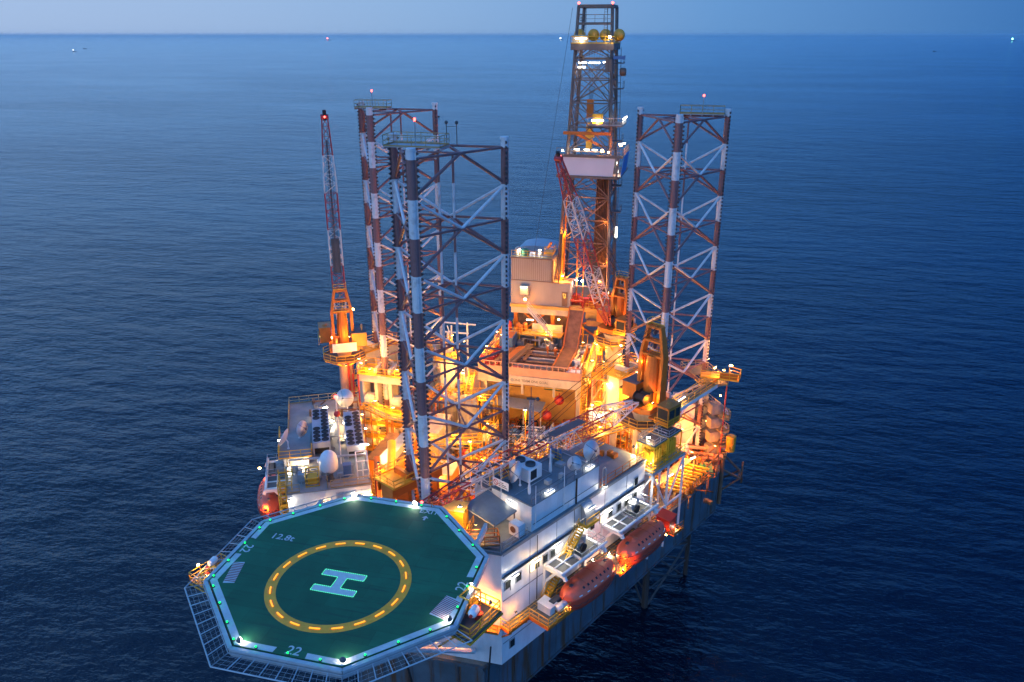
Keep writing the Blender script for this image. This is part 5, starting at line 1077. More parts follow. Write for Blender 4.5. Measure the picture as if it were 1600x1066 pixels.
MB().beam((22.5,27.5,37.0),(29.6,38.0,38.6),1.3,.15).build('bridge_floor', M_grating, t, True); mb = MB(); d = Vector((.56,.83,.12)); s_ = Vector((.83,-.56,0))*.7
for e in (-1,1): mb.beam(Vector((22.5,27.5,36.8))+s_*e, Vector((29.6,38,38.4))+s_*e, .16, .5)
mb.build('bridge_girder', M_white, t, True); mb = MB()
for e in (-1,1): mb.rail([Vector((22.5,27.5,37.1))+s_*e, Vector((29.6,38,38.7))+s_*e], r=.05)
mb.build('railing', M_yellow, t, True)
striplight(t, (24.6,30,38.6),(25.6,31.6,38.8), PALE, 300, True, .12); striplight(t, (22.9,27.3,38.1),(23.4,28.2,38.2), WARM, 300, True, .14)

# uplights added on the jacking towers to give the legs the warm deck glow
for r_ in [o for o in bpy.data.objects if o.name.startswith('jacking_tower')]:
    x, y = r_.location.x, r_.location.y
    for c, w in ((RC,2600),(BC,2600)):
        d = Vector((c[0]-x, c[1]-y, 0))
        if 1 < d.length < 9: 
            u = d.normalized(); p = Vector((x,y,40.4))-u*2.6+Vector((-u.y,u.x,0))*3.2
            floodlight(r_, p, WARM, w*(1.5 if 'shaded' not in r_['label'] else 1.5), .2, True, u*.55+Vector((0,0,1)), spot=110, off=.3)
t_ = craneR; floodlight(t_, (19.0,26.5,44.0), WARM, 4200, .2, True, (.35,.75,1), spot=110, off=.3)  # uplight added on the crane to warm the leg behind it
# ------------------------------------------------------------------ main-deck equipment between the legs and the cantilever
def house(x0,x1,y0,y1,z1,label,m=None,roof=None,z0=None,door=None,name='deckhouse',cat='deckhouse',lamp=None):
    z0 = z0 or Z0; t = thing(name, label, cat, ((x0+x1)/2,(y0+y1)/2,z0))
    MB().box(x0,x1,y0,y1,z0+.02,z1).build('wall', m or M_cream, t, True); MB().box(x0-.15,x1+.15,y0-.15,y1+.15,z1,z1+.14).build('roof', roof or M_grey, t, True)
    mb = MB(); n = max(2,int((x1-x0)/1.2))
    for i in range(n+1): x = x0+(x1-x0)*i/n; mb.box(x-.05,x+.05,y0-.05,y0,z0+.1,z1-.05)
    mb.build('wall_stiffener', m or M_cream, t, True)
    if door: MB().box(door,door+.95,y0-.08,y0-.02,z0+.15,z0+2.2).build('door', M_brown, t, True)
    if lamp: floodlight(t, lamp[0], lamp[1], lamp[2], .2, True, (0,-.8,-.6), off=.5)
    return t
house(-16.8,-10.8,26.5,33.0,30.6,'large cream roofed deckhouse seen through the bracing of the helideck leg',M_cream,M_cream,lamp=((-13,26.0,29.8),WARM,900))
house(-10.0,-6.0,18.5,22.0,28.6,'low orange deckhouse beside the foot of the helideck leg',M_orange,M_cream,lamp=((-8,18,27.8),PALE,900))
house(10.6,14.2,39.5,43.0,31.2,'white lit deckhouse behind the orange pipe tower',M_white,M_grey,lamp=((12.4,39.0,30.6),COOL,380))
house(12.6,18.0,26.0,30.5,29.4,'orange deckhouse between the dark tank and the lowered boom crane',M_orange,M_brown,lamp=((15.2,25.6,29),WARM,1100))
house(14.6,18.6,40.5,45.5,35.2,'yellow machinery house behind the mast of the lowered boom crane',M_yelwall,M_dgrey,lamp=((16.6,40.0,34.4),WARM,900))
house(-17.4,-12.9,15.2,23.4,31.4,'tall rust orange house with a flat top beside the fan radiators',M_orange,M_rust,lamp=((-15,14.9,30.4),WARM,900))
house(-11.4,-8.4,8.6,11.4,31.6,'yellow painted house under the pair of big yellow ducts',M_yellow,M_yelwall,lamp=((-10,8.2,31),AMBER,1200))
# shipping containers
M_cont = {'blue':M_blue,'orange':M_orange,'white':M_white,'cream':M_cream,'grey':M_grey,'red':M_red,'green':M_green}
def container(loc, rz, c, label, L_=6.0, W_=2.4, H=2.5, top=None):
    t = thing('container', label, 'container', loc, rz, 'cargo containers on the rig'); n = int(L_/.3)
    mb = MB(); mb.box(-L_/2+.05,L_/2-.05,-W_/2+.06,W_/2-.06,.12,H-.08)
    for i in range(n): x = -L_/2+.2+(L_-.4)*i/(n-1); mb.box(x-.07,x+.07,-W_/2+.02,W_/2-.02,.15,H-.12)
    mb.build('box_wall', M_cont[c], t); mb = MB()
    for x in (-L_/2,L_/2-.14):
        for y in (-W_/2,W_/2-.14): mb.box(x,x+.14,y,y+.14,0,H)
    for z in (.0,H-.14):
        for y in (-W_/2,W_/2-.14): mb.box(-L_/2+.14,L_/2-.14,y+.01,y+.13,z,z+.13)
        for x in (-L_/2,L_/2-.14): mb.box(x+.01,x+.13,-W_/2+.14,W_/2-.14,z,z+.13)
    mb.build('corner_frame', M_cont[c], t); MB().box(-L_/2+.15,L_/2-.15,-W_/2+.15,W_/2-.15,H-.08,H-.02).build('roof_panel', top or M_cont[c], t); mb = MB()
    for y in (-.5,-.2,.2,.5): mb.tube((L_/2+.02,y,.2),(L_/2+.02,y,H-.2),.03,5)
    mb.build('door_bar', M_steel, t); return t
container((-6.6,53.6,CD), R(90), 'blue', 'blue container with an orange top on the pipe deck by the red drums', 3.4, 2.4, 2.5, M_orange)
container((-12.6,43.4,Z0+6), R(20), 'blue', 'blue container with a cream top on the mud house roof', 4.0, 2.6, 2.6, M_cream)
container((-15.6,47.6,Z0+6), R(20), 'white', 'white container on the mud house roof behind the blue one', 5.0, 2.6, 2.6)
container((-2.6,29.6,Z0), R(-20), 'orange', 'orange container on deck among the pumps in front of the cantilever', 3.6)
container((-5.8,25.2,Z0), R(65), 'cream', 'cream container beside the pallet of orange drums', 4.4)
container((15.4,33.8,Z0), R(-28), 'red', 'red container by the pedestal of the lowered boom crane', 3.2)
house(-19,-9.6,41.5,56,29.4,'long cream mud house beside the cantilever, carrying two containers',M_cream,M_yelwall,lamp=((-11,41,28.8),WARM,1200))
house(9.6,14.5,53.2,58,31.8,'short cream mud house beside the cantilever behind the crane pedestal',M_cream,M_grey,lamp=((12,52.5,31.2),WARM,500))
# tanks
def tank(loc, r, h, m, label, cone=True, name='bulk_tank'):
    t = thing(name, label, 'tank', loc, 0, 'upright tanks on the main deck'); z = 1.6 if cone else 0
    MB().lathe([(.3,.5),(r,z+.9),(r,h*.5),(r*1.02,h*.5),(r*1.02,h*.5+.15),(r,h*.5+.15),(r,h-.8),(r*.8,h-.3),(r*.3,h),(.001,h)] if cone else [(r,0),(r,h*.6),(r*1.02,h*.6),(r*1.02,h*.6+.12),(r,h*.6+.12),(r,h-.5),(r*.7,h-.1),(.001,h)], (0,0,0), 22).build('shell', m, t)
    mb = MB()
    for a in (.8,2.4,3.9,5.5): mb.tube((r*.9*math.cos(a),r*.9*math.sin(a),0),(r*.9*math.cos(a),r*.9*math.sin(a),h*.5),.12,6)
    mb.build('support_leg', M_yellow, t); mb = MB(); mb.rail([(r*.95*math.cos(i*math.pi/4),r*.95*math.sin(i*math.pi/4),h-.7) for i in range(8)], closed=True, r=.04); mb.path([(0,0,h),(0,0,h+.8),(r,0,h+.8),(r+.3,0,h*.3)], .1); mb.build('top_railing', M_yellow, t); return t
M_tankg = paint('tank_grey_paint', (.27,.25,.22), .5, .25, .6, .3)
tank((-8.8,35.6,Z0), 1.7, 9.6, M_tankg, 'grey upright bulk tank standing close beside the long yellow stair')
tank((-12.0,37.4,Z0), 1.6, 8.8, M_tankg, 'second upright bulk tank behind the grey one, beside the cream deckhouse')
tank((10.4,30.6,Z0), 1.5, 8.4, M_brown, 'dark brown upright tank behind the upper white block', False); tank((12.9,33.4,Z0), 1.3, 7.6, M_rust, 'rusty tank beside the dark brown tank', False)
tank((-9.2,13.0,Z0), 1.1, 7.6, M_yellow, 'yellow upright cylinder beside the orange painted jacking tower', False)
tank((18.2,46.8,Z0+6), 1.0, 6.0, M_white, 'white upright vessel behind the yellow machinery house', False)
# inclined yellow stairs
def stairway(p, q, w, side, label, m=None):
    t = thing('stairway', label, 'stairs', p, 0, 'inclined stairs on the main deck'); mb = MB().stairs(p,q,w,side); mb.build('flight', m or M_yellow, t, True)
    mb = MB(); sd = Vector(side).normalized()*w/2; d = (Vector(q)-Vector(p)); d.z = 0; d = d.normalized()*1.1
    c = [Vector(q)-sd,Vector(q)+sd,Vector(q)+sd+d,Vector(q)-sd+d]; mb.extr(c,(0,0,-.12)); mb.rail([c[0],c[3],c[2],c[1]],r=.05); mb.build('landing', m or M_yellow, t, True)
    for cc in (c[3],c[2]): MB().beam(cc-Vector((0,0,.15)), Vector((cc.x,cc.y,p[2])), .14).build('landing_post', m or M_yellow, t, True); return t
stairway((-9.9,33.2,Z0),(-9.5,40.6,34.6),1.0,(1,0,0),'long yellow stair climbing past the grey bulk tanks to the pipe deck')
stairway((9.9,36.2,Z0),(9.5,40.8,34.8),1.0,(1,0,0),'steep yellow stair climbing to the pipe deck beside the orange pipe tower')
stairway((11.8,44.2,31),(10.4,50.5,36.5),.9,(1,.2,0),'short yellow stair beside the crane at the derrick foot')
stairway((20.2,44.0,28),(15.6,48.6,34.8),.9,(.7,.7,0),'white railed gangway slanting down from the crane pedestal to the leg',M_white)
stairway((-12.6,8.0,Z0+2),(-12.8,13.0,31),.9,(1,0,0),'yellow stair beside the tall rust orange house')
# orange pipe tower with ladder, right of the cantilever front
t = thing('pipe_tower', 'orange lattice pipe tower with a ladder beside the front of the cantilever', 'tower', (11.9,41,Z0)); mb = MB(); H = 13
cs_ = [(-1,-1),(1,-1),(1,1),(-1,1)]
for x, y in cs_: mb.beam((x,y,0),(x,y,H),.2)
for z in (3,6,9,12.8):
    for i in range(4): mb.beam((*cs_[i],z),(*cs_[(i+1)%4],z),.16)
for z0_, z1_ in ((0,3),(3,6),(6,9),(9,12.8)):
    for i in range(4): mb.beam((*cs_[i],z0_),(*cs_[(i+1)%4],z1_),.12)
mb.build('frame', M_pinkorange, t); MB().rail([(-1.2,-1.2,H),(1.2,-1.2,H),(1.2,1.2,H),(-1.2,1.2,H)], closed=True, r=.05).box(-1.2,1.2,-1.2,1.2,H-.1,H).build('top_platform', M_yellow, t)
mb = MB()
for i in range(30): mb.beam((.4,-1.15,i*.42),(.85,-1.15,i*.42),.05)
mb.build('ladder', M_yellow, t); floodlight(t, (-.8,-1.4,8.5), WARM, 900, .2, False, (0,-.5,-.8)); floodlight(t, (1.4,-1.2,12.4), WARM, 900, .2, False, (.3,-.5,-.8))
# pipe stand cross on the far left edge
t = thing('vent_mast', 'white framed vent mast with cross arms standing behind the mud house containers', 'mast', (-16.2,52,Z0+5.8)); mb = MB()
for x in (-2.4,-.6,2.4): mb.tube((x,0,0),(x,0,9.5-(.0 if x<0 else -.8)),.16,8)
mb.tube((-2.8,0,8.2),(2.6,0,8.2),.14,8).tube((-2.6,0,10),(4,0,10),.14,8).tube((-.6,0,7),(-1.4,0,9.4),.1,6).tube((-1.4,.3,0),(-1.4,.3,8.2),.2,8); mb.build('frame', M_white, t); floodlight(t, (-1.4,-.6,2.6), COOL, 500, .2, False, (.2,-.6,-.5))
# pump and manifold skids
def skid(loc, rz, cols, label, L_=4.6, W_=2.2, seed=1):
    q = random.Random(seed); t = thing('pump_skid', label, 'pump skid', loc, rz, 'pump skids on the main deck')
    mb = MB(); mb.box(-L_/2,L_/2,-W_/2,W_/2,.12,.3)
    for y in (-W_/2,W_/2-.2): mb.box(-L_/2,L_/2,y,y+.2,0,.45)
    mb.build('skid_base', cols[0], t)
    MB().cbox((-L_*.28,0,.3),(L_*.32,W_*.7,1.3)).lathe([(.5,-.5),(.62,-.35),(.62,.35),(.5,.5)],(-L_*.28,0,1.7),12,(1,0,0)).build('engine_block', cols[1], t)
    MB().lathe([(.55,-.9),(.7,-.8),(.7,.8),(.55,.9)],(L_*.2,.1,1.1),14,(1,0,0)).cbox((L_*.2,0,.3),(1.2,1.0,.5)).build('pump_body', cols[2], t)
    mb = MB()
    for i in range(5):
        x = -L_/2+.4+i*(L_-.8)/4; y = q.uniform(-.8,.8); z = q.uniform(1.4,2.4); mb.path([(x,y,.4),(x,y,z),(x+q.uniform(.6,1.6),y,z),(x+.9,y+q.uniform(-.9,.9),z-.3)], .09, 7)
    mb.build('pipework', cols[3], t)
    mb = MB(); mb.rail([(-L_/2,-W_/2,.3),(L_/2,-W_/2,.3),(L_/2,W_/2,.3),(-L_/2,W_/2,.3)], closed=True, r=.04, h=1.7); mb.build('guard_frame', cols[4], t)
    for i in range(3): MB().ball((q.uniform(-1.8,1.8),q.uniform(-.7,.7),q.uniform(1.8,2.3)), .22, 8, 6).build('valve_wheel', M_red, t)
    return t
skid((-.2,40.2,Z0), R(5), (M_grey,M_blue,M_white,M_steel,M_white), 'white and blue pump skid in front of the yellow bulkhead', 6.4, 3.0, 3)
skid((3.4,35.4,Z0), R(-15), (M_dgrey,M_white,M_blue,M_white,M_steel), 'blue bodied pump skid behind the radio mast', 5.2, 2.6, 4)
skid((-3.4,36.2,Z0), R(12), (M_dgrey,M_cream,M_rust,M_steel,M_yellow), 'brown and cream pump skid beside the grey upright bulk tank', 5.0, 2.6, 5)
skid((6.6,39.0,Z0), R(60), (M_yellow,M_dgrey,M_orange,M_steel,M_yellow), 'dark engine skid with a yellow base beside the steep yellow stair', 4.4, 2.2, 6)
skid((-6.4,30.8,Z0), R(-8), (M_orange,M_red,M_orange,M_rust,M_yellow), 'orange and red pump skid below the long yellow stair', 5.0, 2.4, 7)
skid((-2.0,21.8,Z0), R(25), (M_orange,M_yellow,M_brown,M_rust,M_orange), 'yellow and brown pump skid beyond the red boom tip', 4.6, 2.2, 8)
skid((8.8,26.0,Z0), R(-28), (M_yellow,M_orange,M_cream,M_steel,M_yellow), 'orange pump skid behind the white upper block', 4.6, 2.2, 9)
skid((16.8,36.0,Z0), R(70), (M_brown,M_orange,M_cream,M_yellow,M_yellow), 'orange pump skid beside the red container and the raised walkway', 4.6, 2.2, 10)
# sloping grey roof in front of the pumps, low pale cargo deck, drums, valves
t = thing('mixing_shed', 'low grey roofed mixing shed in front of the yellow bulkhead', 'shed', (-3.4,43.4,Z0)); MB().extr([(-7.2,42.0,29.0),(2.2,41.6,28.6),(2.4,44.4,29.2),(-7.2,44.4,29.6)], (0,0,.15)).build('roof', M_grey, t, True); 
for x in (-7,-4,-1,2): MB().beam((x,42.2,Z0),(x,42.2,28.7),.18).build('post', M_cream, t, True)
for i, (x, y, c, lb) in enumerate(((4.8,43.9,M_red,'red round buoy hung against the yellow bulkhead'),(3.0,42.6,M_red,'lower red round buoy beside the pump skids'))): single('mooring_buoy', MB().ball((0,0,0),.85,14,10).tube((0,0,.8),(0,0,1.3),.1), c, lb, 'buoy', (x,y,30.2-i*2.4), group='red buoys at the bulkhead', smooth=True)
def drumset(x, y, n, m, lb):
    t = thing('drum_pallet', lb, 'drum pallet', (x,y,Z0), rnd.uniform(0,1), 'pallets of drums'); MB().box(-1.1,1.1,-.7,.7,0,.15).build('pallet', M_brown, t)
    for i in range(n): MB().lathe([(.29,0),(.29,.3),(.31,.31),(.31,.33),(.29,.34),(.29,.85),(.25,.88)], (-.7+.66*(i%3),-.33+.66*(i//3),.15), 12).build('drum', m, t)
drumset(6.4,43.4,5,M_blue,'pallet of blue drums at the foot of the yellow bulkhead'); drumset(7.4,34.0,6,M_red,'pallet of red drums behind the radio mast'); drumset(-7.8,24.2,4,M_orange,'pallet of orange drums beside the cream container'); drumset(1.2,27.6,5,M_white,'pallet of white drums in front of the pump skids')
single('cargo_platform', MB().box(-3.6,3.6,-1.8,1.8,0,.9).rail([(-3.6,-1.8,.9),(3.6,-1.8,.9)],r=.04), M_cream, 'low pale cargo platform in front of the pump skids', 'platform', (-.6,31.6,Z0), R(-10))
# cargo net basket near the boom, orange hoses, big yellow ducts beside the nearest leg
t = thing('exhaust_duct', 'pair of big yellow ducts sloping up beside the foot of the helideck leg', 'duct', (-9,5,Z0)); MB().tube((-6.4,-3.0,30),(-11.0,9.6,38.0),.55,14).tube((-6.4,-3.0,30),(-6.2,-3.4,Z0),.5,12).build('duct', M_yellow, t, True); MB().tube((-8.3,-1.0,29.5),(-12.6,8.2,36.2),.45,14).build('side_duct', M_orange, t, True)
t = thing('pipe_gantry', 'cream box girder gantry leading to the yellow ducts', 'gantry', (-11.8,13,Z0)); MB().beam((-12.9,9.6,34.0),(-11.6,16.4,35.2),1.6,1.1).build('girder', M_cream, t, True); MB().beam((-12.2,13,33.6),(-12.2,13,Z0),.4).build('column', M_orange, t, True); floodlight(t, (-11.6,11.0,36.4), PALE, 1200, .3, True, (0,-.2,-1))
# low deck houses behind the bow, with boxes of machinery under the boom
for k,(x,y,rz,m,lb) in enumerate(((-1.6,14.2,.3,M_orange,'orange deck winch just behind the helideck leg'),(4.2,18.4,-.4,M_red,'red deck winch beside the lowered crane boom'),(-5.8,14.6,1.2,M_yellow,'yellow deck winch at the foot of the helideck leg'),(8.2,20.8,.5,M_brown,'brown deck winch close behind the upper white block'))):
    t = thing('deck_winch', lb, 'winch', (x,y,Z0), rz, 'winches on the main deck'); MB().box(-1.4,1.4,-1.1,1.1,0,.25).build('base', m, t); MB().lathe([(1.0,-1.0),(1.0,-.9),(.55,-.88),(.55,.88),(1.0,.9),(1.0,1.0)], (0,0,1.15), 18, (1,0,0)).build('drum', M_rust, t); MB().cbox((-1.2,0,.25),(.25,1.4,1.3)).cbox((1.2,0,.25),(.25,1.4,1.3)).cbox((1.6,.2,.25),(.6,.8,1.0)).build('frame', m, t)
# pipes and hoses snaking over the main deck
for k,(pts,r_,m,lb) in enumerate(([[(-8,24,.3),(-2,26,.3),(5,25,.3),(9,28,.3)],.22,M_yellow,'yellow pipeline crossing the deck behind the quarters'],[[(-14,24.6,.3),(-6,27.6,.3),(2,29.4,.3),(6,31,.3)],.18,M_orange,'orange pipeline crossing the deck in front of the pumps'],[[(-12,22,.5),(-4,18,.5),(6,14.5,.5)],.25,M_cream,'cream pipeline leading towards the white quarters'],[[(9,45,1.5),(16,40,1.5),(19,31,1.5)],.2,M_yellow,'yellow pipeline beside the white lit deckhouse'])):
    t = thing('deck_pipeline', lb, 'pipeline', (pts[0][0],pts[0][1],Z0), 0, 'pipelines on the main deck'); mb = MB()
    for e in (-.5,0,.55): mb.path([(x,y+e,z+Z0) for x,y,z in pts], r_, 8)
    mb.build('pipe', m, t, True); mb = MB()
    for i in range(len(pts)-1):
        for f in (.2,.5,.8): p = Vector(pts[i]).lerp(Vector(pts[i+1]),f); mb.box(p.x-.1,p.x+.1,p.y-1,p.y+1,Z0,Z0+p.z)
    mb.build('support', M_brown, t, True)
# raised walkways over the deck with yellow rails and amber lamps
def walkway(pts, w, label, posts=True):
    t = thing('walkway', label, 'walkway', (pts[0][0],pts[0][1],Z0), 0, 'raised walkways on the main deck'); f, r_ = MB(), MB()
    for a, b_ in zip(pts, pts[1:]):
        a, b_ = Vector(a), Vector(b_); d = (b_-a); s_ = Vector((d.y,-d.x,0)).normalized()*w/2; f.beam(a, b_, w, .12); r_.rail([a+s_,b_+s_],r=.05); r_.rail([a-s_,b_-s_],r=.05)
        for k in range(max(2,int(d.length/3))): o = a.lerp(b_,k/max(1,int(d.length/3)-1) if d.length > 6 else k); MB().beam(o+s_, Vector((o.x+s_.x,o.y+s_.y,Z0)), .14).build('post', M_orange, t, True); MB().beam(o-s_, Vector((o.x-s_.x,o.y-s_.y,Z0)), .14).build('post', M_orange, t, True)
    f.build('floor', M_grating, t, True); r_.build('railing', M_yellow, t, True); return t
w1 = walkway([(-12,24.4,29.6),(-4,27.6,29.6),(-3.6,33.4,29.6)],1.3,'raised yellow railed walkway between the helideck leg and the pump skids')
w2 = walkway([(10.6,21.6,34.4),(18.6,24.6,36.6)],1.4,'yellow railed walkway leading from the quarters roof to the lowered boom crane')
w3 = walkway([(13.4,37.6,31.2),(20.4,31.4,31.2)],1.3,'yellow railed walkway between the white lit deckhouse and the crane pedestal')
w4 = walkway([(-14.6,24.8,33.2),(-18.0,25.0,33.2),(-22.8,27.6,33.2)],1.3,'yellow railed walkway along the foot of the bright jacking tower')
w5 = walkway([(-9.4,47,34.4),(-9.4,60,34.4)],1.2,'yellow railed walkway along the mud house side of the cantilever')
w6 = walkway([(9.6,43.6,35.0),(9.6,57,37.0)],1.2,'yellow railed walkway along the pipe deck beside the dark drill collars')
for w_, ls in ((w1,((-8,26.4,31.4),(-4,30,31.6))),(w2,((14.6,23.4,36.6),)),(w3,((17,34.6,33),(14.4,37,33))),(w4,((-17,24.4,35.4),(-20.6,26,35.4))),(w5,((-9.6,50,36.4),(-9.6,57,36.6))),(w6,((9.8,46.5,37),(9.8,51.5,38),(9.8,55,38.6)))):
    for p in ls: floodlight(w_, p, WARM, 1000, .22, True, (.1,-.4,-1), off=.5)
# tall deck lamp posts
for x, y, h, c, w, lb in ((-4.2,22.4,9,WARM,2300,'amber deck lamp post behind the low orange deckhouse'),(1.4,33.6,9.5,PALE,1700,'pale deck lamp post beside the pump skids'),(-12.4,24.0,11,WARM,2300,'amber lamp post beside the cream deckhouse'),(7.2,23.0,10,WARM,2000,'amber lamp post behind the upper white block'),(18.4,32.6,10,WARM,2000,'amber lamp post beside the lowered boom crane pedestal'),(-10.6,39.6,12,WARM,2000,'amber lamp post beside the long yellow stair'),(23.6,34.0,8,AMBER,2200,'amber lamp post by the yellow pipe rack'),(.6,16.6,9,WARM,2400,'amber lamp post under the lowered crane boom')):
    t = thing('lamp_post', lb, 'lamp post', (x,y,Z0), 0, 'amber deck lamp posts'); MB().tube((0,0,0),(0,0,h),.1,8,.07).build('post', M_yellow, t); floodlight(t, (0,-.4,h), c, w, .3, False, (0,-.3,-1), off=.5)
# ------------------------------------------------------------------ pipe-deck cargo
mb_i = 0
for k,(x,y0,y1,n,m,r_,lb) in enumerate(((-7.3,43.4,52,5,M_rust,.13,'bundle of rusty drill pipe along the pipe deck edge below the blue container'),(-5.9,43.0,53,4,M_orange,.16,'bundle of orange lit casing beside the rusty drill pipe'),(-4.6,44.0,54.4,4,M_brown,.15,'bundle of brown tubulars lying beside the orange casing'),(7.5,44.4,55.4,6,M_brown,.12,'bundle of dark drill collars beyond the catwalk along the pipe deck edge'),(-2.4,46.5,52.5,3,M_rust,.12,'short loose pipes lying across the rack beams'))):
    mb = MB()
    for i in range(n):
        for j in range(2 if n > 3 else 1): mb.tube((x+i*r_*2.1,y0+rnd.uniform(0,.8),CD+.5+j*r_*2),(x+i*r_*2.1+(1.6 if k < 3 else .2),y1-rnd.uniform(0,.8),CD+.5+j*r_*2),r_,8)
    mb.v = [(a-x,b_-y0,c-CD) for a,b_,c in mb.v]
    single('pipe_bundle', mb, m, lb, 'pipe bundle', (x,y0,CD), group='pipe bundles on the pipe deck')
single('cargo_crate', MB().box(-1.1,1.1,-.5,.5,0,1.0).box(-1.15,1.15,-.55,.55,1,1.1), M_white, 'white crate behind the panel fence next to the drill collars', 'crate', (7.2,43.2,CD), group='crates on the pipe deck'); single('cargo_crate', MB().box(-.8,.8,-.5,.5,0,.7).box(-.85,.85,-.55,.55,.7,.78), M_red, 'small red crate behind the panel fence at the foot of the rack beams', 'crate', (-2.6,43.3,CD), group='crates on the pipe deck')
single('cargo_crate', MB().box(-1,1,-.5,.5,0,.8).box(-1.05,1.05,-.55,.55,.8,.88), M_red, 'long red crate near the dark drill collars', 'crate', (6.9,44.9,CD), group='crates on the pipe deck')
# two workers in orange coveralls on the pipe deck
def person(loc, rz, label, arm=0.):
    t = thing('person', label, 'person', loc, rz)
    J = {'pel':(0,0,.95),'chest':(0,.02,1.3),'neck':(0,.02,1.5),'head':(0,.05,1.66),'top':(0,.05,1.76),'hl':(-.1,0,.9),'kl':(-.12,.05,.5),'al':(-.13,0,.1),'tl':(-.14,.16,.04),'hr':(.1,0,.9),'kr':(.12,.1,.5),'ar':(.14,.04,.1),'tr':(.15,.2,.04),
         'sl':(-.2,.0,1.42),'el':(-.28,.02,1.14),'wl':(-.26,.16,.92),'fl':(-.25,.22,.84),'sr':(.2,.0,1.42),'er':(.3,.05,1.16),'wr':(.27,.25,1.0+arm),'fr':(.25,.33,1.0+arm)}
    rad = {'pel':.15,'chest':.18,'neck':.07,'head':.11,'top':.07,'hl':.11,'kl':.075,'al':.055,'tl':.045,'hr':.11,'kr':.075,'ar':.055,'tr':.045,'sl':.085,'el':.06,'wl':.045,'fl':.04,'sr':.085,'er':.06,'wr':.045,'fr':.04}
    E_ = [('pel','chest'),('chest','neck'),('neck','head'),('head','top'),('pel','hl'),('hl','kl'),('kl','al'),('al','tl'),('pel','hr'),('hr','kr'),('kr','ar'),('ar','tr'),('chest','sl'),('sl','el'),('el','wl'),('wl','fl'),('chest','sr'),('sr','er'),('er','wr'),('wr','fr')]
    K_ = list(J); me = bpy.data.meshes.new('body'); me.from_pydata([J[k] for k in K_], [(K_.index(a),K_.index(b_)) for a,b_ in E_], []); me.update()
    o = bpy.data.objects.new('body', me); COL.objects.link(o); o.parent = t; me.materials.append(M_skin)
    sk = o.modifiers.new('Skin','SKIN'); ly = me.skin_vertices[0] if me.skin_vertices else None
    if ly is None: 
        bm = __import__('bmesh').new(); bm.from_mesh(me); bm.verts.layers.skin.verify(); bm.to_mesh(me); bm.free(); ly = me.skin_vertices[0]
    for i,k in enumerate(K_): ly.data[i].radius = (rad[k],rad[k]); ly.data[i].use_root = k == 'pel'
    o.modifiers.new('Sub','SUBSURF').levels = 2; o.modifiers['Sub'].render_levels = 2
    cl = MB()
    for ks, g in ((('pel','chest'),1.18),(('chest','neck'),1.1),(('hl','kl'),1.22),(('kl','al'),1.3),(('hr','kr'),1.22),(('kr','ar'),1.3),(('sl','el'),1.22),(('el','wl'),1.25),(('sr','er'),1.22),(('er','wr'),1.25),(('pel','hl'),1.15),(('pel','hr'),1.15),(('chest','sl'),1.0),(('chest','sr'),1.0)):
        a, b_ = ks; cl.tube(J[a],J[b_],rad[a]*g,10,rad[b_]*g if b_ != 'neck' else .09)
    for k in ('pel','chest','kl','kr','el','er','sl','sr'): cl.ball(J[k],rad[k]*1.24,10,8)
    cl.build('coverall', M_cloth, t, smooth=True); MB().ball((0,.05,1.72),.145,12,8,(1,1.15,.8)).lathe([(.19,0),(.19,.02),(.1,.03)],(0,.08,1.71),12).build('hard_hat', M_hat, t, smooth=True)
    MB().ball((-.14,.08,.06),.1,8,6,(.7,1.5,.6)).ball((.145,.12,.06),.1,8,6,(.7,1.5,.6)).build('boots', M_black, t, smooth=True); return t
person((2.6,51.2,CD), R(20), 'worker in orange coveralls standing on the pipe deck beside the catwalk', .2); person((1.0,51.9,CD), R(-60), 'worker in orange coveralls standing between the rack beams and the other worker', 0.)
# ------------------------------------------------------------------ right deck edge: container platform, pipe rack, rolled tubes, tank
pf = thing('container_platform', 'blue grey platform on white trussed legs past the end of the white quarters', 'platform', (23.4,16,Z0), QR); a_ = QR
def PFL(n, t_, z): return WQ(n, t_, z)
mb = MB(); MB().beam(PFL(-.7,26.6,36.2), PFL(-.7,34.4,36.2), 3.6, .35).build('platform_floor', M_steelp, pf, True)
for n_, t_ in ((1.0,26.8),(-2.4,26.8),(1.0,34.2),(-2.4,34.2),(1.0,30.5)): mb.beam(PFL(n_,t_,36), PFL(n_,t_,Z0), .3)
mb.beam(PFL(1,26.8,36),PFL(1,30.5,30),.2).beam(PFL(1,34.2,36),PFL(1,30.5,30),.2).beam(PFL(-2.4,26.8,30),PFL(1,26.8,36),.2).beam(PFL(-2.4,26.8,36),PFL(1,26.8,30),.2).beam(PFL(1,26.8,30),PFL(1,34.2,30),.22).beam(PFL(-2.4,26.8,30),PFL(1,26.8,30),.22); mb.build('truss_leg', M_white, pf, True)
MB().rail([PFL(-2.4,26.7,36.4),PFL(1.0,26.7,36.4),PFL(1.0,34.3,36.4)], r=.05).build('railing', M_yellow, pf, True)
floodlight(pf, PFL(-.6,27.8,40.6), PALE, 300, .26, True, (0,-.4,-1)); floodlight(pf, PFL(-2.2,26.9,39.0), PALE, 900, .2, True, (.5,.7,-.6), off=.4); floodlight(pf, PFL(.6,26.8,37.6), PALE, 300, .12, True, (-.3,.9,.3), off=.3)  # last floodlight is added in front to brighten the yellow modules
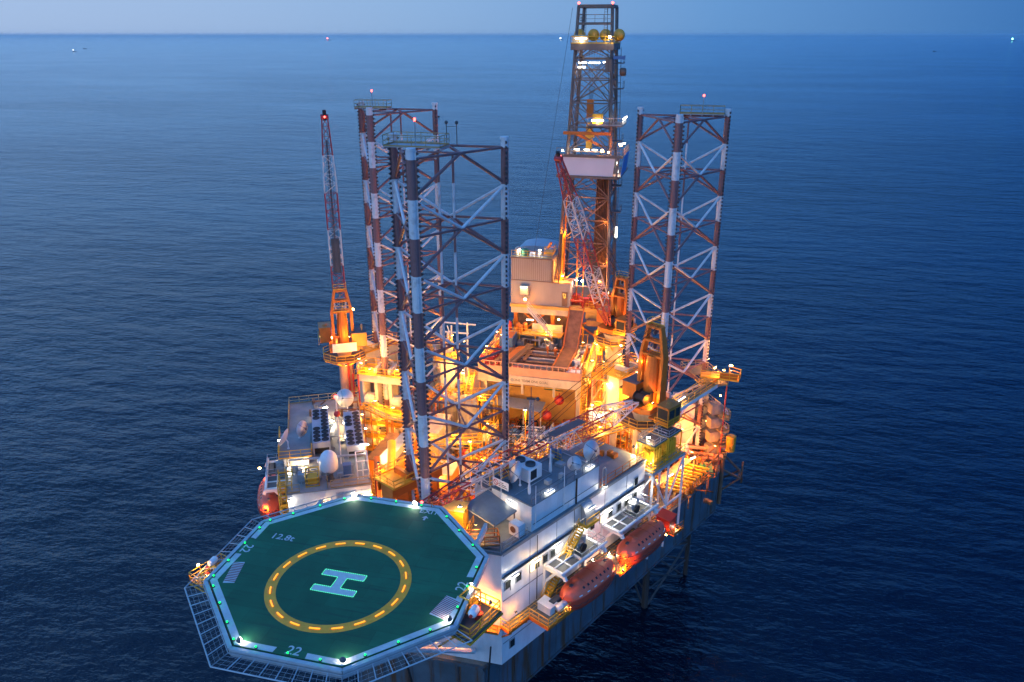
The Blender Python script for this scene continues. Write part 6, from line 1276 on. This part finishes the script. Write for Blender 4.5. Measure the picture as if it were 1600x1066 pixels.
def module(loc, rz, label):
    t = thing('equipment_module', label, 'module', loc, rz, 'yellow caged equipment modules'); W_, L_, H = 2.6, 3.0, 3.2; mb = MB()
    for x in (-W_/2,W_/2):
        for y in (-L_/2,L_/2): mb.beam((x,y,0),(x,y,H),.14)
    for z in (.05,1.1,H): 
        for a,b_ in (((-1,-1),(1,-1)),((1,-1),(1,1)),((1,1),(-1,1)),((-1,1),(-1,-1))): mb.beam((a[0]*W_/2,a[1]*L_/2,z),(b_[0]*W_/2,b_[1]*L_/2,z),.12)
    for k in range(1,5):
        for y in (-L_/2,L_/2): mb.beam((-W_/2+W_*k/5,y,0),(-W_/2+W_*k/5,y,H),.05)
        for x in (-W_/2,W_/2): mb.beam((x,-L_/2+L_*k/5,0),(x,-L_/2+L_*k/5,H),.05)
    mb.build('cage', M_yelcage, t); MB().box(-W_/2+.5,W_/2-.45,-L_/2+.55,L_/2-.4,.1,2.2).lathe([(.3,2.2),(.7,2.3),(.7,2.8),(.3,2.95)],(0,0,0),14).build('cabinet', M_yelcage, t); MB().box(-W_/2-.02,W_/2+.02,-L_/2-.02,L_/2+.02,H+.06,H+.12).build('roof', M_dgrey, t); MB().rail([(-1.2,-1.4,H+.1),(1.2,-1.4,H+.1),(1.2,1.4,H+.1),(-1.2,1.4,H+.1)], closed=True, r=.03, h=.9).build('roof_railing', M_steel, t)
    MB().lathe([(.6,0),(.7,.1),(.7,.2),(.001,.25)], (-.1,-L_/2+.52,1.5), 16, (0,-1,0)).build('round_gauge_cover', M_yellow, t); return t
M_yelcage = paint('cage_yellow_paint', (.74,.44,.02), .5, .2, .8, .15)
module(PFL(-.7,28.9,36.4), QR, 'nearer yellow caged module on the platform, with a lamp on its roof'); module(PFL(-.7,32.3,36.4), QR, 'farther yellow caged module on the platform, half in shade')
t = thing('pipe_rack', 'row of yellow lit rack bars stepping down along the deck edge', 'pipe rack', (26,31.5,Z0)); mb = MB()
for i in range(9): y = 28.4+i*.95; xe = 31.7-(38.5-y)*.489; mb.beam((xe-4.2,y,Z0+1.8),(xe-.3,y,Z0+1.3),.28,.3); mb.beam((xe-.4,y,Z0),(xe-.4,y,Z0+1.3),.16); mb.beam((xe-4.1,y,Z0),(xe-4.1,y,Z0+1.8),.16)
mb.build('rack_bar', M_yellow, t, True); mb = MB(); mb.beam((22.6,28.2,Z0+2.1),(26.8,36.6,Z0+2.3),1.3,.2); mb.build('top_plank', M_pinkorange, t, True)
for y in (29.2,32,35.2): striplight(t, (24.2+(y-29)*.5,y,Z0+3.2),(24.8+(y-29)*.5,y+.8,Z0+3.2), WARM, 700, True, .13)
MB().rail([(24.6,24.6,Z0),(26.6,28.4,Z0)], r=.05).rail([(26.8,28.7,Z0),(31.4,38,Z0)], r=.05).build('edge_railing', M_orange, t, True)
for k,(x,y,z,lb) in enumerate(((24.4,39.4,1.0,'pink tube with a white end, lowest of the three tubes'),(24.6,41.0,2.1,'pink tube with a white end, topmost of the three tubes'),(25.0,40.2,1.6,'pink tube with a white end, in the middle of the three tubes'))):
    t = thing('rolled_tube', lb, 'tube', (x,y,Z0+z), R(8-4*k), 'pink tubes on the deck edge'); MB().tube((1.9,0,0),(7.2,0,0),.28,10).build('tube_body', M_pinkorange, t); MB().lathe([(.3,-.2),(.55,0),(.55,1.6),(.3,1.95)], (.2,0,0), 12, (1,0,0)).build('white_end', M_bwhite, t); MB().beam((2.4,0,-z),(2.4,0,-.2),.2).beam((6.2,0,-z),(6.2,0,-.2),.2).build('cradle', M_rust, t)
t = thing('mooring_float', 'upright yellow orange cylinder float hanging over the sea at the deck edge', 'float', (33.2,40.6,26.0))
M_floaty = paint('float_yellow', (.60,.27,.02), .4, .12, 1)
MB().lathe([(.4,0),(.72,.2),(.75,1.3),(.68,1.36),(.68,1.5),(.75,1.56),(.75,2.8),(.4,3.0)], (0,0,0), 18).build('float_body', M_floaty, t); MB().beam((-1.6,.2,1.6),(-.6,.1,1.6),.2).beam((-1.6,.2,.6),(-.6,.1,.6),.2).build('bracket', M_rust, t)
mb = MB(); 
for y in (36.5,40.5,44.5): mb.beam((28.8,y,Z0),(31.4,y,Z0+3.8),.2).beam((31.4,y,Z0),(31.4,y,Z0+3.8),.2)
mb.beam((31.4,36.5,Z0+3.8),(31.4,44.5,Z0+3.8),.22); mb.build('edge_frame', M_rust, hull, True)
for p, w in (((30.8,38.2,Z0+4.4),900),((27.4,36.8,Z0+3.6),900),((25.6,40.4,Z0+5.6),1300),((29.2,45.5,Z0+5),900)): floodlight(hull, p, AMBER, w, .16, True, (-.3,-.3,-.8))
t = thing('life_raft_station', 'white life raft capsules stacked on brackets behind the yellow float', 'life raft', (31.9,43.6,Z0+1)); 
for k,(dy,z) in enumerate(((0,0),(2.2,1.8),(4.4,3.8))): MB().lathe([(.001,-.8),(.5,-.7),(.6,-.1),(.6,.1),(.5,.7),(.001,.8)], (.2,dy,z+.7), 14, (0,1,.15)).build('capsule', M_bwhite, t, smooth=True); MB().rail([(.9,dy-1,z),(.9,dy+1,z),(-.6,dy+1,z)], r=.05).box(-.7,1,dy-1,dy+1,z-.12,z).build('shelf', M_yellowdull, t)
# green tarpaulin bundle and white cabin below the right leg bracing
single('tarpaulin', MB().extr([(-1.2,-1,0),(1.2,-1,0),(1.3,1,0),(-1.3,1,0)],(0,0,.9)).extr([(-1.2,-1,.9),(1.2,-1,.9),(.9,1,1.6),(-.9,1,1.4)],(0,0,.2)), M_green, 'green tarpaulin covered load below the stacked jacking units', 'tarpaulin', (29.6,36.6,Z0+.02))
house(23.6,27.2,43.4,46.4,32.6,'white cabin behind the leg bracing and the pink tubes',M_white,M_cream)
# burner boom stowed along the right side aft
# ------------------------------------------------------------------ ships and lights on the horizon
def ship(loc, rz, label, lamp, s=1.0):
    t = thing('distant_ship', label, 'ship', loc, rz, 'ships far off on the sea'); L_ = 60*s
    MB().extr([(-L_/2,-6*s,0),(L_/2-8*s,-6*s,0),(L_/2,0,0),(L_/2-8*s,6*s,0),(-L_/2,6*s,0)], (0,0,6*s)).build('ship_hull', M_black, t); MB().box(-L_/2+4*s,-L_/2+16*s,-4*s,4*s,6*s,16*s).build('superstructure', M_grey, t); m = MB().tube((-L_/2+10*s,0,16*s),(-L_/2+10*s,0,26*s),.6*s).build('ship_mast', M_grey, t)
    if lamp: MB().ball((-L_/2+10*s,0,27*s), lamp[1], 10, 8).build('mast_lamp', lamp[0], t, smooth=True)
def far(px, d): 
    yaw = R(14.3); x = (px-800)/1250; dx, dy = x*math.cos(yaw)-math.cos(R(20.97))*math.sin(yaw), x*math.sin(yaw)+math.cos(R(20.97))*math.cos(yaw); k = d/math.hypot(dx,dy); return (27.4+dx*k, -77+dy*k, 0)
M_ws = glow('faint_ship_lamp', (1,.97,.9), 2.5); M_wl = glow('white_ship_lamp', (1,.97,.9), 12); M_gs = glow('green_ship_lamp', (.25,1,.75), 10); M_rs = glow('red_ship_lamp', (1,.15,.12), 8)
for px, d, lb, lp, s in ((200,5200,'small pale lit vessel near the horizon, with a dark vessel close beside it',(M_ws,3),.35),(215,6200,'dark low vessel close beside the pale lit one',None,.4),(550,14000,'vessel on the horizon with a red light',(M_rs,11),1.1),(868,14000,'vessel on the horizon with a white light close to the derrick top',(M_wl,9),1.1),(1380,5200,'dark low vessel alone below the horizon, between the derrick and the green lights',None,.35),(1485,14000,'vessel with a green white light, between the dark low vessel and another green light',(M_gs,11),1.1),(1561,13000,'vessel with the brighter green light, farthest along the horizon from the derrick',(M_gs,12),1.1)): ship(far(px,d), R(20), lb, lp, s)
t = ship(far(693,950), R(-10), 'small dark boat on the open sea between the lattice legs and the derrick', None, .16)
# ------------------------------------------------------------------ small pipework, boxes and supports fixed to the main deck and cantilever
q = random.Random(5)
def pipework(x0,x1,y0,y1,z,n,m,name='deck_pipework',hmax=2.2,par=None,r=(.07,.2)):
    mb = MB()
    for i in range(n):
        x, y = q.uniform(x0,x1), q.uniform(y0,y1); p = [Vector((x,y,z))]; h = q.uniform(.4,hmax); p.append(p[-1]+Vector((0,0,h))); rr = q.uniform(*r)
        for k in range(q.randint(1,3)):
            d = Vector((q.choice((-1,1))*q.uniform(.8,3.2),0,0)) if q.random()<.5 else Vector((0,q.choice((-1,1))*q.uniform(.8,3.2),0)); o = p[-1]+d
            o.x = min(max(o.x,x0),x1); o.y = min(max(o.y,y0),y1)
            if (o-p[-1]).length > .2: p.append(o)
        p.append(Vector((p[-1].x,p[-1].y,z))); mb.path(p, rr, 6)
        if q.random() < .6: c = p[1]; mb.lathe([(.3,-.05),(.3,.05)], c+Vector((0,0,.2)), 10)
        if q.random() < .5: mb.cbox((x+q.uniform(-1,1),y+q.uniform(-1,1),z),(q.uniform(.4,1.2),q.uniform(.4,1.2),q.uniform(.4,1.6)), q.uniform(0,1.5))
    return tag(mb.build(name, m, par or hull, True), kind='stuff')
for a in ((-14,-7,23,30,Z0,10,M_orange),(-8,4,20,30,Z0,14,M_yellow),(-7,5,24,34,Z0,14,M_rust),(-4,8,30,40,Z0,14,M_steel),(2,10,22,34,Z0,12,M_orange),(9,19,28,40,Z0,16,M_yellow),(10,20,36,48,Z0,16,M_orange),(-3,5,12,20,Z0,12,M_red),(-12,-8,8,20,Z0,8,M_yellow),(20,30,26,40,Z0,14,M_rust),(24,31,36,50,Z0,16,M_brown),(-14,-8,28,42,Z0,12,M_yellow),(-1,8,36,44,Z0,14,M_white),(6,14,40,52,Z0,12,M_yelwall)): pipework(*a[:5],int(a[5]*1.6),a[6])
for a in ((-9,5,22,32,Z0,16,M_white),(-6,8,26,40,Z0,18,M_dgrey),(-7,6,30,42,Z0,14,M_blue),(8,20,28,44,Z0,18,M_white),(9,21,26,42,Z0,16,M_dgrey),(-16,-8,22,40,Z0,14,M_dgrey),(-13,-7,10,24,Z0,12,M_brown),(-2,9,12,26,Z0,16,M_white),(22,31,30,50,Z0,16,M_orange),(-14,-9,24,40,Z0,12,M_white),(10,20,40,52,Z0,14,M_red),(-3,3,36,44,Z0,10,M_black)): pipework(*a, hmax=2.8, r=(.05,.15))
for a in ((-8,8,42.6,46.4,Z0,16,M_orange,'hose_bundle',3),(-8.4,-4.8,43,54,CD,14,M_red,'deck_fitting',1.2),(6.4,8.5,43,56,CD,14,M_white,'deck_fitting',1.4),(-8,3.4,54.4,57.6,CD,16,M_steel,'deck_fitting',1.9),(3.5,10.5,56,58,CD,10,M_yellow,'deck_fitting',4.5),(6.6,11,58.6,62,41.95,10,M_orange,'deck_fitting',2.6),(.5,6,58.6,62,41.95,8,M_red,'deck_fitting',2.2)): pipework(*a, par=ct)
for a in ((-5.0,4.4,13.8,19,Z0+LH+.12,8,M_steel),(-2.0,2.2,23,38,Z0+LH+.12,8,M_grey),(-2.4,4.6,33.5,39,Z0+LH+.12,7,M_rust)):
    x0,x1,y0,y1,z,n,m = a; mb = MB()
    for i in range(n):
        x, y = q.uniform(x0,x1), q.uniform(y0,y1); h = q.uniform(.4,1.3); mb.path([(x,y,LH+.1),(x,y,LH+h),(min(x1,x+q.uniform(.6,2)),y,LH+h),(min(x1,x+1),y,LH+.1)], q.uniform(.05,.12), 6); mb.cbox((x,y+.6,LH+.12),(q.uniform(.3,.9),q.uniform(.3,.8),q.uniform(.3,1.1)))
    tag(mb.build('roof_fitting', m, lq), kind='stuff')
mb = MB()
for i in range(7): mb.cbox((q.uniform(-8,-.5),q.uniform(17.5,26),HT+.12),(q.uniform(.4,1.2),q.uniform(.4,1.2),q.uniform(.3,1.2)))
mb.rail([(-.2,17.2,HT+.12),(-.2,26.3,HT+.12)], r=.04); tag(mb.build('roof_fitting', M_orange, qr), kind='stuff')
mb = MB(); mb.rail([(-6.3,17.0,HT+.12),(-6.3,26.3,HT+.12)], r=.05); mb.rail([(-6.3,4.9,HT+3.4),(-6.3,16.9,HT+3.4)], r=.05); mb.build('roof_railing', M_yellow, qr)
# orange deck and yellow rails on the ledge between the helideck and the canopy, with small yellow shed
t = thing('exit_walkway', 'orange railed stair and walkway leading off the helideck to the grey canopy', 'walkway', (5.5,-9.5,38)); mb = MB(); mb.prism([(3.0,-12.6),(9.0,-9.9),(8.4,-8.6),(2.4,-11.0)],38.6,38.72); mb.build('floor', M_grating, t, True)
mb = MB(); mb.rail([(3.2,-12.4,38.72),(9.0,-9.9,38.72),(8.4,-8.6,38.72)], r=.05); mb.rail([(2.4,-11,38.72),(8.4,-8.6,38.72)], r=.05); mb.stairs((4.2,-10.8,38.7),(2.4,-12.2,43.6),1.0,(.6,-.8,0)); mb.build('railing', M_orange, t, True); floodlight(t, (6.2,-9.2,40.4), WARM, 420, .2, True, (0,.2,-1))
t = thing('escape_shed', 'small yellow shed with a lamp beside the exit corner of the helideck', 'shed', (3.6,-7.6,38)); MB().box(2.2,4.6,-8.4,-6.6,38.1,41.0).build('wall', M_yellow, t, True); MB().box(2.1,4.7,-8.5,-6.5,41.0,41.1).build('roof', M_yelwall, t, True); MB().rail([(1.6,-9,38.1),(5.0,-9,38.1),(5.0,-6,38.1)], r=.05).build('railing', M_yellow, t, True); floodlight(t, (4.4,-8.8,42.0), PALE, 520, .2, True, (0,-.3,-1))
t = thing('boom_rest', 'dark red braced boom rest standing at the exit corner of the helideck', 'boom rest', (.6,-9.6,38)); mb = MB()
for x in (-.8,2.0): mb.beam((x,-10.4,38),(x,-10.2,41.2),.22).beam((x,-8.8,38),(x,-9.0,41.2),.22).beam((x,-10.4,38),(x,-9,41.2),.14)
mb.beam((-1.0,-9.6,41.0),(2.2,-9.6,41.0),.35); mb.rail([(-1.4,-10.9,41.4),(2.6,-10.9,41.4)],r=.04,h=1.2); mb.build('frame', M_bred, t, True)
# open equipment frames packed with vessels and pipes
def eqframe(loc, rz, L_, W_, H, m, m2, label, seed):
    g = random.Random(seed); t = thing('process_skid', label, 'process skid', loc, rz, 'open equipment frames on the main deck'); mb = MB(); n = max(2,int(L_/2))
    for i in range(n+1):
        x = -L_/2+L_*i/n
        for y in (-W_/2,W_/2): mb.beam((x,y,0),(x,y,H),.13)
        for z in (H*.5,H): mb.beam((x,-W_/2,z),(x,W_/2,z),.11)
        if i < n:
            for y in (-W_/2,W_/2): mb.beam((x,y,0),(x+L_/n,y,H*.5),.08)
    for y in (-W_/2,W_/2):
        for z in (.1,H*.5,H): mb.beam((-L_/2,y,z),(L_/2,y,z),.12)
    mb.build('frame', m, t); MB().rail([(-L_/2,-W_/2,H),(L_/2,-W_/2,H),(L_/2,W_/2,H),(-L_/2,W_/2,H)], closed=True, r=.045).build('railing', M_yellow, t)
    MB().box(-L_/2,L_/2,-W_/2,W_/2,H*.5-.04,H*.5).build('grating_floor', M_grating, t); mb = MB()
    for i in range(n+1): x = -L_/2+L_*(i+.5)/(n+1); r_ = g.uniform(.35,.6); mb.lathe([(r_*.5,.1),(r_,.3),(r_,H*.4),(r_*.5,H*.46)], (x,g.uniform(-.3,.3),0), 12); mb.lathe([(r_*.5,-r_*1.1),(r_*.8,-r_),(r_*.8,r_),(r_*.5,r_*1.1)], (x,g.uniform(-.3,.3),H*.5+r_+.1), 12, (0,1,0))
    mb.build('vessel', m2, t); mb = MB()
    for i in range(int(L_*3.5)):
        x, y, z = g.uniform(-L_/2,L_/2), g.uniform(-W_/2,W_/2), g.choice((.3,H*.5+.3,H+.2)); x2 = min(L_/2,max(-L_/2,x+g.uniform(-2.5,2.5))); mb.path([(x,y,z-.3),(x,y,z+g.uniform(.2,.9)),(x2,y,z+.5),(x2,y+g.uniform(-.6,.6),z+g.uniform(-.2,1))], g.uniform(.05,.12), 6)
    tag(mb.build('pipework', g.choice((M_steel,M_rust,M_orange,M_white)), t), kind='stuff')
    floodlight(t, (0,-W_/2-.3,H+.9), WARM, 800, .16, False, (0,-.3,-1), off=.4); floodlight(t, (L_*.3,-W_/2-.2,H*.5-.3), WARM, 380, .12, False, (0,-.5,-1), off=.3); return t
for a in (((-11.6,19.6,Z0),R(30),6,3,5.2,M_yellow,M_orange,'yellow equipment frame between the rust orange house and the low orange deckhouse',1),((-2.6,25.2,Z0),R(-8),6,2.6,4.4,M_orange,M_cream,'orange equipment frame in front of the raised yellow railed walkway',2),
  ((4.4,28.8,Z0),R(-12),6.5,2.8,4.8,M_yellow,M_steel,'yellow equipment frame holding grey vessels behind the radio mast',3),((11.6,36.0,Z0),R(10),5.5,2.6,5.6,M_orange,M_orange,'all orange equipment frame below the steep yellow stair',4),((17.6,39.6,Z0),R(-28),5.5,2.8,6.2,M_yellow,M_cream,'tall yellow equipment frame with cream vessels behind the lowered boom crane',5),
  ((20.6,27.6,Z0),R(62),5,2.6,6.4,M_yellow,M_orange,'yellow equipment frame with orange vessels behind the caged modules',6),((-13.6,34.6,Z0),R(80),5,2.2,9.4,M_orange,M_rust,'tall orange equipment frame against the cream roofed deckhouse',7),((24.6,46.6,Z0),R(0),6,2.6,6.0,M_rust,M_rust,'rusty equipment frame behind the pink tubes',8),
  ((1.4,21.4,Z0),R(20),5,2.4,4.2,M_red,M_orange,'red equipment frame under the middle of the lowered crane boom',9),((-7.4,39.8,Z0),R(0),4.4,2.2,7.6,M_yellow,M_rust,'yellow equipment frame under the corner of the cantilever front beam',10),((8.6,46.2,Z0),R(90),4.4,2.0,9.0,M_orange,M_brown,'tall orange equipment frame between the bulkhead and the crane pedestal',11),((15.2,52.0,Z0+4),R(0),4.4,2.6,7.0,M_yellow,M_cream,'high yellow equipment frame behind the crane pedestal at the derrick foot',12)): eqframe(*a)
# cargo netting, hoses and loose gear on the pipe deck and catwalk
for k,(x,y,m) in enumerate(((-7.9,47.5,M_yellow),(8.0,47,M_yellow),(8.0,51,M_orange),(-8.0,51.4,M_orange))):
    mb = MB()
    for i in range(7): mb.beam((x,y-1.6+i*.55,CD),(x,y-1.6+i*.55,CD+1.9),.1)
    mb.beam((x,y-1.7,CD+1.9),(x,y+1.8,CD+1.9),.12).beam((x,y-1.7,CD+.9),(x,y+1.8,CD+.9),.12); mb.build('pipe_stanchion', m, ct, True)
mb = MB()
for i in range(7):
    x = -6.9+i*.42; mb.tube((x,44+q.uniform(0,1.5),CD+.5),(x+q.uniform(-.5,1.0),52+q.uniform(0,2),CD+.55),.11,8)
tag(mb.build('loose_drill_pipe', M_rust, ct, True), kind='stuff')
for p in ((-6.5,48.5,CD+4.4),(7.8,48.8,CD+4.2),(0,55.4,CD+3.0)): floodlight(ct, p, WARM, 900, .18, True, (0,-.2,-1), off=.4)
# ------------------------------------------------------------------ evening haze over the sea
hz = MB().box(-30000,30000,-30000,30000,-1.0,106.0).build('haze', None); tag(hz, kind='stuff')
m = bpy.data.materials.new('haze_air'); m.use_nodes = True; nt = m.node_tree; nt.nodes.remove(nt.nodes['Principled BSDF'])
pv = nt.nodes.new('ShaderNodeVolumePrincipled'); pv.inputs['Color'].default_value = (.66,.86,.98,1); pv.inputs['Density'].default_value = 2.6e-5; pv.inputs['Anisotropy'].default_value = .2
nt.links.new(pv.outputs[0], nt.nodes['Material Output'].inputs['Volume']); hz.data.materials.append(m)
